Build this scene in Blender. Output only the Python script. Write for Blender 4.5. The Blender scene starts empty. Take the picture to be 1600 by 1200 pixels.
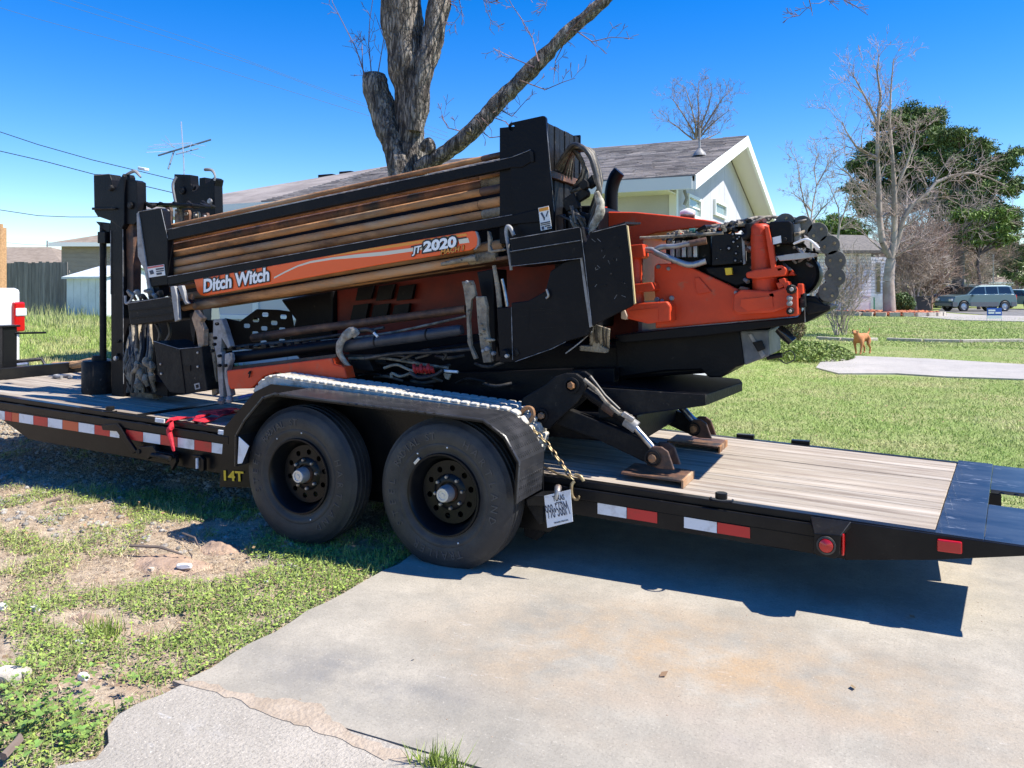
import bpy, bmesh, math, random
import numpy as np
from mathutils import Vector, Matrix, noise
R = math.radians
scene = bpy.context.scene
# ---------------------------------------------------------------- camera, light, exposure
F, HOR, H = 1244.0, 450.0, 1.5          # focal length in photo pixels, horizon row, eye height
CX, SX = 0.9020637525564684, -0.43160281083855645
XA = (CX, SX); YA = (-SX, CX)           # world X / Y axes in (right, forward)
cam = bpy.data.cameras.new('camera'); camo = bpy.data.objects.new('camera', cam)
scene.collection.objects.link(camo); scene.camera = camo
camo.location = (0, 0, H)
camo.rotation_euler = (R(90), 0, math.atan2(-SX, CX))
cam.lens = F / 1600 * 36; cam.sensor_width = 36; cam.shift_y = -150 / 1600
cam.clip_start = .1; cam.clip_end = 2000
SUN = Vector((.70, .18, 1)).normalized()
world = bpy.data.worlds.new('World'); scene.world = world; world.use_nodes = True
wn = world.node_tree.nodes; wl = world.node_tree.links
sky = wn.new('ShaderNodeTexSky'); sky.sky_type = 'NISHITA'; sky.sun_disc = False
sky.sun_elevation = math.asin(SUN.z); sky.sun_rotation = math.atan2(SUN.x, SUN.y)
sky.altitude = 0; sky.air_density = 1.0; sky.dust_density = 0.1; sky.ozone_density = 4.0
bg = wn['Background']; bg.inputs['Strength'].default_value = 0.1
hs = wn.new('ShaderNodeHueSaturation'); hs.inputs['Saturation'].default_value = 1.45; hs.inputs['Hue'].default_value = .514; hs.inputs['Value'].default_value = 1.25
wl.new(sky.outputs[0], hs.inputs['Color']); wl.new(hs.outputs[0], bg.inputs['Color'])
sun = bpy.data.lights.new('sun', 'SUN'); suno = bpy.data.objects.new('sun', sun)
scene.collection.objects.link(suno); sun.energy = 5.0; sun.angle = R(.5); sun.color = (1, .945, .85)
suno.rotation_euler = SUN.to_track_quat('Z', 'Y').to_euler()
scene.view_settings.view_transform = 'Standard'; scene.view_settings.look = 'None'
scene.view_settings.exposure = 0.8; scene.view_settings.gamma = 1
scene.render.engine = 'CYCLES'
scene.cycles.max_bounces = 6

# ---------------------------------------------------------------- helpers
C = scene.collection
def wd(px, py):
    r = (px - 800) / F; u = -(py - HOR) / F
    return Vector((r * XA[0] + XA[1], r * YA[0] + YA[1], u))
def W(px, py, Y):                       # photo point at plane Y
    d = wd(px, py); t = Y / d.y; return Vector((0, 0, H)) + d * t
def G(px, py, z=0.0):                   # photo point at height z
    d = wd(px, py); t = (z - H) / d.z; return Vector((0, 0, H)) + d * t
def XP(px, py, x):
    d = wd(px, py); t = x / d.x; return Vector((0, 0, H)) + d * t
def A(px, py, f):                       # photo point at forward distance f
    return Vector((0, 0, H)) + wd(px, py) * f
def fwd(p): return p.x * XA[1] + p.y * YA[1]
D0, DS = .407, -.0327
def dz(x): return D0 + DS * (x - .179)
def D(px, py, off=0):                   # point on the trailer deck
    d = wd(px, py); t = (D0 - DS * .179 + off - H) / (d.z - DS * d.x); return Vector((0, 0, H)) + d * t
def gz(x, y):
    t = min(max((-x - 13) / 12, 0), 1); return .6 * t * t * (3 - 2 * t) if y > 0 else 0
ORG = {}
class MB:
    def __init__(s): s.v = []; s.f = []
    def add(s, vs, fs):
        n = len(s.v); s.v += [tuple(v) for v in vs]; s.f += [tuple(i + n for i in f) for f in fs]; return s
    def box(s, c, size, rot=None):
        c = Vector(c); a, b, d = [q / 2 for q in size]
        vs = [Vector((i * a, j * b, k * d)) for i in (-1, 1) for j in (-1, 1) for k in (-1, 1)]
        if rot is not None: vs = [rot @ v for v in vs]
        return s.add([c + v for v in vs], [(0, 1, 3, 2), (4, 6, 7, 5), (0, 4, 5, 1), (2, 3, 7, 6), (0, 2, 6, 4), (1, 5, 7, 3)])
    def bb(s, x0, x1, y0, y1, z0, z1): return s.box(((x0 + x1) / 2, (y0 + y1) / 2, (z0 + z1) / 2), (abs(x1 - x0), abs(y1 - y0), abs(z1 - z0)))
    def db(s, x0, x1, y0, y1, z0, z1, s0=0, s1=0):     # box following the tilt of the deck, z as offsets from it
        vs = [(x + (s0 if x == x0 else s1) * (y - 4), y, dz(x) + z) for x in (x0, x1) for y in (y0, y1) for z in (z0, z1)]
        return s.add(vs, [(0, 1, 3, 2), (4, 6, 7, 5), (0, 4, 5, 1), (2, 3, 7, 6), (0, 2, 6, 4), (1, 5, 7, 3)])
    def prism(s, pts, off):               # closed outline pts pushed along the vector off
        n = len(pts); off = Vector(off); p = [Vector(q) for q in pts]
        return s.add(p + [q + off for q in p], [tuple(range(n)), tuple(range(2 * n - 1, n - 1, -1))] + [(i, i + n, (i + 1) % n + n, (i + 1) % n) for i in range(n)])
    def plate(s, px, Y, th): return s.prism([W(a, b, Y) for a, b in px], (0, th, 0))
    def tube(s, pts, r, n=8, caps=True, seed=None, amp=0, fr=6):
        pts = [Vector(p) for p in pts]; m = len(pts)
        rs = r if isinstance(r, (list, tuple)) else [r] * m
        base = len(s.v); t0 = (pts[1] - pts[0]).normalized()
        u = t0.orthogonal().normalized()
        for i, p in enumerate(pts):
            t = (pts[min(i + 1, m - 1)] - pts[max(i - 1, 0)])
            t = t.normalized() if t.length > 1e-9 else t0
            u = (u - t * u.dot(t)); u = u.normalized() if u.length > 1e-6 else t.orthogonal().normalized()
            w = t.cross(u)
            for k in range(n):
                a = 2 * math.pi * k / n; d = u * math.cos(a) + w * math.sin(a); rr = rs[i]
                if amp: rr *= 1 + amp * noise.noise((p + d * rs[i]) * fr + Vector((seed or 0, 0, 0)))
                s.v.append(tuple(p + d * rr))
        for i in range(m - 1):
            for k in range(n):
                a = base + i * n + k; b = base + i * n + (k + 1) % n
                s.f.append((a, b, b + n, a + n))
        if caps: s.f.append(tuple(base + k for k in range(n - 1, -1, -1))); s.f.append(tuple(base + (m - 1) * n + k for k in range(n)))
        return s
    def T(s, P, n=8, sub=4, amp=0, fr=6, seed=0):   # P: (px, py, Y, r in photo pixels), smoothed
        pts = [W(a, b, y) for a, b, y, r in P]; rs = [p[3] * fwd(q) / F for p, q in zip(P, pts)]
        if len(pts) > 2 and sub > 1:
            o, orr = [], []
            for i in range(len(pts) - 1):
                p0, p1, p2, p3 = pts[max(i - 1, 0)], pts[i], pts[i + 1], pts[min(i + 2, len(pts) - 1)]
                for j in range(sub):
                    t = j / sub
                    o.append(.5 * (2 * p1 + (p2 - p0) * t + (2 * p0 - 5 * p1 + 4 * p2 - p3) * t * t + (3 * p1 - p0 - 3 * p2 + p3) * t ** 3))
                    orr.append(rs[i] * (1 - t) + rs[i + 1] * t)
            pts, rs = o + [pts[-1]], orr + [rs[-1]]
        return s.tube(pts, rs, n, True, seed, amp, fr)
    def cyl(s, a, b, r, n=16): return s.tube([a, b], r, n)
    def lathe(s, c, axis, prof, n=32, close=False):  # prof: (distance along axis, radius)
        c = Vector(c); ax = Vector(axis).normalized(); u = Vector((0, 0, 1)) if abs(ax.z) < .9 else Vector((1, 0, 0)); u = (u - ax * u.dot(ax)).normalized(); w = ax.cross(u)
        b = len(s.v)
        for d, r in prof:
            for k in range(n):
                a = 2 * math.pi * k / n; s.v.append(tuple(c + ax * d + (u * math.cos(a) + w * math.sin(a)) * r))
        m = len(prof)
        for i in range(m if close else m - 1):
            j = (i + 1) % m
            for k in range(n): s.f.append((b + i * n + k, b + j * n + k, b + j * n + (k + 1) % n, b + i * n + (k + 1) % n))
        return s
    def build(s, name, m, parent=None, smooth=False, bevel=0, seg=2, **kw):
        o0 = ORG.get(parent.name, Vector()) if parent else Vector()
        me = bpy.data.meshes.new(name)
        vs = np.array(s.v, dtype=float) - np.array(o0)
        me.from_pydata(vs.tolist(), [], s.f); me.update()
        o = bpy.data.objects.new(name, me); C.objects.link(o)
        me.materials.append(m)
        if parent: o.parent = parent; ORG[o.name] = o0
        bm = bmesh.new(); bm.from_mesh(me); bmesh.ops.recalc_face_normals(bm, faces=bm.faces); bm.to_mesh(me); bm.free()
        if smooth:
            me.polygons.foreach_set('use_smooth', [True] * len(me.polygons))
            try: me.set_sharp_from_angle(angle=R(40))
            except Exception: pass
        if bevel:
            b = o.modifiers.new('bevel', 'BEVEL'); b.width = bevel; b.segments = seg; b.limit_method = 'ANGLE'; b.angle_limit = R(35)
        for k, v in kw.items(): o[k] = v
        return o
def raw(name, V, Fc, m, parent=None, **kw):      # numpy mesh, Fc (n,3) or (n,4)
    o0 = ORG.get(parent.name, Vector()) if parent else Vector()
    me = bpy.data.meshes.new(name); V = np.asarray(V, np.float32) - np.array(o0, np.float32); Fc = np.asarray(Fc, np.int32); k = Fc.shape[1]
    me.vertices.add(len(V)); me.vertices.foreach_set('co', V.ravel())
    me.loops.add(Fc.size); me.loops.foreach_set('vertex_index', Fc.ravel())
    me.polygons.add(len(Fc)); me.polygons.foreach_set('loop_start', np.arange(0, Fc.size, k, dtype=np.int32)); me.update(calc_edges=True); me.validate()
    me.materials.append(m); o = bpy.data.objects.new(name, me); C.objects.link(o)
    if parent: o.parent = parent; ORG[o.name] = o0
    for a, b in kw.items(): o[a] = b
    return o
def thing(name, label, cat, loc, group=None):
    o = bpy.data.objects.new(name, None); C.objects.link(o); o.location = loc; ORG[o.name] = Vector(loc)
    o.empty_display_size = .2; o['label'] = label; o['category'] = cat
    if group: o['group'] = group
    return o
def tag(o, label, cat, group=None):
    o['label'] = label; o['category'] = cat
    if group: o['group'] = group
    return o
def text(s, a, b, hpx, Y, m, parent, name='lettering', off=0.0, shear=0.0, front=0.0, bold=.02, **kw):
    """letters on the plane Y, baseline from photo point a to b, height in photo pixels"""
    cu = bpy.data.curves.new(name, 'FONT'); cu.body = s; cu.offset = bold + off; cu.extrude = .004; cu.shear = shear; cu.resolution_u = 3
    to = bpy.data.objects.new(name, cu); C.objects.link(to); bpy.context.view_layer.update()
    me = bpy.data.meshes.new_from_object(to.evaluated_get(bpy.context.evaluated_depsgraph_get())); C.objects.unlink(to); bpy.data.objects.remove(to)
    n = len(me.vertices); co = np.zeros(n * 3); me.vertices.foreach_get('co', co); co = co.reshape(-1, 3)
    x0, x1 = co[:, 0].min() + off, co[:, 0].max() - off
    p, q = W(a[0], a[1], Y - front), W(b[0], b[1], Y - front); L = (q - p).length; ex = (q - p) / L; ez = Vector((-ex.z, 0, ex.x))
    hh = hpx * fwd(p) / F; sx = L / (x1 - x0); sy = hh / .72
    P = np.array(p)[None] + (co[:, :1] - x0) * sx * np.array(ex)[None] + co[:, 1:2] * sy * np.array(ez)[None] - co[:, 2:3] * .2 * np.array((0, 1, 0))[None]
    o0 = ORG.get(parent.name, Vector()); P = P - np.array(o0)
    me.vertices.foreach_set('co', P.ravel()); me.materials.clear(); me.materials.append(m); me.update()
    o = bpy.data.objects.new(name, me); C.objects.link(o); o.parent = parent; ORG[o.name] = o0
    for k, v in kw.items(): o[k] = v
    return o
def holed(name, outer, holes, frame, th, m, parent, bevel=0):
    """flat plate with real holes; outer/holes in 2D, frame=(origin, ex, ey)"""
    cu = bpy.data.curves.new(name, 'CURVE'); cu.dimensions = '2D'; cu.fill_mode = 'BOTH'; cu.extrude = th / 2
    for ring in [outer] + holes:
        sp = cu.splines.new('POLY'); sp.points.add(len(ring) - 1); sp.use_cyclic_u = True
        for i, q in enumerate(ring): sp.points[i].co = (q[0], q[1], 0, 1)
    to = bpy.data.objects.new(name, cu); C.objects.link(to); bpy.context.view_layer.update()
    me = bpy.data.meshes.new_from_object(to.evaluated_get(bpy.context.evaluated_depsgraph_get())); C.objects.unlink(to); bpy.data.objects.remove(to)
    o, ex, ey = [Vector(q) for q in frame]; ez = ex.cross(ey)
    o0 = ORG.get(parent.name, Vector()) if parent else Vector()
    for v in me.vertices: v.co = o + ex * v.co.x + ey * v.co.y + ez * v.co.z - o0
    me.materials.clear(); me.materials.append(m); me.update()
    ob = bpy.data.objects.new(name, me); C.objects.link(ob)
    if parent: ob.parent = parent; ORG[ob.name] = o0
    return ob
def ring(cx, cy, r, n=16, sx=1, sy=1): return [(cx + math.cos(2 * math.pi * k / n) * r * sx, cy + math.sin(2 * math.pi * k / n) * r * sy) for k in range(n)]

# ---------------------------------------------------------------- materials
def mat(name, col, rough=.6, metal=0, c2=None, ns=8, amt=(.4, .6), stretch=(1, 1, 1), bump=0, bs=40, isl=0, obj_rnd=0, spec=.5, c3=None, n3=2.5, a3=(.55, .7), coat=0, world=False):
    m = bpy.data.materials.new(name); m.use_nodes = True; N = m.node_tree.nodes; L = m.node_tree.links
    b = N['Principled BSDF']; b.inputs['Roughness'].default_value = rough; b.inputs['Metallic'].default_value = metal
    b.inputs['Specular IOR Level'].default_value = spec
    if coat: b.inputs['Coat Weight'].default_value = coat; b.inputs['Coat Roughness'].default_value = .12
    tc = N.new('ShaderNodeTexCoord'); mp = N.new('ShaderNodeMapping'); mp.inputs['Scale'].default_value = stretch
    if world:
        ge = N.new('ShaderNodeNewGeometry'); L.new(ge.outputs['Position'], mp.inputs['Vector'])
    else: L.new(tc.outputs['Object'], mp.inputs['Vector'])
    vec = mp.outputs[0]
    if obj_rnd:
        oi = N.new('ShaderNodeObjectInfo'); va = N.new('ShaderNodeVectorMath'); va.operation = 'ADD'
        ml = N.new('ShaderNodeMath'); ml.operation = 'MULTIPLY'; ml.inputs[1].default_value = 37; L.new(oi.outputs['Random'], ml.inputs[0])
        L.new(vec, va.inputs[0]); L.new(ml.outputs[0], va.inputs[1]); vec = va.outputs[0]
    rgb = N.new('ShaderNodeRGB'); rgb.outputs[0].default_value = (*col, 1); out = rgb.outputs[0]
    def mixin(out, c, sc, rng, det=6):
        nz = N.new('ShaderNodeTexNoise'); nz.inputs['Scale'].default_value = sc; nz.inputs['Detail'].default_value = det; nz.inputs['Roughness'].default_value = .65; L.new(vec, nz.inputs['Vector'])
        mr = N.new('ShaderNodeMapRange'); mr.inputs[1].default_value = rng[0]; mr.inputs[2].default_value = rng[1]; L.new(nz.outputs[0], mr.inputs[0])
        mx = N.new('ShaderNodeMix'); mx.data_type = 'RGBA'; L.new(mr.outputs[0], mx.inputs[0]); L.new(out, mx.inputs[6]); mx.inputs[7].default_value = (*c, 1)
        return mx.outputs[2]
    if c2: out = mixin(out, c2, ns, amt)
    if c3: out = mixin(out, c3, n3, a3)
    if isl or obj_rnd:
        hv = N.new('ShaderNodeHueSaturation'); mr = N.new('ShaderNodeMapRange'); k = isl or obj_rnd
        mr.inputs[3].default_value = 1 - k; mr.inputs[4].default_value = 1 + k
        if isl: g = N.new('ShaderNodeNewGeometry'); L.new(g.outputs['Random Per Island'], mr.inputs[0])
        else: L.new(oi.outputs['Random'], mr.inputs[0])
        L.new(mr.outputs[0], hv.inputs['Value']); L.new(out, hv.inputs['Color']); out = hv.outputs[0]
        if isl:
            m2 = N.new('ShaderNodeMath'); m2.operation = 'MULTIPLY'; m2.inputs[1].default_value = 7.31; L.new(g.outputs['Random Per Island'], m2.inputs[0])
            m3 = N.new('ShaderNodeMath'); m3.operation = 'FRACT'; L.new(m2.outputs[0], m3.inputs[0])
            m4 = N.new('ShaderNodeMapRange'); m4.inputs[3].default_value = .5 - .03 * isl; m4.inputs[4].default_value = .5 + .03 * isl; L.new(m3.outputs[0], m4.inputs[0]); L.new(m4.outputs[0], hv.inputs['Hue'])
    L.new(out, b.inputs['Base Color'])
    if bump:
        nb = N.new('ShaderNodeTexNoise'); nb.inputs['Scale'].default_value = bs; nb.inputs['Detail'].default_value = 5; L.new(vec, nb.inputs['Vector'])
        bp = N.new('ShaderNodeBump'); bp.inputs['Strength'].default_value = bump; bp.inputs['Distance'].default_value = .02; L.new(nb.outputs[0], bp.inputs['Height']); L.new(bp.outputs[0], b.inputs['Normal'])
    return m
BLK = mat('black_paint', (.005, .0052, .007), .42, c2=(.014, .012, .012), ns=5, amt=(.5, .75), bump=.1, bs=60, c3=(.09, .075, .06), n3=11, a3=(.64, .88), spec=.14)
BLKD = mat('dusty_black_paint', (.01, .01, .011), .5, c2=(.03, .027, .023), ns=9, amt=(.48, .78), bump=.2, bs=50, c3=(.18, .15, .12), n3=22, a3=(.64, .8), spec=.16)
TBL = mat('trailer_black', (.008, .008, .009), .28, c2=(.018, .017, .015), ns=3, amt=(.45, .7), bump=.06, bs=80, c3=(.07, .062, .052), n3=10, a3=(.64, .82), spec=.2)
ORG_M = mat('orange_paint', (.7, .062, .013), .45, c2=(.56, .05, .013), ns=4, amt=(.42, .68), bump=.08, bs=30, c3=(.3, .15, .085), n3=11, a3=(.58, .8), spec=.35)
ORGB = mat('worn_orange_paint', (.66, .06, .016), .5, spec=.35, c2=(.48, .05, .016), ns=7, amt=(.4, .7), bump=.15, bs=40, c3=(.25, .17, .12), n3=20, a3=(.62, .8))
DECAL = mat('decal_orange', (.95, .11, .008), .3)
RUST = mat('rusty_pipe', (.45, .225, .1), .75, spec=.25, c2=(.13, .065, .035), ns=6, amt=(.4, .62), stretch=(.4, 1, 1), bump=.35, bs=70, obj_rnd=.2, c3=(.55, .38, .24), n3=3, a3=(.5, .7))
RUSTD = mat('dark_rusty_steel', (.1, .05, .032), .6, c2=(.25, .12, .06), ns=8, amt=(.45, .7), bump=.25, bs=50, c3=(.03, .025, .022), n3=5, a3=(.5, .65))
MUD = mat('dried_mud_steel', (.36, .3, .215), .85, c2=(.17, .135, .1), ns=14, amt=(.4, .65), bump=.6, bs=60, c3=(.05, .045, .04), n3=20, a3=(.58, .68))
DUST = mat('pale_dusty_rubber', (.56, .53, .46), .9, c2=(.3, .27, .22), ns=12, amt=(.45, .65), bump=.5, bs=50)
HOSE = mat('black_hose', (.025, .025, .025), .5, c2=(.12, .1, .08), ns=10, amt=(.45, .7))
HOSEM = mat('muddy_hose', (.3, .26, .2), .8, c2=(.09, .08, .065), ns=12, amt=(.4, .6), bump=.4, bs=50)
TIRE = mat('tire_rubber', (.024, .025, .028), .52, spec=.35, c2=(.055, .054, .052), ns=5, amt=(.4, .7), bump=.15, bs=120)
RIM = mat('black_rim', (.006, .007, .009), .3, c2=(.012, .012, .013), ns=6, amt=(.5, .8), spec=.22)
CHR = mat('chrome_rod', (.42, .42, .44), .3, 1, c2=(.2, .17, .14), ns=15, amt=(.45, .7))
STEEL = mat('bare_steel', (.4, .39, .38), .45, .7, c2=(.2, .14, .1), ns=12, amt=(.5, .7))
WHT = mat('white_paint', (.75, .75, .73), .5, c2=(.6, .58, .54), ns=3, amt=(.45, .7))
TWHT = mat('reflective_white', (.72, .75, .78), .35, c2=(.5, .5, .5), ns=12, amt=(.5, .7))
TRED = mat('reflective_red', (.55, .02, .02), .35, c2=(.4, .03, .02), ns=12, amt=(.5, .7))
LRED = mat('lamp_red', (.5, .008, .008), .15, coat=.5)
TORG = mat('orange_red_tape', (.6, .1, .03), .4)
YEL = mat('yellow_paint', (.75, .5, .02), .5)
GRYL = mat('grey_metal', (.3, .3, .3), .5, c2=(.15, .14, .13), ns=10, amt=(.45, .65))
CHAIN = mat('brass_chain', (.38, .3, .16), .5, .5, c2=(.2, .13, .07), ns=30, amt=(.45, .6))
REDS = mat('red_strap', (.68, .015, .03), .7, c2=(.5, .02, .04), ns=20, amt=(.4, .6), bump=.3, bs=80)
GLS = mat('dark_glass', (.015, .02, .025), .05, spec=.8)
WOOD = mat('deck_wood', (.39, .33, .26), .85, c2=(.2, .155, .12), ns=2.2, amt=(.42, .7), stretch=(.5, 9, 9), bump=.5, bs=9, obj_rnd=.13, c3=(.5, .455, .39), n3=1.6, a3=(.5, .72))
WOODN = mat('fresh_wood', (.55, .33, .16), .8, c2=(.4, .23, .11), ns=4, amt=(.4, .6), stretch=(1, 8, 8))
BARK = mat('oak_bark', (.29, .25, .21), .95, c2=(.05, .04, .033), ns=12, amt=(.45, .57), stretch=(1.6, 1.6, .35), bump=2.2, bs=13, c3=(.33, .31, .27), n3=2.2, a3=(.5, .68))
TWIG = mat('twig_bark', (.2, .15, .12), .9, c2=(.13, .1, .08), ns=5, isl=.2)
TWIGP = mat('pale_twig_bark', (.4, .34, .29), .9, c2=(.28, .22, .18), ns=1.5, isl=.25)
TWIGR = mat('reddish_twig_bark', (.3, .21, .16), .9, isl=.3)
PINE = mat('pine_needles', (.15, .22, .055), .75, isl=.5, c2=(.07, .11, .03), ns=.5)
PINEL = mat('bright_leaves', (.15, .24, .04), .7, isl=.5)
BUSH = mat('bush_leaves', (.08, .14, .03), .6, isl=.5)
WEED = mat('weed_leaves', (.2, .265, .06), .65, isl=.5)
WEED2 = mat('clover_leaves', (.25, .33, .06), .6, isl=.45)
STRAW = mat('dry_straw', (.5, .4, .26), .85, isl=.45)
GRASS = mat('lawn_blades', (.27, .37, .085), .7, isl=.45, c2=(.5, .45, .22), ns=.55, amt=(.48, .64), world=True)
BRICKR = mat('brick_red', (.3, .12, .07), .9, c2=(.2, .08, .05), ns=2)
GRY = mat('grey_siding', (.5, .5, .535), .8, c2=(.45, .45, .48), ns=1.2, amt=(.4, .6), bump=.1, bs=30)
TRIM = mat('white_trim', (.76, .77, .76), .5)
SOFF = mat('cream_soffit', (.74, .7, .66), .7)
SHING = mat('asphalt_shingles', (.3, .265, .24), .95, isl=.3, c2=(.2, .175, .16), ns=1.5, amt=(.4, .6), bump=.3, bs=60)
SHB = mat('brown_shingles', (.27, .22, .17), .95, c2=(.2, .16, .12), ns=3, isl=.15)
FENCE = mat('weathered_fence', (.27, .24, .21), .9, c2=(.16, .14, .12), ns=2, stretch=(8, 8, .5), obj_rnd=.2, bump=.3, bs=20)
STONE = mat('pale_stone', (.55, .5, .42), .9, c2=(.4, .35, .28), ns=12, bump=.6, bs=30, isl=.15)
DIRT = mat('dirt_clods', (.42, .3, .21), .95, c2=(.32, .22, .15), ns=8, bump=.8, bs=30, isl=.2)
GRAV = mat('gravel', (.3, .28, .25), .9, isl=.45)
MULCH = mat('red_mulch', (.5, .17, .08), .9, isl=.4)
CABLE = mat('black_cable', (.02, .02, .025), .6)
CABG = mat('grey_cable', (.12, .16, .2), .6)
ALU = mat('aluminium', (.55, .56, .58), .4, .6)
FUR = mat('dog_fur', (.5, .22, .085), .85, c2=(.38, .15, .055), ns=14, bump=.3, bs=60)
CARB = mat('blue_grey_car_paint', (.12, .19, .21), .3, .3, coat=.6)
CARG = mat('grey_car_cladding', (.13, .14, .145), .5)
CARK = mat('black_car_paint', (.012, .012, .014), .22, coat=.6)
CARW = mat('white_car_paint', (.72, .73, .74), .3, coat=.5)
CART = mat('teal_car_paint', (.05, .16, .17), .3, coat=.5)
BIN = mat('dark_bin_plastic', (.03, .033, .04), .55)
BLUE = mat('blue_sign', (.02, .09, .4), .5)
SHEDM = mat('white_shed_metal', (.68, .72, .74), .55, c2=(.58, .62, .63), ns=2)
# ================================================================ SETTING
rng = np.random.default_rng(5)
def vnoise(x, y, s=0):
    xi = np.floor(x).astype(int); yi = np.floor(y).astype(int); fx = x - xi; fy = y - yi
    fx = fx * fx * (3 - 2 * fx); fy = fy * fy * (3 - 2 * fy)
    def h(a, b): 
        n = (a * 374761393 + b * 668265263 + s * 1442695) & 0x7fffffff; n = ((n ^ (n >> 13)) * 1274126177) & 0x7fffffff; return (n & 0xffff) / 65535.
    return (h(xi, yi) * (1 - fx) + h(xi + 1, yi) * fx) * (1 - fy) + (h(xi, yi + 1) * (1 - fx) + h(xi + 1, yi + 1) * fx) * fy
def fbm(x, y, s=0): return (vnoise(x, y, s) + .5 * vnoise(2.1 * x, 2.1 * y, s + 1) + .25 * vnoise(4.3 * x, 4.3 * y, s + 2) + .12 * vnoise(9 * x, 9 * y, s + 3)) / 1.87
def gzn(x, y):
    t = np.clip((-x - 13) / 12, 0, 1); return .6 * t * t * (3 - 2 * t) * (y > 0)
GZ0 = -.015
def node_ground():
    m = bpy.data.materials.new('ground_soil_and_grass'); m.use_nodes = True; N = m.node_tree.nodes; L = m.node_tree.links; b = N['Principled BSDF']; b.inputs['Roughness'].default_value = .95; b.inputs['Specular IOR Level'].default_value = .1
    ge = N.new('ShaderNodeNewGeometry'); sp = N.new('ShaderNodeSeparateXYZ'); L.new(ge.outputs['Position'], sp.inputs[0])
    def nz(sc, det=6):
        n = N.new('ShaderNodeTexNoise'); n.inputs['Scale'].default_value = sc; n.inputs['Detail'].default_value = det; n.inputs['Roughness'].default_value = .7; L.new(ge.outputs['Position'], n.inputs['Vector']); return n.outputs[0]
    def mr(o, a, c, lo=0, hi=1):
        n = N.new('ShaderNodeMapRange'); n.inputs[1].default_value = a; n.inputs[2].default_value = c; n.inputs[3].default_value = lo; n.inputs[4].default_value = hi; L.new(o, n.inputs[0]); return n.outputs[0]
    def mx(f, a, c):
        n = N.new('ShaderNodeMix'); n.data_type = 'RGBA'; L.new(f, n.inputs[0])
        for i, q in ((6, a), (7, c)):
            if isinstance(q, tuple): n.inputs[i].default_value = (*q, 1)
            else: L.new(q, n.inputs[i])
        return n.outputs[2]
    def mul(a, c):
        n = N.new('ShaderNodeMath'); n.operation = 'MULTIPLY'; L.new(a, n.inputs[0]); L.new(c, n.inputs[1]); return n.outputs[0]
    g = mx(mr(nz(1.7), .4, .65), (.25, .325, .1), (.35, .365, .16))
    g = mx(mr(nz(.45), .5, .66), g, (.46, .4, .22))
    g = mx(mr(nz(28, 2), .42, .7), g, (.12, .18, .04))
    d = mx(mr(nz(2.6), .4, .62), (.42, .31, .215), (.52, .43, .32))
    d = mx(mr(nz(19, 4), .45, .68), d, (.22, .16, .11))
    d = mx(mr(nz(60, 2), .56, .68), d, (.46, .4, .31))
    near = mul(mr(sp.outputs[0], -1.5, -1.7), mr(sp.outputs[1], 6.1, 5.7))
    col = mx(near, g, d)
    L.new(col, b.inputs['Base Color'])
    bp = N.new('ShaderNodeBump'); bp.inputs['Strength'].default_value = .9; bp.inputs['Distance'].default_value = .03; L.new(nz(16, 8), bp.inputs['Height']); L.new(bp.outputs[0], b.inputs['Normal'])
    return m
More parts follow.
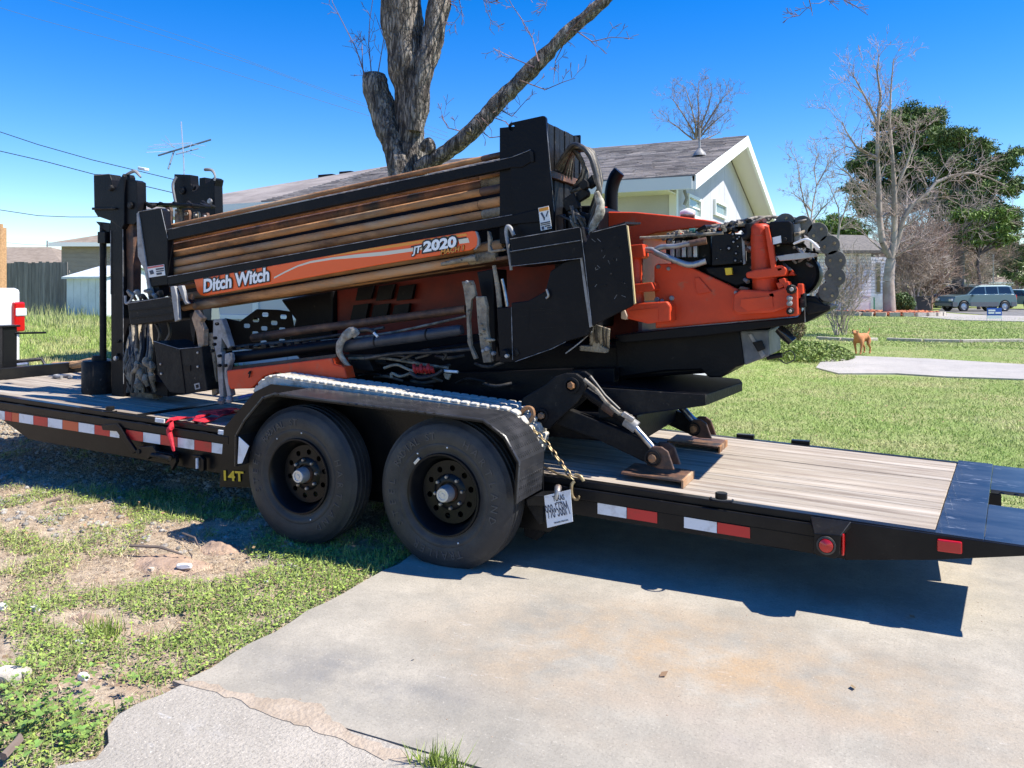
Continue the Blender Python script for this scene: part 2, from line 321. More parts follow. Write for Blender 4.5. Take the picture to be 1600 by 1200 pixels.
def node_concrete(name, base, dark, stains, agg=0, crack=True):
    m = bpy.data.materials.new(name); m.use_nodes = True; N = m.node_tree.nodes; L = m.node_tree.links; b = N['Principled BSDF']; b.inputs['Roughness'].default_value = .88; b.inputs['Specular IOR Level'].default_value = .25
    ge = N.new('ShaderNodeNewGeometry')
    def nz(sc, det=6, r=.65, dist=0):
        n = N.new('ShaderNodeTexNoise'); n.inputs['Scale'].default_value = sc; n.inputs['Detail'].default_value = det; n.inputs['Roughness'].default_value = r; n.inputs['Distortion'].default_value = dist; L.new(ge.outputs['Position'], n.inputs['Vector']); return n.outputs[0]
    def mr(o, a, c, lo=0, hi=1):
        n = N.new('ShaderNodeMapRange'); n.inputs[1].default_value = a; n.inputs[2].default_value = c; n.inputs[3].default_value = lo; n.inputs[4].default_value = hi; L.new(o, n.inputs[0]); return n.outputs[0]
    def mx(f, a, c):
        n = N.new('ShaderNodeMix'); n.data_type = 'RGBA'; L.new(f, n.inputs[0])
        for i, q in ((6, a), (7, c)):
            if isinstance(q, tuple): n.inputs[i].default_value = (*q, 1)
            else: L.new(q, n.inputs[i])
        return n.outputs[2]
    def mul(a, c):
        n = N.new('ShaderNodeMath'); n.operation = 'MULTIPLY'; L.new(a, n.inputs[0]); L.new(c, n.inputs[1]); return n.outputs[0]
    col = mx(mr(nz(1.1, 8, .7), .4, .62), base, dark)
    for (cx, cy, rx, ry, c, k) in stains:
        mp = N.new('ShaderNodeMapping'); mp.inputs['Location'].default_value = (-cx / rx, -cy / ry, 0); mp.inputs['Scale'].default_value = (1 / rx, 1 / ry, 0); L.new(ge.outputs['Position'], mp.inputs[0])
        ln = N.new('ShaderNodeVectorMath'); ln.operation = 'LENGTH'; L.new(mp.outputs[0], ln.inputs[0])
        f = mul(mr(ln.outputs['Value'], 1.0, .2, 0, k), mr(nz(3.1, 8), .38, .6)); col = mx(f, col, c)
    col = mx(mr(nz(3.3, 9, .8), .48, .7, 0, .6), col, tuple(q * .66 for q in base))
    col = mx(mr(nz(13, 8, .85), .47, .66, 0, .35), col, tuple(q * .55 for q in base))
    col = mx(mr(nz(90, 3), .52, .72, 0, .65 + agg * .3), col, tuple(q * .5 for q in base))
    col = mx(mr(nz(70, 2), .63, .72, 0, .4 + agg * .5), col, tuple(min(1, q * 1.35) for q in base))
    sc = N.new('ShaderNodeMapping'); sc.inputs['Rotation'].default_value = (0, 0, .35); sc.inputs['Scale'].default_value = (5, 19, 1); L.new(ge.outputs['Position'], sc.inputs[0])
    n2 = N.new('ShaderNodeTexNoise'); n2.inputs['Scale'].default_value = 1; n2.inputs['Detail'].default_value = 6; n2.inputs['Roughness'].default_value = .8; L.new(sc.outputs[0], n2.inputs['Vector'])
    col = mx(mul(mr(n2.outputs[0], .6, .7, 0, .8), mr(nz(.9), .5, .62)), col, (.62, .6, .57))
    if crack:
        vo = N.new('ShaderNodeTexVoronoi'); vo.feature = 'DISTANCE_TO_EDGE'; vo.inputs['Scale'].default_value = .42
        va = N.new('ShaderNodeVectorMath'); va.operation = 'ADD'; nn = N.new('ShaderNodeTexNoise'); nn.inputs['Scale'].default_value = 2; nn.inputs['Detail'].default_value = 6
        L.new(ge.outputs['Position'], nn.inputs['Vector']); vs = N.new('ShaderNodeVectorMath'); vs.operation = 'SCALE'; vs.inputs['Scale'].default_value = .5; L.new(nn.outputs[1], vs.inputs[0])
        L.new(ge.outputs['Position'], va.inputs[0]); L.new(vs.outputs[0], va.inputs[1]); L.new(va.outputs[0], vo.inputs['Vector'])
        col = mx(mul(mr(vo.outputs['Distance'], .0035, .0, 0, .35), mr(nz(1.3), .48, .55)), col, (.12, .1, .08))
    L.new(col, b.inputs['Base Color'])
    bp = N.new('ShaderNodeBump'); bp.inputs['Strength'].default_value = .35 + agg * .6; bp.inputs['Distance'].default_value = .008; L.new(nz(75, 4), bp.inputs['Height']); L.new(bp.outputs[0], b.inputs['Normal'])
    return m
GROUND = node_ground()
def grid_mesh(xs, ys, zf, name, m, **kw):
    X, Y = np.meshgrid(xs, ys, indexing='ij'); Z = zf(X, Y); V = np.stack([X, Y, Z], -1).reshape(-1, 3)
    n, k = len(xs), len(ys); i = np.arange(n - 1)[:, None] * k + np.arange(k - 1)[None]
    Fc = np.stack([i, i + k, i + k + 1, i + 1], -1).reshape(-1, 4)
    o = raw(name, V, Fc, m, **kw); o.data.polygons.foreach_set('use_smooth', [True] * len(o.data.polygons)); return o
xs = np.concatenate([np.linspace(-600, -60, 12)[:-1], np.linspace(-60, -9, 52)[:-1], np.linspace(-9, -2.0, 150)[:-1], np.linspace(-2.0, 12, 20)[:-1], np.linspace(12, 600, 14)])
ys = np.concatenate([np.linspace(-60, .8, 5)[:-1], np.linspace(.8, 6.2, 110)[:-1], np.linspace(6.2, 60, 30)[:-1], np.linspace(60, 900, 18)])
def gzf(x, y):
    w = np.clip((-2.55 - x) / .4, 0, 1) * np.clip((5.9 - y) / .4, 0, 1) * np.clip((x + 9) / 1, 0, 1)
    return GZ0 - .012 + gzn(x, y) + w * (fbm(x * 2.2, y * 2.2, 3) - .5) * .09 + w * (fbm(x * 9, y * 9, 8) - .5) * .03
grid_mesh(xs, ys, gzf, 'ground', GROUND, kind='structure')
tan = (.4, .3, .2)
cA, cB, cC2, cD, cE = G(1080, 1040), G(560, 1060), G(1500, 900), G(700, 930), G(1200, 1150)
CONC = node_concrete('driveway_concrete', (.425, .385, .315), (.27, .25, .21), [(cA.x, cA.y, 1.5, .75, (.4, .29, .18), 1.0), (cB.x, cB.y, .75, .3, (.2, .195, .185), .9), (cC2.x, cC2.y, .7, .8, (.47, .4, .3), .6), (cD.x, cD.y, .8, .6, (.45, .4, .32), .5), (cE.x, cE.y, .9, .35, (.33, .31, .28), .6)], 0, False)
CONO = node_concrete('old_slab_concrete', (.46, .415, .35), (.36, .33, .28), [(G(320, 1140).x, G(320, 1140).y, .12, .06, (.6, .58, .54), .9)], agg=1, crack=False)
CONF = node_concrete('far_concrete', (.43, .4, .37), (.36, .34, .32), [], 0)
def slab(name, pts, z0, z1, m, **kw):
    return MB().prism([(p[0], p[1], z0) for p in pts], (0, 0, z1 - z0)).build(name, m, **kw)
random.seed(3)
edge = [(-2.44 + .012 * math.sin(i * 1.7) + random.uniform(-.01, .01), 2.205 + i * .12) for i in range(30)]
slab('driveway', edge[:1] + [(.75, 2.205), (.75, 5.78), (-2.43, 5.78)] + edge[1:][::-1], -.12, 0, CONC, kind='structure')
slab('driveway', [(.762, 2.205), (5, 2.205), (5, 5.78), (.762, 5.78)], -.12, 0, CONC, kind='structure')
oe = [G(290, 1066), G(255, 1084), G(212, 1100), G(182, 1118), G(168, 1136), G(170, 1160), G(150, 1185), G(90, 1196), G(60, 1240), G(20, 1300)]
slab('sidewalk', [(5, 2.19)] + [(-2.44 + .1 * i, 2.19 + random.uniform(-.006, .009)) for i in range(30, 0, -1)] + [(p.x, p.y) for p in oe] + [(-2.6, .4), (5, .4)], -.12, -.001, CONO, kind='structure')
# blown sand along the joint
SAND = mat('joint_sand', (.42, .345, .265), .95, c2=(.34, .27, .2), ns=8, bump=.5, bs=60)
mb = MB()
for (pp, th) in (([(270, 1062), (330, 1068), (385, 1085), (430, 1092), (500, 1100), (512, 1118), (560, 1150), (640, 1180), (650, 1192), (600, 1185), (520, 1150), (450, 1128), (400, 1108), (350, 1088)], .0008),):
    q = []
    for i in range(len(pp)):
        a = G(*pp[i]); b = G(*pp[(i + 1) % len(pp)])
        for j in range(5): t = j / 5; q.append((a.x * (1 - t) + b.x * t + random.uniform(-.013, .013), a.y * (1 - t) + b.y * t + random.uniform(-.012, .012), -.02))
    mb.prism(q, (0, 0, .0215))
mb.build('sand', SAND, kind='stuff')
p1 = [G(1275, 574), G(1290, 556), G(1345, 556), G(1450, 560), G(1600, 569), G(2000, 590), G(2000, 622), G(1600, 592), G(1480, 588), G(1400, 583), G(1310, 583)]
slab('footpath', [(p.x, p.y) for p in p1], -.1, 0, CONF, kind='structure')
slab('path', [(p.x, p.y) for p in [G(1405, 487), G(1440, 486), G(1520, 492), G(1900, 500), G(1900, 508), G(1500, 500), G(1415, 493)]], -.1, 0, CONF, kind='structure')
slab('street', [(5.5, 49), (60, 49), (60, 68), (3.3, 68), (2.6, 58), (4.4, 53)], -.1, -.004, mat('asphalt', (.12, .12, .12), .9, c2=(.2, .19, .18), ns=3), kind='structure')
slab('road', [(-60, 110), (80, 105), (80, 112), (-60, 118)], -.1, -.004, mat('far_asphalt', (.2, .2, .2), .9), kind='structure')

# ---------------------------------------------------------------- scattered leaves, straw, pebbles
def blades(n, xy, z0, hmin, hmax, wmin, wmax, lean):
    x, y = xy[:, 0], xy[:, 1]; n = len(x); h = rng.uniform(hmin, hmax, n); w = rng.uniform(wmin, wmax, n); a = rng.uniform(0, 6.283, n); b = rng.uniform(0, 6.283, n); l = rng.uniform(0, lean, n)
    dx, dy = np.cos(a) * w / 2, np.sin(a) * w / 2; tx, ty = np.cos(b) * l * h, np.sin(b) * l * h
    V = np.stack([np.stack([x - dx, y - dy, z0], -1), np.stack([x + dx, y + dy, z0], -1), np.stack([x + tx, y + ty, z0 + h], -1)], 1).reshape(-1, 3)
    return V, np.arange(3 * n).reshape(-1, 3)
def leafquads(xy, z, smin, smax, tilt):
    n = len(xy); a = rng.uniform(0, 6.283, n); s = rng.uniform(smin, smax, n); u = np.stack([np.cos(a), np.sin(a), rng.uniform(-tilt, tilt, n)], -1); v = np.stack([-np.sin(a), np.cos(a), rng.uniform(-tilt, tilt, n)], -1) * .6
    c = np.stack([xy[:, 0], xy[:, 1], z], -1); u *= s[:, None]; v *= s[:, None]
    V = np.stack([c - u, c + v, c + u, c - v], 1).reshape(-1, 3); return V, np.arange(4 * n).reshape(-1, 4)
def topx(x, y, z=0):
    r = x * XA[0] + y * YA[0]; f = x * XA[1] + y * YA[1]; return 800 + F * r / f, HOR - F * (z - H) / f
def pick(n, x0, x1, y0, y1, dens):
    x = rng.uniform(x0, x1, n); y = rng.uniform(y0, y1, n); px, py = topx(x, y); ok = (px > -250) & (px < 2300) & (py < 1280)
    k = rng.random(n) < dens(x, y, px, py); k &= ok; return np.stack([x[k], y[k]], -1)
G_P = [(330, 800, 130, 26, .9), (500, 880, 130, 30, 1.1), (420, 855, 80, 16, .9), (390, 935, 150, 34, 1.3), (240, 935, 60, 30, .8), (120, 850, 130, 26, .75), (60, 900, 80, 40, .9), (60, 985, 90, 30, .9), (330, 1000, 120, 22, 1.1), (120, 1010, 110, 20, .7), (250, 1050, 60, 18, .9), (60, 1130, 120, 60, 1.5), (180, 770, 90, 16, .8), (30, 1060, 90, 22, 1.1), (20, 780, 60, 14, .6), (300, 785, 90, 18, 1.0), (470, 850, 120, 30, .6), (250, 980, 200, 60, .35)]
D_P = [(270, 870, 115, 30, 1.2), (340, 850, 60, 20, .9), (140, 965, 55, 20, 1.0), (235, 1010, 80, 18, .5), (60, 745, 160, 20, .4), (110, 1080, 70, 22, .7), (100, 790, 100, 14, .4)]
def gmap(px, py):
    g = np.zeros_like(px) + .1
    for cx, cy, rx, ry, k in G_P: g += k * np.exp(-((px - cx) / rx) ** 2 - ((py - cy) / ry) ** 2)
    for cx, cy, rx, ry, k in D_P: g -= k * np.exp(-((px - cx) / rx) ** 2 - ((py - cy) / ry) ** 2)
    return g
def land(x, y): return (x < -2.46) & (y > 2.1) | ((y <= 2.2) & (x < np.interp(y, [p.y for p in oe][::-1], [p.x for p in oe][::-1]) - .02))
def dW(x, y, px, py):
    e = np.exp(-((x + 2.5) / .1) ** 2) * .35
    return land(x, y) * np.clip((gmap(px, py) + e + (fbm(x * 5, y * 5, 2) - .5) * 2.6 - .3) * 1.4, 0, 1) * np.clip((7.2 - y) * .3, .1, 1)
xy = pick(430000, -9, -1.9, .9, 5.6, dW); hh = gzf(xy[:, 0], xy[:, 1])
n1 = len(xy) // 2
V, Fc = leafquads(xy[:n1], hh[:n1] + rng.uniform(.004, .03, n1), .004, .010, .5); raw('ground_cover', V, Fc, WEED, kind='stuff')
V, Fc = leafquads(xy[n1:n1 + n1 // 2], hh[n1:n1 + n1 // 2] + rng.uniform(.008, .038, n1 // 2), .005, .012, .5); raw('clover', V, Fc, WEED2, kind='stuff')
k = n1 + n1 // 2; V, Fc = blades(0, xy[k:], hh[k:], .02, .07, .003, .006, .9); raw('grass', V, Fc, GRASS, kind='stuff')
xs_ = pick(190000, -9, -1.9, .9, 5.6, lambda x, y, px, py: land(x, y) * np.clip(.9 - gmap(px, py) * .6 + (fbm(x * 4, y * 4, 12) - .5) * 3.0, 0, 1) * .95)
V, Fc = blades(0, xs_, gzf(xs_[:, 0], xs_[:, 1]) + rng.uniform(0, .02, len(xs_)), .003, .02, .002, .005, 3.0); raw('dry_grass', V, Fc, STRAW, kind='stuff')
# bigger palmate leaves bottom left
xy = pick(1500, -3.6, -1.9, 1.0, 2.2, lambda x, y, px, py: land(x, y) * np.exp(-((px - 70) / 120) ** 2 - ((py - 1135) / 50) ** 2) * 1.2)
allV, allF, o_ = [], [], 0
for (x, y) in xy:
    z = float(gzf(np.array(x), np.array(y))) + rng.uniform(.02, .09); s = rng.uniform(.014, .026); a0 = rng.uniform(0, 6.28); c = np.array([x, y, z])
    for j in range(5):
        a = a0 + j * 1.2566; t = rng.uniform(-.1, .45); e = np.array([math.cos(a), math.sin(a), t]) * s; w = np.array([-math.sin(a), math.cos(a), .2]) * s * .36
        allV += [c, c + e * .6 + w, c + e, c + e * .6 - w]; allF.append((o_, o_ + 1, o_ + 2, o_ + 3)); o_ += 4
raw('leafy_weeds', np.array(allV), np.array(allF), mat('palmate_weed_leaves', (.16, .26, .05), .55, isl=.4), kind='stuff')
xy = np.concatenate([np.stack([rng.normal(G(150, 985).x + .05, .06, 160), rng.normal(G(150, 985).y, .03, 160)], -1), np.stack([rng.normal(G(688, 1196).x, .05, 160), rng.normal(2.15, .012, 160)], -1)])
V, Fc = blades(0, xy, np.full(len(xy), -.01), .03, .1, .004, .008, .9); raw('grass_tufts', V, Fc, WEED2, kind='stuff')
# gravel
ico = np.array([(0, 0, 1), (.894, 0, .447), (.276, .851, .447), (-.724, .526, .447), (-.724, -.526, .447), (.276, -.851, .447), (.724, .526, -.447), (-.276, .851, -.447), (-.894, 0, -.447), (-.276, -.851, -.447), (.724, -.526, -.447), (0, 0, -1)])
icf = np.array([(0, 1, 2), (0, 2, 3), (0, 3, 4), (0, 4, 5), (0, 5, 1), (1, 6, 2), (2, 7, 3), (3, 8, 4), (4, 9, 5), (5, 10, 1), (6, 7, 2), (7, 8, 3), (8, 9, 4), (9, 10, 5), (10, 6, 1), (6, 11, 7), (7, 11, 8), (8, 11, 9), (9, 11, 10), (10, 11, 6)])
def pebbles(xy, z, smin, smax, name, m, flat=.6, **kw):
    n = len(xy); s = rng.uniform(smin, smax, n) ** 1; V = ico[None] * rng.uniform(.75, 1.25, (n, 12, 1)) * s[:, None, None]; V = V * np.array([1, 1, flat]); V[:, :, 0] += xy[:, :1]; V[:, :, 1] += xy[:, 1:]; V[:, :, 2] += np.asarray(z)[:, None]
    Fc = (icf[None] + np.arange(n)[:, None, None] * 12).reshape(-1, 3); return raw(name, V.reshape(-1, 3), Fc, m, **kw)
xy = pick(30000, -10, -2.5, 3.2, 6.4, lambda x, y, px, py: (x < -2.5) * np.clip((fbm(x * 1.5, y * 1.5, 4) - .25) * 1.5 + (y > 3.9) * .5, 0, 1) * .42 * (px < 470))
pebbles(xy, gzf(xy[:, 0], xy[:, 1]) + .003, .005, .026, 'gravel', GRAV, kind='stuff')
xy = pick(9000, -9, -1.9, 1, 4.5, lambda x, y, px, py: land(x, y) * np.clip(.5 - gmap(px, py) * .5, .05, 1) * .5)
pebbles(xy, gzf(xy[:, 0], xy[:, 1]), .003, .011, 'pebbles', DIRT, kind='stuff')
xy = np.stack([rng.uniform(-2.3, 2, 260), rng.uniform(2.0, 4.6, 260)], -1)
pebbles(xy, np.zeros(260), .001, .0035, 'grit', DIRT, kind='stuff')
xy = np.concatenate([np.stack([rng.uniform(-3, 6, 420), rng.uniform(6, 15, 420)], -1), np.stack([rng.uniform(-2.3, 1.5, 7), rng.uniform(2.3, 4.2, 7)], -1), np.stack([rng.uniform(-5, -2.5, 160), rng.uniform(1.4, 4.4, 160)], -1)])
V, Fc = leafquads(xy, np.where(xy[:, 1] > 5.8, .03, np.where(xy[:, 0] > -2.4, .004, .02)) + rng.uniform(0, .008, len(xy)), .008, .022, .35); raw('dead_leaves', V, Fc, mat('dead_leaf', (.3, .19, .1), .8, isl=.4), kind='stuff')
# dirt mounds
for cx, cy, r, hh_ in ((1, 1, 1, 1),):
    mb = MB()
for j, (a, b, rx, ry, h_) in enumerate(((270, 872, .30, .16, .05), (345, 848, .16, .12, .045), (140, 962, .13, .07, .04))):
    c = G(a, b); u = np.linspace(-1, 1, 28); X, Y = np.meshgrid(u, u, indexing='ij'); rr = np.sqrt(X ** 2 + Y ** 2); wx, wy = c.x + X * rx, c.y + Y * ry
    Z = gzf(wx, wy) - .012 + np.clip(1 - rr ** 2, -.2, 1) * h_ * (.55 + .9 * fbm(wx * 14, wy * 14, 5)); n = 28
    i = np.arange(n - 1)[:, None] * n + np.arange(n - 1)[None]
    raw('dirt_mound', np.stack([wx, wy, Z], -1).reshape(-1, 3), np.stack([i, i + n, i + n + 1, i + 1], -1).reshape(-1, 4), DIRT, kind='stuff')
# single stones
def stone(px, py, sx, sy, sz, label, m=STONE, seed=0, rot=0, name='stone'):
    c = G(px, py); bm = bmesh.new(); bmesh.ops.create_icosphere(bm, subdivisions=3, radius=1)
    for v in bm.verts:
        k = 1 + .28 * noise.noise(v.co * 1.3 + Vector((seed, 0, 0))) + .08 * noise.noise(v.co * 5 + Vector((seed, 3, 0)))
        v.co = Vector((max(-.78, min(.78, v.co.x * k)) * sx, max(-.75, min(.75, v.co.y * k)) * sy, max(-.6, min(.55, v.co.z * k)) * sz))
    bmesh.ops.rotate(bm, verts=bm.verts, matrix=Matrix.Rotation(rot, 3, 'Z'))
    me = bpy.data.meshes.new(name); bm.to_mesh(me); bm.free(); me.materials.append(m); o = bpy.data.objects.new(name, me); C.objects.link(o); o.location = (c.x, c.y, sz * .35 - .015)
    return tag(o, label, 'stone', 'loose pale stones in the weeds')
stone(14, 1062, .085, .055, .055, 'big flat pale slab of broken concrete at the left edge of the weeds', seed=1, rot=.3)
stone(130, 1054, .03, .017, .02, 'small white stone in the weeds just right of the big broken slab', m=TRIM, seed=2)
stone(125, 1001, .03, .015, .016, 'jagged white stone beside the grass tuft, behind the small white one', m=TRIM, seed=3)
stone(288, 882, .05, .02, .02, 'long white stone lying at the right end of the dirt mound', m=TRIM, seed=4, rot=.4)
stone(55, 948, .03, .02, .02, 'white stone in green weeds above the jagged one', m=TRIM, seed=5)
stone(415, 906, .02, .015, .012, 'tiny white stone in the green strip before the front tyre', m=TRIM, seed=6)
stone(3, 945, .03, .02, .02, 'white stone cut by the left border of the view', m=TRIM, seed=7)
stone(236, 886, .02, .015, .014, 'small pinkish stone on the dirt mound', seed=8)
def stick(a, b, r, label):
    p, q = G(*a), G(*b); p.z = q.z = .02; mid = (p + q) / 2 + Vector((.01, .02, .012))
    tag(MB().tube([p, mid, q], [r, r, r * .5], 6).build('stick', TWIG, smooth=True), label, 'stick', 'dead sticks on the ground')
stick((203, 858), (285, 872), .009, 'dead stick lying across the brown dirt mound')
stick((285, 838), (312, 862), .005, 'thin twig standing out of the dirt by the front tyre')
stick((5, 1192), (30, 1158), .014, 'curved dead branch at the bottom left corner')
stick((72, 790), (98, 786), .009, 'short stick on the straw under the trailer shadow')
# lawn blades behind the trailer
def dL(x, y, px, py):
    path = (x > np.interp(y, [14.6, 15.2, 19.2, 19.6], [-.3, -.62, -.75, -.6])) & (y > np.interp(x, [-.6, 2, 8], [14.95, 15.6, 16.4])) & (y < np.interp(x, [-.8, 2.4, 8], [19.2, 18.7, 18.4])); return (~path) * np.clip(1.15 - (y - 6) / 16, .25, 1)
xy = pick(330000, -4.5, 7.5, 5.9, 24, dL)
x, y = xy.T; V, Fc = blades(0, xy, np.full(len(x), GZ0 - .015), .018, .045, .006, .011, 1.7)
xy = pick(130000, -8, 16, 23, 48, lambda x, y, px, py: np.clip(1.2 - (y - 22) / 30, .2, 1) * (px > 1200)); V2, F2 = blades(0, xy, np.full(len(xy), GZ0 - .015), .025, .07, .014, .026, 1.7); Fc = np.concatenate([Fc, F2 + len(V)]); V = np.concatenate([V, V2])
raw('lawn_grass', V, Fc, GRASS, kind='stuff')
xy = pick(120000, -24, -7, 6.5, 24, lambda x, y, px, py: (px < 450) * 1.0)
V, Fc = blades(0, xy, gzn(xy[:, 0], xy[:, 1]) + GZ0 - .01, .04, .13, .01, .022, .8); raw('tall_grass', V, Fc, GRASS, kind='stuff')
xy = pick(14000, -34, -17, 14, 26, lambda x, y, px, py: (px < 175) * np.exp(-((px - 95) / 60) ** 2) * np.clip((fbm(x * .7, y * .7, 5)) * 1.6, 0, 1))
V, Fc = blades(0, xy, gzn(xy[:, 0], xy[:, 1]) + GZ0 - .01, .15, .5, .012, .03, .5); raw('tall_weeds', V, Fc, mat('seedy_weeds', (.3, .33, .14), .8, isl=.4), kind='stuff')
# green weed clump by the neighbour's walk
def clump(name, c, r, h, n, m, label, cat, smin=.02, smax=.05, parent=None, sq=1.0):
    p = rng.normal(0, .45, (n, 3)); p = p / np.maximum(1, np.linalg.norm(p, axis=1, keepdims=True)); q = p * np.array([r[0], r[1], h]); q[:, 2] = np.abs(q[:, 2]) * sq
    P = q + np.array(c); a = rng.normal(0, 1, (n, 3)); a /= np.linalg.norm(a, axis=1, keepdims=True); b = np.cross(a, rng.normal(0, 1, (n, 3))); b /= np.linalg.norm(b, axis=1, keepdims=True)
    s = rng.uniform(smin, smax, (n, 1)); V = np.stack([P - a * s, P + b * s * .5, P + a * s, P - b * s * .5], 1).reshape(-1, 3)
    o = raw(name, V, np.arange(4 * n).reshape(-1, 4), m, parent)
    if label: tag(o, label, cat)
    return o
c = G(1262, 556); clump('weed_patch', (c.x - .1, c.y - .2, 0), (1.05, 1.4, 0), .32, 12000, WEED, 'mound of fresh green weeds beside the end of the footpath', 'weeds')

# ================================================================ BACKGROUND
def quad(mb, pts): return mb.add(pts, [tuple(range(len(pts)))])
def box_local(mb, o, ex, ey, x0, x1, y0, y1, z0, z1):
    o, ex, ey = Vector(o), Vector(ex), Vector(ey); ez = Vector((0, 0, 1))
    vs = [o + ex * x + ey * y + ez * z for x in (x0, x1) for y in (y0, y1) for z in (z0, z1)]
    return mb.add(vs, [(0, 1, 3, 2), (4, 6, 7, 5), (0, 4, 5, 1), (2, 3, 7, 6), (0, 2, 6, 4), (1, 5, 7, 3)])
# --- the long grey house
YE, YF, YM, ZE, ZR = 11.0, 19.8, 15.4, 3.03, 4.33
XG = XP(1085, 278, -2.47).x; XG = -2.47; XL = XP(215, 325, -14).x if 0 else W(215, 325, 11.0).x
house = thing('grey_house', 'long grey-sided house with gable end and grey shingle roof behind the trailer', 'house', ((XG + XL) / 2, YM, 0))
XWALL = -2.89; YN = 11.62; YB = 19.2
XLW = XL + .5
pw = [(max(XLW, XWALL - (i + 1) * 1.22), XWALL - i * 1.22) for i in range(11)]
for a, b in pw:
    if b - a > .1: MB().bb(a + .006, b - .006, YN, YN + .1, 0, 3.0).build('siding_panel', GRY, house)
n = 6; wdth = (YB - YN) / n
def gtop(y): return ZE + (y - YE) / (YM - YE) * (ZR - ZE) - .12 if y < YM else ZE + (YF - y) / (YF - YM) * (ZR - ZE) - .12
for i in range(n):
    a, b = YN + i * wdth + .006 + (.11 if i == 0 else 0), YN + (i + 1) * wdth - .006
    pts = [(XWALL, a, 0), (XWALL, b, 0), (XWALL, b, gtop(b))] + ([(XWALL, YM, gtop(YM))] if a < YM < b else []) + [(XWALL, a, gtop(a))]
    MB().prism(pts, (-.1, 0, 0)).build('siding_panel', GRY, house)
MB().bb(XLW, XWALL - .11, YB, YB + .1, 0, 3).build('rear_wall', GRY, house)
MB().bb(XLW - .1, XLW, YN, YB, 0, 3).build('end_wall', GRY, house)
MB().bb(XWALL - .09, XWALL + .02, YN - .02, YN + .09, 0, 2.95).build('corner_trim', TRIM, house)
sl = (ZR - ZE) / (YM - YE); nl = math.hypot(1, sl)
roof = MB().prism([(XG, YE, ZE + .02), (XG, YM, ZR + .02), (XG, YF, ZE + .02), (XG, YF, ZE - .05), (XG, YM, ZR - .05), (XG, YE, ZE - .05)], (XL + 3.2 - XG, 0, 0)).build('roof', SHING, house)
mb = MB().add([(XL + 3.2, YE, ZE + .02), (XL + 3.2, YM, ZR + .02), (XL + 3.2, YF, ZE + .02), (XL - .4, YE, ZE + .02), (XL - .4, YF, ZE + .02), (XL - .4, YE, ZE - .05), (XL - .4, YF, ZE - .05), (XL + 3.2, YE, ZE - .05), (XL + 3.2, YF, ZE - .05)], [(0, 3, 1), (1, 3, 4), (1, 4, 2), (3, 5, 6, 4), (0, 7, 5, 3), (2, 4, 6, 8), (7, 8, 6, 5)])
mb.build('hip_roof', SHING, house)
# shingle courses, real steps with staggered tabs
allV, allF, k = [], [], 0; rows = 31; run = math.hypot(YM - YE, ZR - ZE)
for side in (0, 1):
  for r_ in range(rows):
    t0, t1 = r_ / rows, (r_ + 1.25) / rows; t1 = min(t1, 1.0); x = XG + .01 - (rng.random() * .3 if side == 0 else 0)
    x = XG + .015
    while x > XL + 3.2 + (0 if side else 0):
        w = rng.uniform(.14, .36); xe = max(x - w, XL + 3.2); lift = .018 + rng.random() * .012
        def P(t, l):
            y = YE + (YM - YE) * t if side == 0 else YF - (YF - YM) * t
            return (0, y - .02 * (1 - 2 * side), ZE + .02 + (ZR - ZE) * t + l)
        a = P(t0, lift); b = P(t1, .006)
        c = P(t0, 0)
        allV += [(x, a[1], a[2]), (xe, a[1], a[2]), (xe, b[1], b[2]), (x, b[1], b[2]), (x, c[1], c[2]), (xe, c[1], c[2])]
        allF += [(k, k + 1, k + 2, k + 3), (k, k + 4, k + 5, k + 1)]; k += 6; x = xe
    if side: pass
raw('shingles', np.array(allV), np.array(allF), SHING, house, kind='stuff')
mb = MB()
for sgn, (ya, yb) in ((1, (YE, YM)), (-1, (YF, YM))):
    mb.add([(XG + .02, ya, ZE + .03), (XG + .02, yb, ZR + .03), (XG + .02, yb, ZR - .17), (XG + .02, ya, ZE - .17), (XG - .03, ya, ZE + .03), (XG - .03, yb, ZR + .03), (XG - .03, yb, ZR - .17), (XG - .03, ya, ZE - .17)], [(0, 1, 2, 3), (4, 7, 6, 5), (0, 4, 5, 1), (3, 2, 6, 7), (0, 3, 7, 4), (1, 5, 6, 2)])
mb.build('rake_board', TRIM, house)
MB().bb(XL - .4, XG - .03, YE - .03, YE, ZE - .16, ZE + .015).build('fascia_board', TRIM, house)
MB().bb(XL - .4, XG - .03, YF, YF + .03, ZE - .16, ZE + .015).build('fascia_board', TRIM, house)
mb = MB(); o_ = -.07
for ya, yb in ((YE, YM), (YF, YM)):
    mb.add([(XG - .03, ya, ZE + o_), (XG - .03, yb, ZR + o_), (XWALL, yb, ZR + o_), (XWALL, ya, ZE + o_)], [(0, 1, 2, 3)])
mb.build('rake_soffit', SOFF, house)
MB().bb(XL - .3, XWALL, YE, YN, ZE - .15, ZE - .13).build('eave_soffit', SOFF, house)
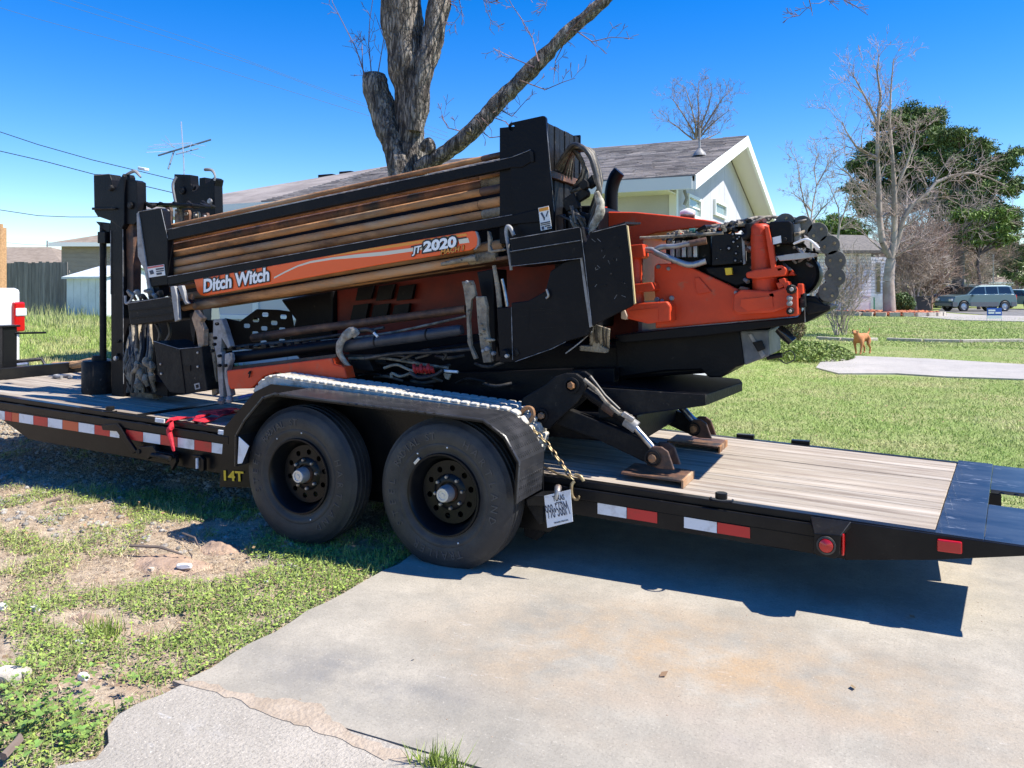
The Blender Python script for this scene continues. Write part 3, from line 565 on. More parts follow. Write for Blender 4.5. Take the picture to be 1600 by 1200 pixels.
def hwin(a, b, c, d, sash=False, name='window'):     # photo corners on the gable wall
    p, q = XP(a, b, XWALL), XP(c, d, XWALL); y0, y1, z0, z1 = p.y, q.y, q.z, p.z
    f = MB(); t = .05
    f.bb(XWALL, XWALL + .05, y0, y1, z1 - t, z1); f.bb(XWALL, XWALL + .05, y0, y1, z0, z0 + t); f.bb(XWALL, XWALL + .05, y0, y0 + t, z0 + t, z1 - t); f.bb(XWALL, XWALL + .05, y1 - t, y1, z0 + t, z1 - t)
    o = f.build(name, TRIM, house); MB().bb(XWALL + .004, XWALL + .012, y0 + t, y1 - t, z0 + t, z1 - t).build('pane', mat('pale_glass', (.25, .33, .33), .15), o)
    if sash: MB().bb(XWALL + .012, XWALL + .03, y0 + t, y1 - t, (z0 + z1) / 2 - .012, (z0 + z1) / 2 + .012).build('sash', TRIM, o)
hwin(1072, 302, 1092, 345, True); hwin(1114, 311, 1132, 343)
p = XP(1063, 310, XWALL); MB().tube([(XWALL + .06, p.y, p.z + .12), (XWALL + .1, p.y, p.z), (XWALL + .06, p.y, p.z - .1)], .025, 8).build('wall_lamp', GRYL, house, smooth=True)
v = W(1093, 232, 12.9); MB().cyl((v.x, v.y, 3.4), (v.x, v.y, v.z + .33), .016, 10).build('vent_pipe', GRYL, house, smooth=True)
MB().lathe((v.x, v.y, v.z - .08), (0, 0, 1), [(-.04, .11), (0, .1), (.06, .045), (.08, .03)], 12).build('pipe_flashing', GRYL, house, smooth=True)
for a, b, w in ((544, 272, .16), (513, 272, .2)):
    v = W(a, b, 14.8); MB().bb(v.x - w, v.x + w, v.y - .12, v.y + .12, v.z - .25, v.z + (.05 if w < .18 else -.02)).build('roof_vent', BLKD, house)
# tall window and pale wall details on the near wall seen under the pipe rack
for a in (372, 432):
    p = W(a, 500, YN); f = MB(); x0, x1 = p.x - .55, p.x + .55
    for q in ((x0, x1, 2.1, 2.18), (x0, x1, .9, .98), (x0, x0 + .07, .98, 2.1), (x1 - .07, x1, .98, 2.1)): f.bb(q[0], q[1], YN - .05, YN, q[2], q[3])
    w_ = f.build('window', TRIM, house); MB().bb(x0 + .07, x1 - .07, YN - .02, YN - .005, .98, 2.1).build('pane', mat('curtained_glass', (.45, .5, .55), .2), w_)
# --- antenna on the roof
v = W(283, 285, 13.5); ant = thing('tv_antenna', 'spindly metal television antenna on a thin mast above the house roof', 'antenna', (v.x, 13.5, 3.2))
MB().tube([W(289, 330, 13.5), W(287, 250, 13.5), W(283, 190, 13.5)], .014, 6).build('mast', ALU, ant)
MB().tube([W(247, 243, 13.3), W(330, 218, 13.9)], .022, 6).build('boom', mat('blue_grey_boom', (.12, .17, .22), .5), ant)
MB().tube([W(275, 241, 13.3), W(310, 232, 13.9)], .016, 6).build('boom', bpy.data.materials['blue_grey_boom'], ant)
MB().tube([W(272, 236, 13.5), W(263, 264, 13.2)], .02, 6).build('strut', bpy.data.materials['blue_grey_boom'], ant)
for i, (a, b, c, d) in enumerate(((230, 233, 300, 226), (232, 229, 295, 224), (228, 238, 270, 236), (240, 226, 298, 223), (258, 212, 272, 232), (252, 218, 285, 238), (290, 238, 320, 247), (296, 232, 300, 222), (300, 225, 322, 228))):
    MB().tube([W(a, b, 13.2), W(c, d, 13.9)], .006, 5).build('element', ALU, ant)
# --- overhead cables
def cable(pts, f, r, label, m=CABLE, sag=0):
    P = [A(a, b, f) for a, b in pts]; o = MB().tube(P, r, 5).build('power_line', m); tag(o, label, 'cable', 'overhead cables across the left sky')
cable([(-200, 140), (0, 206), (60, 226), (145, 250), (220, 268), (270, 280), (345, 300)], 26, .013, 'upper thick black cable dipping behind the near mast', CABLE)
cable([(-200, 190), (0, 236), (70, 252), (146, 272), (270, 301), (350, 322)], 27, .014, 'second black cable meeting the top of the near mast', CABLE)
cable([(-200, 300), (0, 328), (60, 337), (110, 339), (146, 339), (260, 336)], 28, .012, 'low slack black cable behind the near mast', CABLE)
cable([(-200, -30), (0, 12), (60, 30), (310, 98), (580, 182), (700, 220)], 40, .009, 'lower thin grey wire crossing to the big tree', CABG)
cable([(60, -5), (180, 32), (400, 102), (580, 170), (700, 214)], 42, .009, 'middle thin grey wire crossing to the big tree', CABG)
cable([(95, -5), (300, 62), (480, 130), (580, 166), (700, 208)], 43, .008, 'upper thin grey wire crossing to the big tree', CABG)
cable([(0, 378), (40, 382), (90, 384)], 45, .01, 'faint wire above the brown roof at the far left', CABG)
# --- fence
fa, fb = A(-260, 487, 30), A(107, 487, 27.5); fn = thing('wooden_fence', 'weathered grey wooden privacy fence at the far left', 'fence', ((fa + fb) / 2).to_tuple())
fd = (fb - fa); L_ = fd.length; fd.normalize(); fy = Vector((-fd.y, fd.x, 0)); nb = int(L_ / .15); protos = None
for i in range(nb):
    x = i * .15; h_ = 1.8 + random.uniform(-.03, .03)
    c = fa + fd * x; zb = gz(c.x, c.y) - .05
    if protos is None:
        b_ = MB(); box_local(b_, fn.location, fd, fy, .004, .146, 0, .02, 0, 1.85); protos = b_.build('board', FENCE, fn)
        bo = protos
    else:
        bo = protos.copy(); C.objects.link(bo); bo.parent = fn
    bo.location = (c - Vector(fn.location)); bo.location.z = zb + random.uniform(-.03, .03) - fn.location.z
for h_ in (.4, 1.4):
    b_ = MB(); box_local(b_, (fa.x, fa.y, .55), fd, fy, 0, L_, .022, .07, h_, h_ + .09); b_.build('rail', FENCE, fn)
# --- white shed
sa, sb = A(104, 503, 27), A(161, 503, 26); sd = (sb - sa); sd.z = 0; SL = sd.length; sd.normalize(); sn = Vector((-sd.y, sd.x, 0))
z0 = gz(sb.x, sb.y) - .1; zt = A(104, 435, 27).z; zp = A(166, 423, 27).z
sh = thing('garden_shed', 'white metal garden shed with low peaked roof by the wooden fence', 'shed', (sb.x, sb.y, z0))
nP = 5
for i in range(nP):
    b_ = MB(); box_local(b_, (sa.x, sa.y, 0), sd, sn, SL * i / nP + .008, SL * (i + 1) / nP - .008, 0, .04, z0, zt); b_.build('wall_panel', SHEDM, sh)
for i in range(4):
    b_ = MB(); box_local(b_, (sa.x, sa.y, 0), sd, sn, SL - .04, SL, .05 + i * .6, .05 + (i + 1) * .6 - .012, z0, zt); b_.build('wall_panel', SHEDM, sh)
b_ = MB(); o = Vector((sa.x, sa.y, 0)); rp = lambda x, y, z: o + sd * x + sn * y + Vector((0, 0, z))
b_.prism([rp(-.1, -.12, zt - .02), rp(-.1, 1.3, zp + .12), rp(-.1, 2.7, zt - .02), rp(-.1, 2.7, zt + .04), rp(-.1, 1.3, zp + .2), rp(-.1, -.12, zt + .05)], sd * (SL + .2)); b_.build('roof', SHEDM, sh)
b_ = MB(); b_.prism([rp(SL - .03, .05, zt), rp(SL - .03, 1.3, zp + .1), rp(SL - .03, 2.5, zt)], sd * -.03); b_.build('gable', SHEDM, sh)
# --- brick house far left and brown-roofed house
def brickmat(name, c1, c2, mort, s, wdt=.2, hgt=.065, rot=0, ms=.01):
    m = bpy.data.materials.new(name); m.use_nodes = True; N = m.node_tree.nodes; L = m.node_tree.links; b = N['Principled BSDF']; b.inputs['Roughness'].default_value = .85
    tc = N.new('ShaderNodeTexCoord'); sp = N.new('ShaderNodeSeparateXYZ'); cb = N.new('ShaderNodeCombineXYZ'); L.new(tc.outputs['Object'], sp.inputs[0])
    ad = N.new('ShaderNodeMath'); ad.operation = 'ADD'; L.new(sp.outputs[0], ad.inputs[0]); L.new(sp.outputs[1], ad.inputs[1]); L.new(ad.outputs[0], cb.inputs[0]); L.new(sp.outputs[2], cb.inputs[1])
    br = N.new('ShaderNodeTexBrick'); br.inputs['Scale'].default_value = s; br.inputs['Color1'].default_value = (*c1, 1); br.inputs['Color2'].default_value = (*c2, 1); br.inputs['Mortar'].default_value = (*mort, 1); br.inputs['Mortar Size'].default_value = ms; br.inputs['Brick Width'].default_value = wdt; br.inputs['Row Height'].default_value = hgt
    L.new(cb.outputs[0], br.inputs['Vector']); L.new(br.outputs[0], b.inputs['Base Color'])
    bp = N.new('ShaderNodeBump'); bp.inputs['Distance'].default_value = .01; L.new(br.outputs['Fac'], bp.inputs['Height']); bp.invert = True; L.new(bp.outputs[0], b.inputs['Normal']); return m
def simple_house(name, label, pxL, pxR, pyb, pye, f, depth, zpeak, wallm, roofm, hip=1.5, over=.4, parts=None):
    a, b = A(pxL, pyb, f), A(pxR, pyb, f); z0 = gz(a.x, a.y) - .2; ze = A(pxL, pye, f).z
    ex = (b - a); ex.z = 0; L_ = ex.length; ex.normalize(); ey = Vector((-ex.y, ex.x, 0)); t = thing(name, label, 'house', (a.x, a.y, z0))
    m_ = MB(); box_local(m_, (a.x, a.y, 0), ex, ey, 0, L_, 0, depth, z0, ze); m_.build('wall', wallm, t)
    P = lambda x, y, z: Vector((a.x, a.y, 0)) + ex * x + ey * y + Vector((0, 0, z)); o = over
    m_ = MB().add([P(-o, -o, ze), P(L_ + o, -o, ze), P(L_ + o, depth + o, ze), P(-o, depth + o, ze), P(hip - o, depth / 2, zpeak), P(L_ + o - hip, depth / 2, zpeak)], [(0, 1, 5, 4), (1, 2, 5), (2, 3, 4, 5), (3, 0, 4), (0, 3, 2, 1)]); m_.build('roof', roofm, t)
    m_ = MB(); box_local(m_, (a.x, a.y, 0), ex, ey, -o, L_ + o, -o - .03, -o, ze - .18, ze + .02); m_.build('fascia', TRIM, t)
    return t, P, L_
t, P, L_ = simple_house('brick_house', 'brown brick house with hip roof between the fence and the mast', 96, 330, 470, 380, 40, 9, A(190, 348, 44).z, brickmat('brown_brick', (.33, .25, .2), (.2, .15, .12), (.45, .4, .36), 1, ms=.012), SHB, 4.0)
m_ = MB(); box_local(m_, P(1.2, -.03, 0), (P(1, 0, 0) - P(0, 0, 0)), (P(0, 1, 0) - P(0, 0, 0)), 0, 1.2, -.02, 0, 1.2, 2.2); wdo = m_.build('window', TRIM, t)
t, P, L_ = simple_house('brown_roof_house', 'low house with plain brown roof behind the wooden fence', -300, 92, 470, 412, 46, 8, A(30, 386, 50).z, brickmat('tan_brick', (.3, .22, .16), (.24, .17, .12), (.35, .3, .26), 1), SHB, 3.2)
MB().cyl(P(L_ - 3, 4, A(22, 388, 50).z), P(L_ - 3, 4, A(22, 376, 50).z), .05, 8).build('vent_pipe', GRYL, t)
# --- wooden sign post at the left border
wp = thing('wooden_post', 'yellow-brown wooden post with cross board cut by the left border', 'post', tuple(A(-4, 520, 16)))
MB().bb(-.09, .09, -.07, .07, 0, 1.2)
p0 = A(-6, 372, 15); MB().bb(p0.x - .3, p0.x + .17, p0.y - .03, p0.y + .03, p0.z - .02, p0.z + .26).build('cross_board', WOODN, wp)
MB().bb(p0.x - .1, p0.x + .06, p0.y + .035, p0.y + .16, -.1, p0.z + .2).build('post_shaft', WOODN, wp)

# --- mobile home on the right
MHB = brickmat('white_block_siding', (.85, .87, .9), (.78, .8, .86), (.5, .53, .58), 1, .9, .2, ms=.03)
mh = thing('mobile_home', 'white block-patterned mobile home with dark shingled porch roof across the lawn', 'house', tuple(G(1300, 490)))
f_ = 47.0; a, b = A(1180, 488, f_), A(1361, 488, f_); ex = (b - a); ex.z = 0; L_ = ex.length; ex.normalize(); ey = Vector((-ex.y, ex.x, 0)); a.z = 0
zt = A(1300, 395, f_).z; zs = A(1300, 462, f_).z
m_ = MB(); box_local(m_, a, ex, ey, 0, L_, 0, 6, zs, zt); m_.build('wall', MHB, mh)
m_ = MB(); box_local(m_, a, ex, ey, .02, L_ - .02, .02, 5.98, 0, zs); m_.build('skirting', WHT, mh)
a2 = A(1364, 488, f_ + 2.2); a2.z = 0; w2 = (A(1398, 488, f_ + 2.2) - A(1364, 488, f_ + 2.2)).length
m_ = MB(); box_local(m_, a2, ex, ey, -.3, w2, 0, 4, zs, zt - .15); m_.build('porch_wall', MHB, mh)
m_ = MB(); box_local(m_, a2, ex, ey, -.3, w2 + .01, -.02, 3.98, 0, zs); m_.build('porch_skirting', WHT, mh)
m_ = MB(); box_local(m_, a2, ex, ey, .15, .45, -.06, -.02, zs + .1, zt - .5); wf = m_.build('window', GRYL, mh)
m_ = MB(); box_local(m_, a2, ex, ey, .2, .4, -.07, -.06, zs + .2, zt - .6); m_.build('pane', GLS, wf)
m_ = MB(); box_local(m_, a, ex, ey, L_ - .9, L_ - .75, -.03, 0, zs, zt - .1); m_.build('downpipe', GRYL, mh)
m_ = MB(); box_local(m_, a, ex, ey, L_ + .15, L_ + .22, -.03, .03, 0, zs - .1); m_.build('green_pipe', mat('green_pipe', (.05, .25, .15), .5), mh)
zr = A(1300, 372, f_).z
PP = lambda x, y, z: a + ex * x + ey * y + Vector((0, 0, z))
m_ = MB().add([PP(-.3, -.7, zt - .05), PP(L_ + .9, -.7, zt - .05), PP(L_ + .9, 6.3, zt - .05), PP(-.3, 6.3, zt - .05), PP(-.3, 2.8, zr + .5), PP(L_ + .9, 2.8, zr + .35), PP(-.3, -.7, zt + .12), PP(L_ + .9, -.7, zt + .12)], [(0, 1, 2, 3), (6, 7, 5, 4), (0, 1, 7, 6), (1, 2, 5, 7), (2, 3, 4, 5), (0, 6, 4, 3)])
m_.build('roof', mat('dark_mobile_roof', (.1, .095, .09), .9, c2=(.2, .18, .16), ns=3, stretch=(2, 2, 8)), mh)
# mulch bed with brick edging
mc = A(1388, 485, 45); mc.z = 0
xy = rng.normal(0, .42, (5200, 2)); xy = xy[np.linalg.norm(xy, axis=1) < 1]; xy = xy * np.array([2.7, 2.6]) + np.array([mc.x, mc.y])
pebbles(xy, rng.uniform(0, .2, len(xy)), .04, .1, 'mulch', MULCH, .5, kind='stuff')
be = thing('bed_edging', 'ring of pale edging stones round the red mulch bed', 'edging', tuple(mc))
for i in range(26):
    an = math.pi * 2 * i / 26; MB().box((mc.x + 2.75 * math.cos(an), mc.y + 2.65 * math.sin(an), .08), (.5, .25, .22), Matrix.Rotation(an + 1.57, 3, 'Z')).build('edging_stone', STONE, be)
# --- plants
def ball_bush(name, px, py, f, rx, rz, label, m=BUSH, n=5000, s=(.03, .07)):
    c = A(px, py, f); c.z = 0; t = thing(name, label, 'bush', tuple(c))
    p = rng.normal(0, 1, (n, 3)); p /= np.linalg.norm(p, axis=1, keepdims=True); p *= rng.uniform(.72, 1.05, (n, 1)) * (1 + .15 * np.sin(p[:, :1] * 7) * np.cos(p[:, 1:2] * 6)); P_ = p * np.array([rx, rx, rz]) + np.array([c.x, c.y, rz * .92]); P_ = P_[P_[:, 2] > .02]; n = len(P_)
    a = rng.normal(0, 1, (n, 3)); a /= np.linalg.norm(a, axis=1, keepdims=True); b = np.cross(a, rng.normal(0, 1, (n, 3))); b /= np.linalg.norm(b, axis=1, keepdims=True); q = rng.uniform(*s, (n, 1))
    raw('foliage', np.stack([P_ - a * q, P_ + b * q * .6, P_ + a * q, P_ - b * q * .6], 1).reshape(-1, 3), np.arange(4 * n).reshape(-1, 4), m, t)
    MB().tube([(c.x, c.y, 0), (c.x, c.y, rz)], .06, 6).build('stem', TWIG, t); return t
ball_bush('round_bush', 1411, 484, 47, .62, .62, 'clipped round dark green bush right of the mulch bed', n=6000)
ball_bush('low_bush', 1441, 476, 60, .95, .5, 'low pale green bush behind the dark bin', WEED, 3500)
ball_bush('leafy_bush', 1452, 470, 66, 1.6, 1.1, 'loose green bush under the brown brush', BUSH, 3500, (.06, .12))
ball_bush('corner_bush', 1236, 520, 22, .35, .4, 'brown-green shrub behind the tail of the drilling rig', mat('brown_shrub', (.13, .1, .05), .8, isl=.4), 2500, (.02, .04))
class Tree:
    def __init__(s, seed): s.r = random.Random(seed); s.seg = [[], [], []]
    def seg_add(s, lv, a, b, r0, r1): s.seg[lv].append((a, b, r0, r1))
    def grow(s, p, d, L, r, lv, maxlv, up=.15, kids=(3, 5), wig=.25, ratio=.62):
        n = 3 if lv < 2 else 2; q = p.copy(); d = d.normalized(); rr = r
        for i in range(n):
            d = (d + Vector((s.r.uniform(-1, 1), s.r.uniform(-1, 1), s.r.uniform(-1, 1) + up)) * wig).normalized(); e = q + d * (L / n); r2 = max(r * (1 - (i + 1) / n * .6), .003)
            s.seg[0 if lv == 0 else (1 if lv < maxlv - 1 else 2)].append((q, e, rr, r2))
            if lv < maxlv:
                for _ in range(s.r.randint(*kids) if i == n - 1 else s.r.randint(0, 2)):
                    pr = d.orthogonal().normalized(); pr.rotate(Matrix.Rotation(s.r.uniform(0, 6.28), 3, d)); an = s.r.uniform(.35, .95)
                    s.grow(e if i == n - 1 else q.lerp(e, s.r.random()), d * math.cos(an) + pr * math.sin(an), L * ratio * s.r.uniform(.75, 1.2), r2 * .72, lv + 1, maxlv, up, kids, wig, ratio)
            q = e; rr = r2
    def path(s, pts, r0, r1, lv=0, twig=None):
        n = len(pts) - 1
        for i in range(n):
            a, b = pts[i], pts[i + 1]; s.seg[lv].append((a, b, r0 + (r1 - r0) * i / n, r0 + (r1 - r0) * (i + 1) / n))
            if twig:
                k, L, ml = twig
                for _ in range(k):
                    d = (b - a).normalized(); pr = d.orthogonal().normalized(); pr.rotate(Matrix.Rotation(s.r.uniform(0, 6.28), 3, d)); an = s.r.uniform(.5, 1.1)
                    s.grow(a.lerp(b, s.r.random()), d * math.cos(an) + pr * math.sin(an) + Vector((0, 0, .2)), L * s.r.uniform(.6, 1.2), (r0 + (r1 - r0) * (i + .5) / n) * .4, 4 - ml, 4, .2, (2, 4), .3, .62)
    def build(s, root, m, m2=None, minr=.0):
        for lv, nm, sd in ((0, 'trunk', 8), (1, 'branches', 5), (2, 'twigs', 3)):
            S = s.seg[lv]
            if not S: continue
            P0 = np.array([q[0] for q in S]); P1 = np.array([q[1] for q in S]); r0 = np.maximum(np.array([q[2] for q in S]), minr); r1 = np.maximum(np.array([q[3] for q in S]), minr)
            d = P1 - P0; d /= np.linalg.norm(d, axis=1, keepdims=True) + 1e-9; u = np.cross(d, np.where(np.abs(d[:, 2:3]) < .9, [[0, 0, 1.]], [[1., 0, 0]])); u /= np.linalg.norm(u, axis=1, keepdims=True); w = np.cross(d, u)
            an = np.arange(sd) * 2 * math.pi / sd; ca, sa = np.cos(an), np.sin(an); off = u[:, None] * ca[None, :, None] + w[:, None] * sa[None, :, None]
            V = np.concatenate([P0[:, None] + off * r0[:, None, None], P1[:, None] + off * r1[:, None, None]], 1).reshape(-1, 3); n = len(S); k = np.arange(sd); k2 = (k + 1) % sd
            Fc = (np.stack([k, k2, k2 + sd, k + sd], -1)[None] + (np.arange(n) * 2 * sd)[:, None, None]).reshape(-1, 4)
            raw(nm, V, Fc, m if lv < 2 or m2 is None else m2, root).data.polygons.foreach_set('use_smooth', [True] * len(Fc))
def bare(name, label, px, py, f, h, seed, r, m, m2=None, maxlv=4, up=.3, kids=(2, 4), lean=(0, 0), wig=.22, ratio=.62, z0=0, minr=.008, group=None, stems=1, k0=.42):
    c = A(px, py, f); c.z = z0; t = thing(name, label, 'tree', tuple(c), group); T_ = Tree(seed)
    for i in range(stems):
        d = Vector((lean[0] + (T_.r.uniform(-.35, .35) if stems > 1 else 0), lean[1] + (T_.r.uniform(-.35, .35) if stems > 1 else 0), 1))
        T_.grow(Vector(c) + Vector((T_.r.uniform(-.2, .2), T_.r.uniform(-.2, .2), 0)) * (stems > 1), d, h * k0, r, 0, maxlv, up, kids, wig, ratio)
    T_.build(t, m, m2, minr); return t
# round bare tree behind the roof
def bare2(label, f_, trunk, limbs, seed, m, r=.1, tw=(5, .7, 2), minr=.006):
    b = A(*trunk[0], f_); b.z = 0; t = thing('bare_tree', label, 'tree', tuple(b)); T_ = Tree(seed); T_.path([b] + [A(a, c, f_) for a, c in trunk[1:]], r, r * .6)
    for L_ in limbs: 
        dy = T_.r.uniform(-1.4, 1.4); T_.path([A(a, c, f_ + dy * i / len(L_)) for i, (a, c) in enumerate(L_)], r * .45, .012, 1, tw)
    T_.build(t, m, m, minr)
bare2('small round bare tree sticking up behind the roof near the gable', 40, [(1088, 460), (1088, 260), (1089, 215)], [[(1089, 218), (1080, 200), (1068, 180), (1055, 160), (1046, 150)], [(1088, 215), (1086, 190), (1078, 160), (1070, 135)], [(1089, 212), (1092, 180), (1090, 150), (1092, 126)], [(1090, 214), (1098, 190), (1108, 165), (1112, 140)], [(1091, 218), (1106, 200), (1124, 184), (1140, 172)], [(1089, 222), (1070, 208), (1056, 196), (1044, 188)], [(1091, 214), (1112, 180), (1128, 155), (1136, 146)], [(1090, 222), (1110, 214), (1126, 206)]], 11, mat('dull_grey_twigs', (.26, .2, .17), .9, isl=.2), .12, (5, .55, 2), .005)
# slender bare tree between gable and mobile home
bare2('slender bare tree between the gable and the mobile home', 40, [(1268, 472), (1268, 390), (1267, 345)], [[(1267, 350), (1256, 315), (1250, 285), (1246, 255), (1240, 240)], [(1267, 345), (1270, 320), (1276, 290), (1272, 262), (1278, 240)], [(1267, 350), (1285, 325), (1302, 310)], [(1268, 330), (1252, 312), (1236, 300)], [(1276, 290), (1290, 265), (1296, 248)]], 23, TWIGP, .1, (4, .55, 2), .006)
bare2('thin leaning bare tree just left of the mobile home roof', 42, [(1300, 474), (1306, 400), (1312, 350)], [[(1312, 352), (1310, 325), (1300, 300), (1292, 280)], [(1312, 350), (1322, 325), (1330, 300), (1336, 284)], [(1310, 360), (1330, 345), (1345, 322)], [(1308, 380), (1290, 362), (1278, 350)]], 5, TWIGP, .09, (4, .5, 2), .006)
# tall pale two-stemmed tree
f_ = 44.0; TB = A(1390, 482, f_); TB.z = 0; t = thing('bare_tree', 'tall pale bare tree with two upright stems in the mulch bed', 'tree', tuple(TB)); T_ = Tree(8)
q = lambda *L_: [A(a, b, f_) for a, b in L_]
T_.path([TB] + q((1388, 440), (1392, 405)), .34, .25)
T_.path(q((1392, 405), (1379, 379), (1374, 340), (1373, 285)), .2, .13, 0, (1, 1.5, 2))
T_.path(q((1373, 285), (1371, 240), (1371, 191), (1356, 160), (1340, 130), (1330, 112)), .12, .02, 0, (4, 1.25, 2))
T_.path(q((1392, 408), (1397, 380), (1398, 340), (1397, 285)), .2, .13, 0, (1, 1.5, 2))
T_.path(q((1397, 285), (1394, 240), (1390, 191), (1392, 140), (1396, 92)), .12, .02, 0, (4, 1.2, 2))
T_.path(q((1371, 195), (1376, 150), (1370, 110), (1374, 85)), .1, .02, 1, (4, .9, 2))
T_.path(q((1397, 395), (1412, 341), (1425, 320), (1446, 305), (1462, 285), (1485, 275), (1517, 270), (1544, 277), (1575, 292)), .15, .03, 0, (3, 1.5, 2))
T_.path(q((1373, 247), (1352, 238), (1337, 228), (1322, 205), (1316, 190)), .1, .02, 1, (4, 1.3, 2))
T_.path(q((1373, 330), (1345, 300), (1325, 270), (1312, 262)), .09, .02, 1, (4, 1.2, 2))
T_.path(q((1398, 300), (1415, 262), (1428, 225), (1432, 190)), .09, .02, 1, (4, 1.3, 2))
T_.build(t, TWIGP, mat('pinkish_twigs', (.42, .33, .3), .9, isl=.25), .008)
# crepe myrtles / brown brush
for i, (a, b, f_, h, sd, m_, lb) in enumerate(((1430, 478, 50, 5.0, 3, TWIGP, 'brown many-stemmed bare shrub right beside the tall pale tree'), (1450, 475, 54, 6.2, 4, TWIGR, 'reddish-brown thicket of bare stems above the dark bin'), (1425, 474, 60, 9.5, 9, TWIGP, 'tall tan brush behind the tall pale tree'), (1478, 472, 66, 9, 14, TWIGR, 'brown bare thicket in front of the dark pine trunk'), (1520, 468, 80, 5.5, 17, TWIGP, 'low brown bare tree behind the parked blue-grey car'), (1540, 465, 95, 8, 19, TWIG, 'bare tree right of the thick pine trunk'))):
    bare('bare_shrub', lb, a, b, f_, h, sd, .09, m_, m_, 4, .45, (3, 4), (0, 0), .2, .66, minr=.011, stems=6, k0=.4, group='bare brush along the neighbours drive')
bare('bare_shrub', 'leafless multi-stemmed shrub in the small bed behind the dog', 1312, 526, 25.5, 2.6, 31, .02, TWIGP, TWIGP, 3, .5, (3, 5), (0, 0), .22, .7, minr=.005, stems=9, k0=.42)
# --- pines
def pine(label, px, f, top, crown, seed, tr=.28, m=PINE, name='pine_tree', dens=1.0):
    rg = np.random.default_rng(seed); base = A(px, 470, f); base.z = 0; t = thing(name, label, 'tree', tuple(base))
    tp = A(px, top, f); T_ = Tree(seed); n = 9; pts = [base.lerp(tp, i / n) + Vector((T_.r.uniform(-.12, .12), T_.r.uniform(-.12, .12), 0)) * (i > 0) for i in range(n + 1)]
    T_.path(pts, tr, .05, 0)
    Vs = []
    for (cx, cy, rx, ry) in crown:          # clumps of needles in photo units, real depth
        c = np.array(A(cx, cy, f)); RX, RZ = rx * f / F, ry * f / F; RY = RX * .9; k = max(5, int(rx * ry / 19 * dens))
        for j in range(k):
            d = rg.normal(0, 1, 3); d /= np.linalg.norm(d); cc = c + d * np.array([RX, RY, RZ]) * rg.uniform(.35, 1.02)
            tr_ = pts[int(np.clip((cc[2] - .5) / max(tp.z, 1) * n, 1, n))]
            T_.seg[1].append((Vector(tr_), Vector(cc), .05, .015))
            m_ = 150; s = rg.uniform(.45, .8) * (f / 60) ** .5; q_ = rg.normal(0, .42, (m_, 3)) * s * np.array([1.15, 1.15, .5]) + cc; dd = rg.normal(0, 1, (m_, 3)) + np.array([0, 0, .5]); dd /= np.linalg.norm(dd, axis=1, keepdims=True)
            w = np.cross(dd, rg.normal(0, 1, (m_, 3))); w /= np.linalg.norm(w, axis=1, keepdims=True); l = rg.uniform(.09, .2, (m_, 1)) * (f / 60) ** .5
            Vs.append(np.stack([q_ - dd * l, q_ + w * l * .3, q_ + dd * l, q_ - w * l * .3], 1).reshape(-1, 3))
    V = np.concatenate(Vs); T_.build(t, TWIG, TWIG, .03); raw('crown', V, np.arange(len(V)).reshape(-1, 4), m, t); return t
pine('tall dark pine behind the tall pale bare tree', 1402, 72, 170, [(1425, 185, 34, 22), (1400, 200, 34, 25), (1458, 188, 26, 18), (1440, 222, 50, 28), (1375, 235, 34, 22), (1345, 262, 24, 14), (1400, 262, 55, 25), (1465, 255, 42, 28), (1340, 290, 20, 14), (1350, 320, 18, 18), (1440, 300, 60, 25), (1372, 300, 30, 20)], 41)
pine('broad pine with thick dark trunk right of the tallest pine', 1497, 62, 230, [(1490, 215, 30, 14), (1520, 235, 28, 18), (1495, 255, 40, 24), (1548, 262, 20, 16), (1530, 290, 38, 24), (1572, 255, 16, 18), (1585, 240, 9, 12), (1578, 290, 18, 22), (1500, 320, 40, 22), (1550, 330, 34, 28), (1515, 358, 38, 20), (1572, 345, 20, 22)], 42, .5)
pine('bright green young pine below the broad pine crown', 1530, 56, 330, [(1540, 345, 32, 22), (1518, 370, 28, 16), (1560, 372, 20, 16), (1505, 340, 16, 12)], 43, .14, PINEL, dens=.9)
pine('dark evergreen at the right border behind the parked cars', 1590, 100, 360, [(1588, 400, 16, 34), (1600, 440, 16, 14), (1575, 425, 9, 18)], 44, .2)
pine('leafy green tree between slender bare tree and mobile home roof', 1305, 62, 345, [(1300, 350, 26, 14), (1325, 352, 20, 12), (1290, 366, 20, 10), (1318, 368, 30, 12)], 45, .15, PINEL, 'green_tree')
for i, (a, tp_, f, lb) in enumerate(((1556, 385, 110, 'thin pole-like pine trunk behind the parked cars'), (1578, 380, 118, 'second thin pine trunk near the right border'), (1566, 390, 130, 'farthest thin pine trunk between the two others'))):
    pine(lb, a, f, tp_, [(a, tp_ + 8, 10, 8), (a + 4, tp_ + 24, 9, 7)], 50 + i, .12)
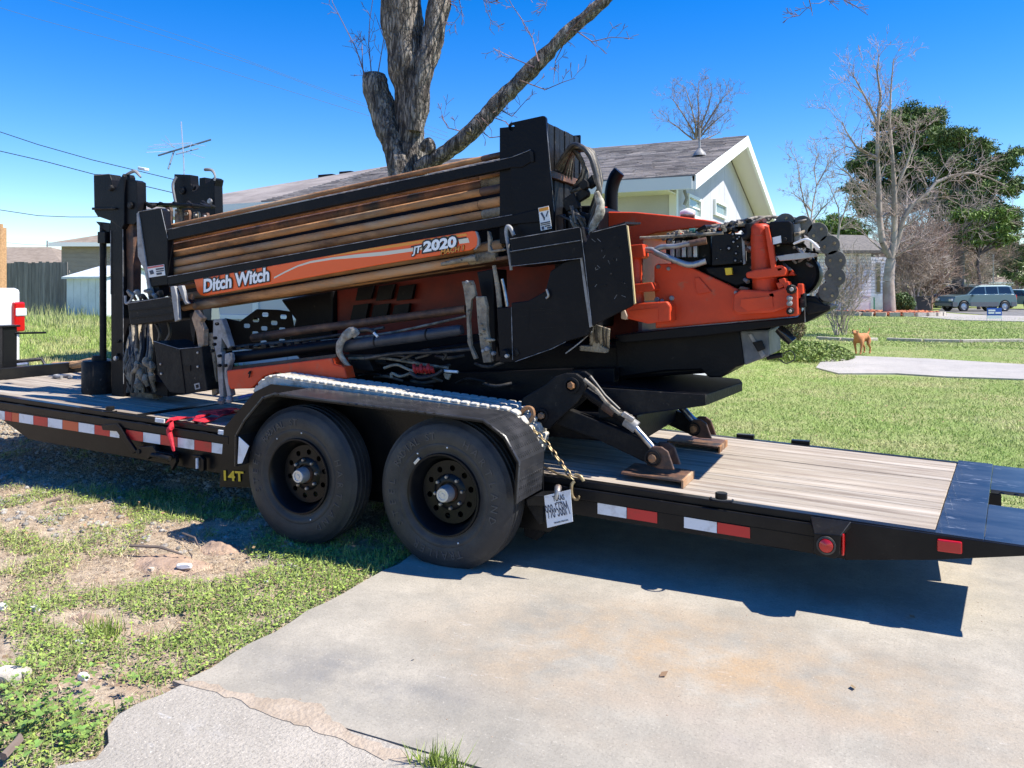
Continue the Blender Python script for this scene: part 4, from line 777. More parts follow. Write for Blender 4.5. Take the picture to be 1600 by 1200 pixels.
# far wood
V = []; n = 26000; xx = rng.uniform(-70, 75, n); 
yy = rng.uniform(150, 175, n); top = 5 + 6 * fbm(xx * .12, yy * 0, 6) * 1.3; zz = rng.uniform(0, 1, n) * top; P_ = np.stack([xx, yy, zz], -1); a = rng.normal(0, 1, (n, 3)); a /= np.linalg.norm(a, axis=1, keepdims=True); b = np.cross(a, rng.normal(0, 1, (n, 3))); b /= np.linalg.norm(b, axis=1, keepdims=True); q_ = rng.uniform(.25, .6, (n, 1))
raw('far_wood', np.stack([P_ - a * q_, P_ + b * q_ * .5, P_ + a * q_, P_ - b * q_ * .5], 1).reshape(-1, 3), np.arange(4 * n).reshape(-1, 4), mat('far_trees', (.12, .115, .065), .9, isl=.5, c2=(.06, .09, .035), ns=.08), kind='stuff')
t, P, L_ = simple_house('far_house', 'low pale house with long roof beyond the parked cars', 1525, 1640, 462, 441, 105, 8, A(1560, 432, 105).z, WHT, SHB, 2)
for i in range(5):
    m_ = MB(); box_local(m_, P(.8 + i * 1.9, -.02, 0), P(1, 0, 0) - P(0, 0, 0), P(0, 1, 0) - P(0, 0, 0), 0, .9, -.03, 0, .7, 1.8); m_.build('window', GLS, t)
c = A(1449, 460, 90); c.z = 0; zt = A(1449, 412, 90).z
tag(MB().lathe(tuple(c), (0, 0, 1), [(0, .45), (zt * .6, .3), (zt * .93, .2), (zt, .02)], 10).build('white_obelisk', TRIM), 'slim white garden obelisk behind the brown brush', 'obelisk')
c = A(1552, 470, 75); tag(MB().cyl((c.x, c.y, 0), (c.x, c.y, A(1552, 397, 75).z), .05, 6).build('flag_pole', GRYL), 'thin grey pole standing behind the blue-grey car', 'pole')
# garden border in front of the leafless shrub
gb = thing('garden_border', 'low pale kerb stones edging the bed behind the dog', 'edging', tuple(G(1310, 530)))
for a, b, c_, d in ((1275, 529, 1312, 531), (1314, 531, 1352, 533), (1355, 532, 1372, 531), (1385, 531, 1440, 533), (1444, 533, 1500, 534), (1504, 534, 1600, 533)):
    p, q_ = G(a, b), G(c_, d); e = q_ - p; L2 = e.length; e.normalize(); m_ = MB(); box_local(m_, (p.x, p.y, -.05), e, Vector((-e.y, e.x, 0)), 0, L2, 0, .14, 0, .11); m_.build('kerb_stone', STONE, gb, bevel=.015)
# --- yard sign
c = G(1554, 503); k = fwd(c) / F; ys_ = thing('yard_sign', 'small blue and white yard sign on wire legs in the far lawn', 'sign', tuple(c))
ex = Vector((CX, -SX, 0)) * -1; ex = Vector((XA[0], YA[0], 0)); w_, z1, z2, z3 = 11.5 * k, 5 * k, 10 * k, 22 * k
box = lambda mb, x0, x1, y0, y1, za, zb: box_local(mb, tuple(c), ex, Vector((-ex.y, ex.x, 0)), x0, x1, y0, y1, za, zb)
box(MB(), 0, 0, 0, 0, 0, 0)
m_ = MB(); box(m_, -w_, w_, 0, .02, z2, z3); m_.build('blue_panel', BLUE, ys_); m_ = MB(); box(m_, -w_, w_, 0, .02, z1, z2 - .005); m_.build('white_panel', TRIM, ys_)
for s_ in (-1, 1): m_ = MB(); box(m_, s_ * w_ - .01 * (s_ > 0), s_ * w_ + .01 * (s_ < 0), .02, .035, 0, z3); m_.build('leg', GRYL, ys_)
for j, (u0, u1, v) in enumerate(((-.85, .1, .66), (-.85, -.05, .34), (.1, .85, .34))):
    m_ = MB(); box(m_, u0 * w_, u1 * w_, -.006, -.001, z2 + v * (z3 - z2) - 1.3 * k, z2 + v * (z3 - z2) + 1.3 * k); m_.build('lettering', TRIM, ys_)
# --- wheelie bin
c = A(1443, 484, 50); c.z = 0; k = 50 / F; tb = thing('wheelie_bin', 'dark grey plastic wheelie bin on the far lawn left of the cars', 'bin', tuple(c))
h_ = 26 * k; w0, w1 = 9 * k, 10.5 * k
MB().add([(c.x + i * (w0 if z == 0 else w1), c.y + j * (w0 if z == 0 else w1), z * h_ * .86) for z in (0, 1) for i, j in ((-1, -1), (1, -1), (1, 1), (-1, 1))], [(0, 3, 2, 1), (4, 5, 6, 7), (0, 1, 5, 4), (1, 2, 6, 5), (2, 3, 7, 6), (3, 0, 4, 7)]).build('body', BIN, tb, bevel=.03)
MB().bb(c.x - w1 * 1.1, c.x + w1 * 1.1, c.y - w1 * 1.15, c.y + w1 * 1.1, h_ * .87, h_ * .95).build('lid', BIN, tb, bevel=.03)
MB().cyl((c.x - w1, c.y + w1 * 1.15, h_ * .8), (c.x + w1, c.y + w1 * 1.15, h_ * .8), .025, 8).build('handle', BIN, tb)
for s_ in (-1, 1): MB().cyl((c.x + s_ * w1 * .8, c.y + w1, .12), (c.x + s_ * w1, c.y + w1, .12), .12, 12).build('wheel', TIRE, tb)
# --- cars
def car(name, label, cat, loc, yaw, paint, Ln=4.45, Wd=1.8, style='suv', clad=None, group=None):
    t = thing(name, label, cat, loc, group); o = Vector(loc); Rm = Matrix.Rotation(yaw, 3, 'Z'); q = lambda x, y, z: o + Rm @ Vector((x, y, z)); h = Wd / 2; s = Ln / 4.45
    def sec(prof, y0, y1, nm, m, bev=.03, tz=None, tin=0, par=t):
        mb = MB(); n = len(prof); vs = []
        for y in (y0, y1):
            for (x, z) in prof:
                yy = y * (1 - tin * max(0, (z - tz)) / .6) if tz else y; vs.append(q(x * s, yy, z))
        mb.add(vs, [tuple(range(n)), tuple(range(2 * n - 1, n - 1, -1))] + [(i, i + n, (i + 1) % n + n, (i + 1) % n) for i in range(n)]); return mb.build(nm, m, par, bevel=bev)
    arch = lambda cx, r: [(cx + r * math.cos(a), .36 + r * math.sin(a)) for a in [math.pi * (1 - i / 8) for i in range(9)]]
    if style == 'pickup': body = [(2.2, .35), (2.25, .7), (2.15, 1.02), (.9, 1.12), (-2.2, 1.14), (-2.22, .5), (-2.15, .4)]
    elif style == 'sedan': body = [(2.2, .3), (2.22, .6), (2.0, .8), (1.1, .92), (-1.6, .98), (-2.15, .92), (-2.22, .5), (-2.1, .32)]
    else: body = [(2.05, .34), (2.1, .66), (2.0, .98), (1.2, 1.1), (-2.1, 1.13), (-2.2, .8), (-2.2, .42), (-2.1, .36)]
    low = [(-1.75 if style == 'pickup' else -1.72, .3)]
    body = body + arch(-1.38, .37)[0:9] + arch(1.38, .37)[0:9]
    sec(body, -h, h, 'body', paint, .04)
    if style == 'suv': cab = [(1.2, 1.04), (.5, 1.6), (.25, 1.68), (-1.6, 1.7), (-1.95, 1.64), (-2.12, 1.1)]
    elif style == 'pickup': cab = [(.95, 1.08), (.4, 1.62), (.1, 1.72), (-.6, 1.72), (-.85, 1.1)]
    else: cab = [(.95, .9), (.3, 1.32), (0, 1.38), (-.9, 1.36), (-1.7, .96)]
    sec(cab, -h * .95, h * .95, 'cabin', paint, .05, 1.0, .16)
    if clad: 
        for sg in (-1, 1): m_ = MB(); [m_.add([q(x * s, sg * (h + d_), z) for x in (x0, x1) for d_ in (-.02, .015) for z in (.33, .62)], [(0, 1, 3, 2), (4, 6, 7, 5), (0, 4, 5, 1), (2, 3, 7, 6), (0, 2, 6, 4), (1, 5, 7, 3)]) for x0, x1 in ((-.95, .95), (1.82, 2.15), (-2.15, -1.82))]; m_.build('side_cladding', clad, t)
    # windows
    zt = {'suv': 1.6, 'pickup': 1.6, 'sedan': 1.28}[style]; zb = {'suv': 1.15, 'pickup': 1.14, 'sedan': .96}[style]
    wins = {'suv': [((1.0, zb), (.5, zt - .05), (-.1, zt), (-.1, zb)), ((-.2, zb), (-.2, zt), (-.95, zt), (-.95, zb)), ((-1.06, zb + .03), (-1.06, zt), (-1.78, zt - .02), (-1.9, zb + .03))], 'pickup': [((.8, zb), (.36, zt - .05), (.1, zt), (.1, zb)), ((0, zb), (0, zt), (-.6, zt), (-.7, zb))], 'sedan': [((.75, zb), (.25, zt), (-.15, zt), (-.15, zb)), ((-.22, zb), (-.22, zt), (-.85, zt), (-1.2, zb))]}[style]
    for sg in (-1, 1):
        for wn_ in wins:
            m_ = MB(); yy = lambda z: sg * (h * .95 * (1 - .16 * max(0, z - 1.0) / .6) + .006); m_.prism([q(x * s, yy(z), z) for x, z in wn_], Rm @ Vector((0, sg * .006, 0))); m_.build('window', GLS, t)
        m_ = MB().box(q(.8 * s, sg * (h + .08), 1.05), (.14, .16, .12), Rm); m_.build('mirror', paint, t, bevel=.02)
    (xa, za), (xb, zb2) = cab[0], cab[1]
    m_ = MB(); m_.prism([q((xa + .012) * s, -h * .86, za + .06), q((xa + .012) * s, h * .86, za + .06), q((xb + .035) * s, h * .74, zb2 - .02), q((xb + .035) * s, -h * .74, zb2 - .02)], Rm @ Vector((.01, 0, .008))); m_.build('windscreen', GLS, t)
    if style == 'suv': m_ = MB(); m_.prism([q(-2.0 * s, -h * .75, 1.5), q(-2.0 * s, h * .75, 1.5), q(-2.13 * s, h * .8, 1.12), q(-2.13 * s, -h * .8, 1.12)], Rm @ Vector((-.015, 0, 0))); m_.build('rear_window', GLS, t)
    for sg in (-1, 1):
        MB().box(q(2.14 * s, sg * h * .78, .74), (.14, .3, .16), Rm).build('headlight', ALU, t, bevel=.02); MB().box(q(-2.15 * s, sg * h * .86, .9), (.14, .2, .34), Rm).build('tail_light', LRED, t, bevel=.02)
    MB().box(q(2.2 * s, 0, .45), (.12, Wd * .92, .22), Rm).build('bumper', clad or paint, t, bevel=.03); MB().box(q(-2.2 * s, 0, .48), (.14, Wd * .94, .22), Rm).build('bumper', clad or paint, t, bevel=.03)
    if style == 'suv':
        for sg in (-1, 1): MB().tube([q(.1 * s, sg * h * .72, 1.72), q(-.8 * s, sg * h * .72, 1.76), q(-1.6 * s, sg * h * .72, 1.74)], .02, 6).build('roof_rail', GRYL, t)
    for x in (1.38, -1.38):
        for sg in (-1, 1):
            c0 = q(x * s, sg * (h - .1), .34); ax = Rm @ Vector((0, sg, 0)); wh = MB().lathe(c0 - ax * .1, ax, [(0, .2), (0, .31), (.03, .34), (.19, .34), (.22, .31), (.22, .21)], 20).build('wheel', TIRE, t, smooth=True)
            MB().lathe(c0 - ax * .1, ax, [(.2, .21), (.17, .19), (.19, .06), (.21, .05), (.21, .001)], 14).build('rim', ALU, wh, smooth=True)
    return t
ax_yaw = math.atan2(YA[0], XA[0])      # heading along the picture
c = A(1524, 488, 52); car('parked_suv', 'blue-grey sport utility car with grey lower cladding parked on the far lawn', 'car', (c.x, c.y, -.02), ax_yaw + math.pi + .08, CARB, 4.45, 1.8, 'suv', CARG)
G_C = 'cars parked behind the blue-grey one'
c = A(1497, 482, 62); car('parked_suv', 'black sport utility car mostly hidden behind the blue-grey one', 'car', (c.x, c.y, 0), ax_yaw + math.pi + .4, CARK, 4.7, 1.85, 'suv', None, G_C)
c = A(1535, 481, 72); car('parked_pickup', 'black pickup whose cab top shows above the blue-grey car', 'car', (c.x, c.y, 0), ax_yaw, CARK, 5.4, 1.9, 'pickup', None, G_C)
c = A(1592, 487, 57); car('parked_car', 'dark teal car behind the tail of the blue-grey one at the right border', 'car', (c.x, c.y, 0), ax_yaw + 1.9, CART, 4.4, 1.75, 'sedan', None, G_C)
c = A(1592, 474, 80); car('parked_car', 'white car farthest off at the right border', 'car', (c.x, c.y, 0), ax_yaw + math.pi, CARW, 4.4, 1.75, 'sedan', None, G_C)
# --- white pickup towing the trailer
pk = thing('pickup_truck', 'white pickup truck hitched in front of the trailer at the left border', 'truck', (-12, 4.85, 0))
XR = -9.05
MB().bb(XR - 2.1, XR, 3.87, 5.83, .62, 1.5).build('bed', CARW, pk, bevel=.05)
MB().bb(XR, XR + .03, 4.1, 5.6, .8, 1.46).build('tailgate', CARW, pk, bevel=.02)
MB().prism([(XR - 2.12, 3.9, .62), (XR - 2.12, 3.9, 1.2), (XR - 2.15, 3.95, 1.5), (XR - 2.4, 4.0, 2.02), (XR - 4.0, 4.0, 2.05), (XR - 4.7, 3.95, 1.5), (XR - 5.9, 3.9, 1.4), (XR - 6.1, 3.9, 1.0), (XR - 6.1, 3.9, .62)], (0, 1.9, 0)).build('cab', CARW, pk, bevel=.08)
MB().bb(XR - 2.5, XR - 2.37, 4.15, 5.55, 1.5, 1.95).build('rear_window', GLS, pk)
for y in (3.84, 5.72): MB().bb(XR - .06, XR + .045, y, y + .13, 1.0, 1.34).build('tail_light', LRED, pk, bevel=.02)
MB().bb(XR - .08, XR + .055, 5.735, 5.86, 1.18, 1.27).build('reversing_lamp', TWHT, pk, bevel=.01)
MB().bb(XR - .02, XR + .22, 3.9, 5.8, .5, .68).build('bumper', CHR, pk, bevel=.04)
for x in (XR - 1.2, XR - 5.0):
    for y in (3.92, 5.78):
        s_ = -1 if y < 5 else 1; wh = MB().lathe((x, y, .4), (0, s_, 0), [(-.25, .2), (-.25, .36), (-.22, .4), (.0, .4), (.03, .36), (.03, .22)], 28).build('wheel', TIRE, pk, smooth=True); MB().lathe((x, y, .4), (0, s_, 0), [(.02, .22), (-.02, .2), (0, .05), (.02, .001)], 20).build('rim', ALU, wh, smooth=True)
# --- dog
c = G(1342, 554); dog = thing('dog', 'short-haired reddish-tan dog walking along the edge of the footpath', 'dog', (c.x, c.y, 0))
def skin(name, nodes, edges, m, parent, lvl=2, root=0):
    o0 = ORG[parent.name]; me = bpy.data.meshes.new(name); me.from_pydata([tuple(Vector(n[0]) - o0) for n in nodes], edges, []); o = bpy.data.objects.new(name, me); C.objects.link(o); o.parent = parent; ORG[o.name] = o0
    md = o.modifiers.new('skin', 'SKIN'); sv = me.skin_vertices[0].data
    for i, n in enumerate(nodes): sv[i].radius = n[1] if isinstance(n[1], tuple) else (n[1], n[1]); sv[i].use_root = (i == root)
    sb = o.modifiers.new('sub', 'SUBSURF'); sb.levels = sb.render_levels = lvl; md.use_smooth_shade = True; me.materials.append(m); return o
dd = (Vector((-.33, -.94, 0))).normalized(); ds = Vector((dd.y, -dd.x, 0)) * -1   # heading towards the viewer, a little left
dp = lambda f, s, z: Vector((c.x, c.y, 0)) + dd * (f - .1) + ds * s + Vector((0, 0, z))
nodes = [(dp(-.3, 0, .40), (.085, .085)), (dp(-.12, 0, .385), (.085, .095)), (dp(.08, 0, .38), (.095, .115)), (dp(.18, 0, .40), (.08, .09)), (dp(.26, 0, .47), (.06, .062)), (dp(.31, 0, .52), (.06, .06)), (dp(.37, 0, .505), (.035, .036)), (dp(.43, 0, .495), (.026, .026)),
 (dp(.13, .085, .28), .045), (dp(.17, .08, .15), .026), (dp(.2, .075, .03), .022), (dp(.24, .075, .018), .02),
 (dp(.13, -.085, .28), .045), (dp(.1, -.08, .16), .026), (dp(.06, -.075, .03), .022), (dp(.1, -.075, .018), .02),
 (dp(-.28, .085, .31), .055), (dp(-.22, .085, .22), .036), (dp(-.34, .085, .14), .022), (dp(-.32, .085, .03), .02), (dp(-.28, .085, .017), .02),
 (dp(-.28, -.085, .31), .055), (dp(-.32, -.085, .22), .036), (dp(-.44, -.085, .14), .022), (dp(-.44, -.085, .03), .02), (dp(-.4, -.085, .017), .02),
 (dp(-.38, 0, .44), .025), (dp(-.46, .01, .5), .016), (dp(-.48, .02, .58), .011)]
edges = [(0, 1), (1, 2), (2, 3), (3, 4), (4, 5), (5, 6), (6, 7), (2, 8), (8, 9), (9, 10), (10, 11), (2, 12), (12, 13), (13, 14), (14, 15), (0, 16), (16, 17), (17, 18), (18, 19), (19, 20), (0, 21), (21, 22), (22, 23), (23, 24), (24, 25), (0, 26), (26, 27), (27, 28)]
skin('body', nodes, edges, FUR, dog, 2, 1)
for s_ in (-1, 1):
    MB().add([dp(.29, s_ * .035, .575), dp(.33, s_ * .06, .565), dp(.3, s_ * .085, .5), dp(.27, s_ * .06, .55), dp(.29, s_ * .05, .585)], [(0, 1, 2), (0, 2, 3), (0, 4, 1), (1, 4, 2), (4, 3, 2), (0, 3, 4)]).build('ear', mat('dark_fur', (.25, .09, .035), .9), dog)
    MB().lathe(dp(.352, s_ * .03, .535), dd, [(-.008, .001), (-.004, .008), (.003, .008), (.007, .001)], 8).build('eye', CARK, dog)
MB().lathe(dp(.447, 0, .5), dd, [(-.012, .001), (-.004, .017), (.008, .016), (.014, .001)], 10).build('nose', CARK, dog)
# ================================================================ BIG TREE
def bark_nodes(m):
    N = m.node_tree.nodes; L = m.node_tree.links; b = N['Principled BSDF']; tc = N.new('ShaderNodeTexCoord'); mp = N.new('ShaderNodeMapping'); mp.inputs['Scale'].default_value = (20, 20, 4.5); L.new(tc.outputs['Object'], mp.inputs[0])
    nz = N.new('ShaderNodeTexNoise'); nz.inputs['Scale'].default_value = 1.2; nz.inputs['Detail'].default_value = 4; L.new(mp.outputs[0], nz.inputs['Vector']); sc = N.new('ShaderNodeVectorMath'); sc.operation = 'SCALE'; sc.inputs['Scale'].default_value = 1.6; L.new(nz.outputs[1], sc.inputs[0])
    ad = N.new('ShaderNodeVectorMath'); ad.operation = 'ADD'; L.new(mp.outputs[0], ad.inputs[0]); L.new(sc.outputs[0], ad.inputs[1])
    vo = N.new('ShaderNodeTexVoronoi'); vo.feature = 'DISTANCE_TO_EDGE'; vo.inputs['Scale'].default_value = 1; L.new(ad.outputs[0], vo.inputs['Vector'])
    mr = N.new('ShaderNodeMapRange'); mr.inputs[1].default_value = 0; mr.inputs[2].default_value = .22; L.new(vo.outputs['Distance'], mr.inputs[0])
    src = b.inputs['Base Color'].links[0].from_socket; mx = N.new('ShaderNodeMix'); mx.data_type = 'RGBA'; mx.inputs[6].default_value = (.045, .036, .03, 1); L.new(src, mx.inputs[7])
    m2 = N.new('ShaderNodeMapRange'); m2.inputs[1].default_value = 0; m2.inputs[2].default_value = .14; m2.inputs[3].default_value = .25; L.new(vo.outputs['Distance'], m2.inputs[0]); L.new(m2.outputs[0], mx.inputs[0]); L.new(mx.outputs[2], b.inputs['Base Color'])
    bp = N.new('ShaderNodeBump'); bp.inputs['Strength'].default_value = 1; bp.inputs['Distance'].default_value = .025; L.new(mr.outputs[0], bp.inputs['Height'])
    old = b.inputs['Normal'].links[0].from_socket; L.new(old, bp.inputs['Normal']); L.new(bp.outputs[0], b.inputs['Normal'])
bark_nodes(BARK)
YT = 8.0
bt = thing('oak_tree', 'huge grey-barked tree with a sawn-off stub and one long limb rising to the right', 'tree', tuple(Vector((W(640, 300, YT).x, YT, 0))))
def bark_tube(name, P, n=40, sub=7, amp=.22, fr=2.6, Y=YT):
    m_ = MB(); m_.T([(a, b, Y + (q[0] if q else 0), r) for a, b, r, *q in P], n, sub, amp, fr, 3)
    co = []
    for v in m_.v:      # deep vertical furrows
        v = Vector(v); k = noise.noise(Vector((v.x * 16, v.y * 16, v.z * 3.2))) * .022 + noise.noise(Vector((v.x * 40, v.y * 40, v.z * 9))) * .012; co.append(tuple(v + Vector((k, k * .6, 0))))
    m_.v = co; return m_.build(name, BARK, bt, smooth=True)
bark_tube('trunk', [(642, 640, 50), (640, 470, 45), (640, 360, 38), (641, 300, 32), (644, 262, 24), (642, 225, 23), (641, 190, 23), (643, 145, 27), (637, 105, 30), (633, 60, 30), (628, 0, 31), (622, -60, 28), (612, -160, 20)], 56, 9)
bark_tube('sawn_stub', [(640, 330, 30, -.1), (632, 278, 22, -.12), (620, 240, 19, -.12), (604, 195, 20, -.12), (592, 155, 20, -.1), (585, 130, 20, -.08), (584, 118, 17, -.07), (584, 114, 10, -.07)], 40, 8)
bark_tube('limb', [(648, 205, 14, -.1), (655, 150, 15, -.1), (664, 110, 15, -.08), (676, 60, 16, 0), (686, 0, 17, .1), (694, -60, 15, .2), (715, -170, 10, .4)], 32, 8)
bark_tube('limb', [(655, 262, 14, -.1), (672, 254, 14, -.12), (695, 240, 13, -.12), (738, 205, 13, -.1), (781, 158, 12, 0), (837, 102, 11.5, .1), (890, 48, 10, .2), (953, -8, 9, .3), (1040, -110, 7, .6)], 28, 8)
m_ = MB(); m_.T([(660, 232, YT - .1, 7), (670, 222, YT - .16, 8), (674, 230, YT - .18, 7), (668, 240, YT - .18, 4)], 14, 4, .4, 9, 2); m_.build('burl', BARK, bt, smooth=True)
for a, b, r in ((732, 204, 5),):
    m_ = MB(); m_.T([(a, b, YT - .2, r), (a - 1, b - 1, YT - .3, r * .5)], 12, 2, .5, 8, a); m_.build('knot', BARK, bt, smooth=True)
T_ = Tree(77)
for P in ([(570, 118), (556, 75), (538, 40), (520, 5), (510, -30)], [(580, 114), (576, 70), (578, 30), (584, -10), (590, -40)], [(568, 122), (566, 95), (566, 70), (562, 48)], [(841, 96), (832, 60), (815, 30), (800, 8), (780, -30)], [(885, 52), (940, 0), (990, -30)], [(812, 125), (852, 140), (880, 128), (899, 122)], [(890, 50), (868, 95), (865, 130)], [(775, 168), (800, 182), (830, 148)], [(745, 200), (765, 215), (795, 212), (815, 216)], [(760, 180), (790, 190), (808, 210)], [(590, 120), (600, 60), (585, 20)], [(835, 105), (800, 90), (770, 75)], [(720, 205), (700, 200), (690, 180)], [(895, 45), (925, 65), (955, 58), (990, 60)]):
    T_.path([W(a, b, YT + random.uniform(-.3, .3)) for a, b in P], .008, .003, 2, (2, .16, 1))
for P in ([(700, -60), (740, -20), (760, 5)], [(720, -80), (790, -30), (820, 0)], [(740, -90), (830, -40), (880, -5)], [(690, -40), (715, -10), (722, 20)], [(1190, -120), (1230, -40), (1262, -10), (1268, 15)], [(1190, -120), (1240, -60), (1288, -20)]):
    T_.path([W(a, b, YT + random.uniform(-.4, .4)) for a, b in P], .012, .004, 2, (3, .26, 2))
T_.seg[1] += T_.seg[0]; T_.seg[0] = []
T_.build(bt, TWIG, mat('budding_twigs', (.2, .13, .13), .9, isl=.3), .0016)

# ================================================================ TRAILER
YR_, YD0, YD1, YFAR = 4.0, 4.06, 5.68, 5.74
XF, XS1, XS2, XE, XEND = -7.42, -5.0, -4.92, .165, .53
tr = thing('flatbed_trailer', 'black tandem-axle flatbed equipment trailer with weathered plank deck and striped side tape', 'trailer', (-2.6, 4.85, 0))
npk = 12; pwd = (YD1 - YD0) / npk
TB_ = lambda nm, x0, x1, y0, y1, z0, z1, m=TBL, bev=.004, s0=0, s1=0: MB().db(x0, x1, y0, y1, z0, z1, s0, s1).build(nm, m, tr, bevel=bev)
protoA = protoB = None
for i in range(npk):
    y0 = YD0 + i * pwd + .001; y1 = y0 + pwd - .004
    for (xa, xb) in ((XF + .03, XS1), (XS2, XE)):
        o = MB().db(xa + random.uniform(0, .006), xb - random.uniform(0, .003), y0, y1, -.045 + random.uniform(-.002, .002), random.uniform(-.003, .001), 0 if xa < XS2 - .01 else .1, .1 if xa < XS2 - .01 else .117).build('deck_plank', WOOD, tr, bevel=.005)
TB_('under_deck_light_block', XF + .05, XE, YD0, YD1, -.06, -.052)  # added sheet, stops light leaking through the gaps between planks
TB_('end_bar', XE - .05, XE + .02, YD0, YD1, -.1, -.046, TBL, .004, .117, .117)
TB_('cross_bar', XS1 + .005, XS2 - .005, YD0, YD1, -.05, .003, TBL, .004, .1, .1)
TB_('side_lip', XF, XEND, YR_, YD0 - .004, -.03, .006); TB_('side_lip', XF, XEND, YD1 + .004, YFAR, -.03, .006)
TB_('frame_rail', XF, -.2, YR_ + .07, YR_ + .12, -.2, -.032); TB_('frame_rail', XF, -.2, YFAR - .12, YFAR - .07, -.2, -.032)
# rub rail and the outer channel with the tape
TB_('rub_rail', XF, -4.0, YR_ - .025, YR_ - .008, -.088, -.035); TB_('rub_rail', -1.62, -.28, YR_ - .025, YR_ - .008, -.088, -.03)
TB_('side_channel', XF, -3.9, YR_ - .012, YR_ + .02, -.16, -.09); TB_('side_channel', -1.68, -.2, YR_ - .012, YR_ + .02, -.175, -.09)
TB_('rub_rail', XF, -.28, YFAR + .008, YFAR + .025, -.088, -.03); TB_('side_channel', XF, -.2, YFAR - .02, YFAR + .012, -.175, -.09)
for x in (-6.9, -6.2, -5.55, -4.85, -4.25, -1.5, -1.05, -.62):
    TB_('stake_pocket', x - .04, x + .04, YR_ - .01, YR_ + .06, -.12, -.033)
    TB_('stake_pocket', x - .04, x + .04, YFAR - .06, YFAR + .01, -.12, -.033)
# deep main beams with the tapered nose, rear dovetail beam
def beam(y):
    p = [W(-200, 620, y), W(0, 655, y), W(45, 695, y), W(370, 752, y)]
    x0, x1, x2, x3 = [q.x for q in p]; d = -.31
    MB().prism([(XF, y, dz(XF) - .09), (x1, y, dz(x1) - .18), (x2, y, dz(x2) + d), (-1.7, y, dz(-1.7) + d), (-1.55, y, dz(-1.55) - .18), (-.2, y, dz(-.2) - .17), (XE, y, dz(XE) - .105), (XEND, y, dz(XEND) - .022), (XEND, y, dz(XEND) - .012), (XE, y, dz(XE) - .035), (-1.5, y, dz(-1.5) - .035), (XF, y, dz(XF) - .035)], (0, .05, 0)).build('main_beam', TBL, tr, bevel=.004)
beam(YR_ + .025); beam(YFAR - .075)
MB().prism([(-.2, YR_ - .014, dz(-.2) - .178), (XE, YR_ - .014, dz(XE) - .112), (XEND, YR_ - .014, dz(XEND) - .028), (XEND, YR_ - .014, dz(XEND) + .005), (-.2, YR_ - .014, dz(-.2) - .0)], (0, .02, 0)).build('dovetail_side', TBL, tr, bevel=.003)
for x in np.arange(-7.1, -.1, .62): TB_('cross_member', x - .03, x + .03, YR_ + .1, YFAR - .1, -.16, -.062)
# rear tread plate with the cut-out
TREAD = mat('tread_plate', (.02, .028, .045), .32, .35, c2=(.07, .08, .095), ns=4, amt=(.4, .7), bump=0, c3=(.45, .46, .47), n3=9, a3=(.6, .72), stretch=(.6, 2.0, 1))
def add_tread(m, s=42, st=.5):
    N = m.node_tree.nodes; L = m.node_tree.links; tc = N.new('ShaderNodeTexCoord'); out = None
    hs_ = []
    for rot in (R(45), R(-45)):
        mp = N.new('ShaderNodeMapping'); mp.inputs['Rotation'].default_value = (0, 0, rot); mp.inputs['Scale'].default_value = (s * .5, s * 1.2, s * .5); L.new(tc.outputs['Object'], mp.inputs[0])
        vo = N.new('ShaderNodeTexVoronoi'); vo.inputs['Scale'].default_value = 1; vo.inputs['Randomness'].default_value = 0; L.new(mp.outputs[0], vo.inputs[0]); hs_.append(vo.outputs[0])
    mn = N.new('ShaderNodeMath'); mn.operation = 'MINIMUM'; L.new(hs_[0], mn.inputs[0]); L.new(hs_[1], mn.inputs[1])
    mr = N.new('ShaderNodeMapRange'); mr.inputs[1].default_value = .32; mr.inputs[2].default_value = .2; L.new(mn.outputs[0], mr.inputs[0])
    bp = N.new('ShaderNodeBump'); bp.inputs['Strength'].default_value = st; bp.inputs['Distance'].default_value = .012; L.new(mr.outputs[0], bp.inputs['Height']); L.new(bp.outputs[0], N['Principled BSDF'].inputs['Normal'])
add_tread(TREAD, 42, 1.0); TREAD.node_tree.nodes['Principled BSDF'].inputs['Specular IOR Level'].default_value = .9
FEND = mat('fender_tread', (.022, .023, .026), .33, c2=(.05, .05, .055), ns=6, amt=(.45, .7), c3=(.35, .35, .36), n3=30, a3=(.68, .8)); add_tread(FEND, 50, 1.0)
h0, h1, h2 = D(1549, 767), D(1548, 791), 0
YH0, YH1, XH = 4.67, 5.03, .455
XH0 = XH - .117 * .85; SH = lambda y: XH0 + .117 * (y - 4)
TB_('tread_plate', XE + .004, XH0, YR_, YFAR, -.012, .008, TREAD, .002, .117, .117) 
for q_ in ([(SH(YR_) + .002, YR_), (XEND, YR_), (.61, YH0), (SH(YH0) + .002, YH0)], [(SH(YH1) + .002, YH1), (.65, YH1), (.74, YFAR), (SH(YFAR) + .002, YFAR)]): MB().prism([(x, y, dz(x) + .008) for x, y in q_], (0, 0, -.02)).build('tread_plate', TREAD, tr, bevel=.002)
TB_('notch_edge', XH, XEND, YH1, YH1 + .01, -.1, -.013); TB_('notch_edge', XH - .03, XH - .02, YH0, YH1, -.1, -.013)
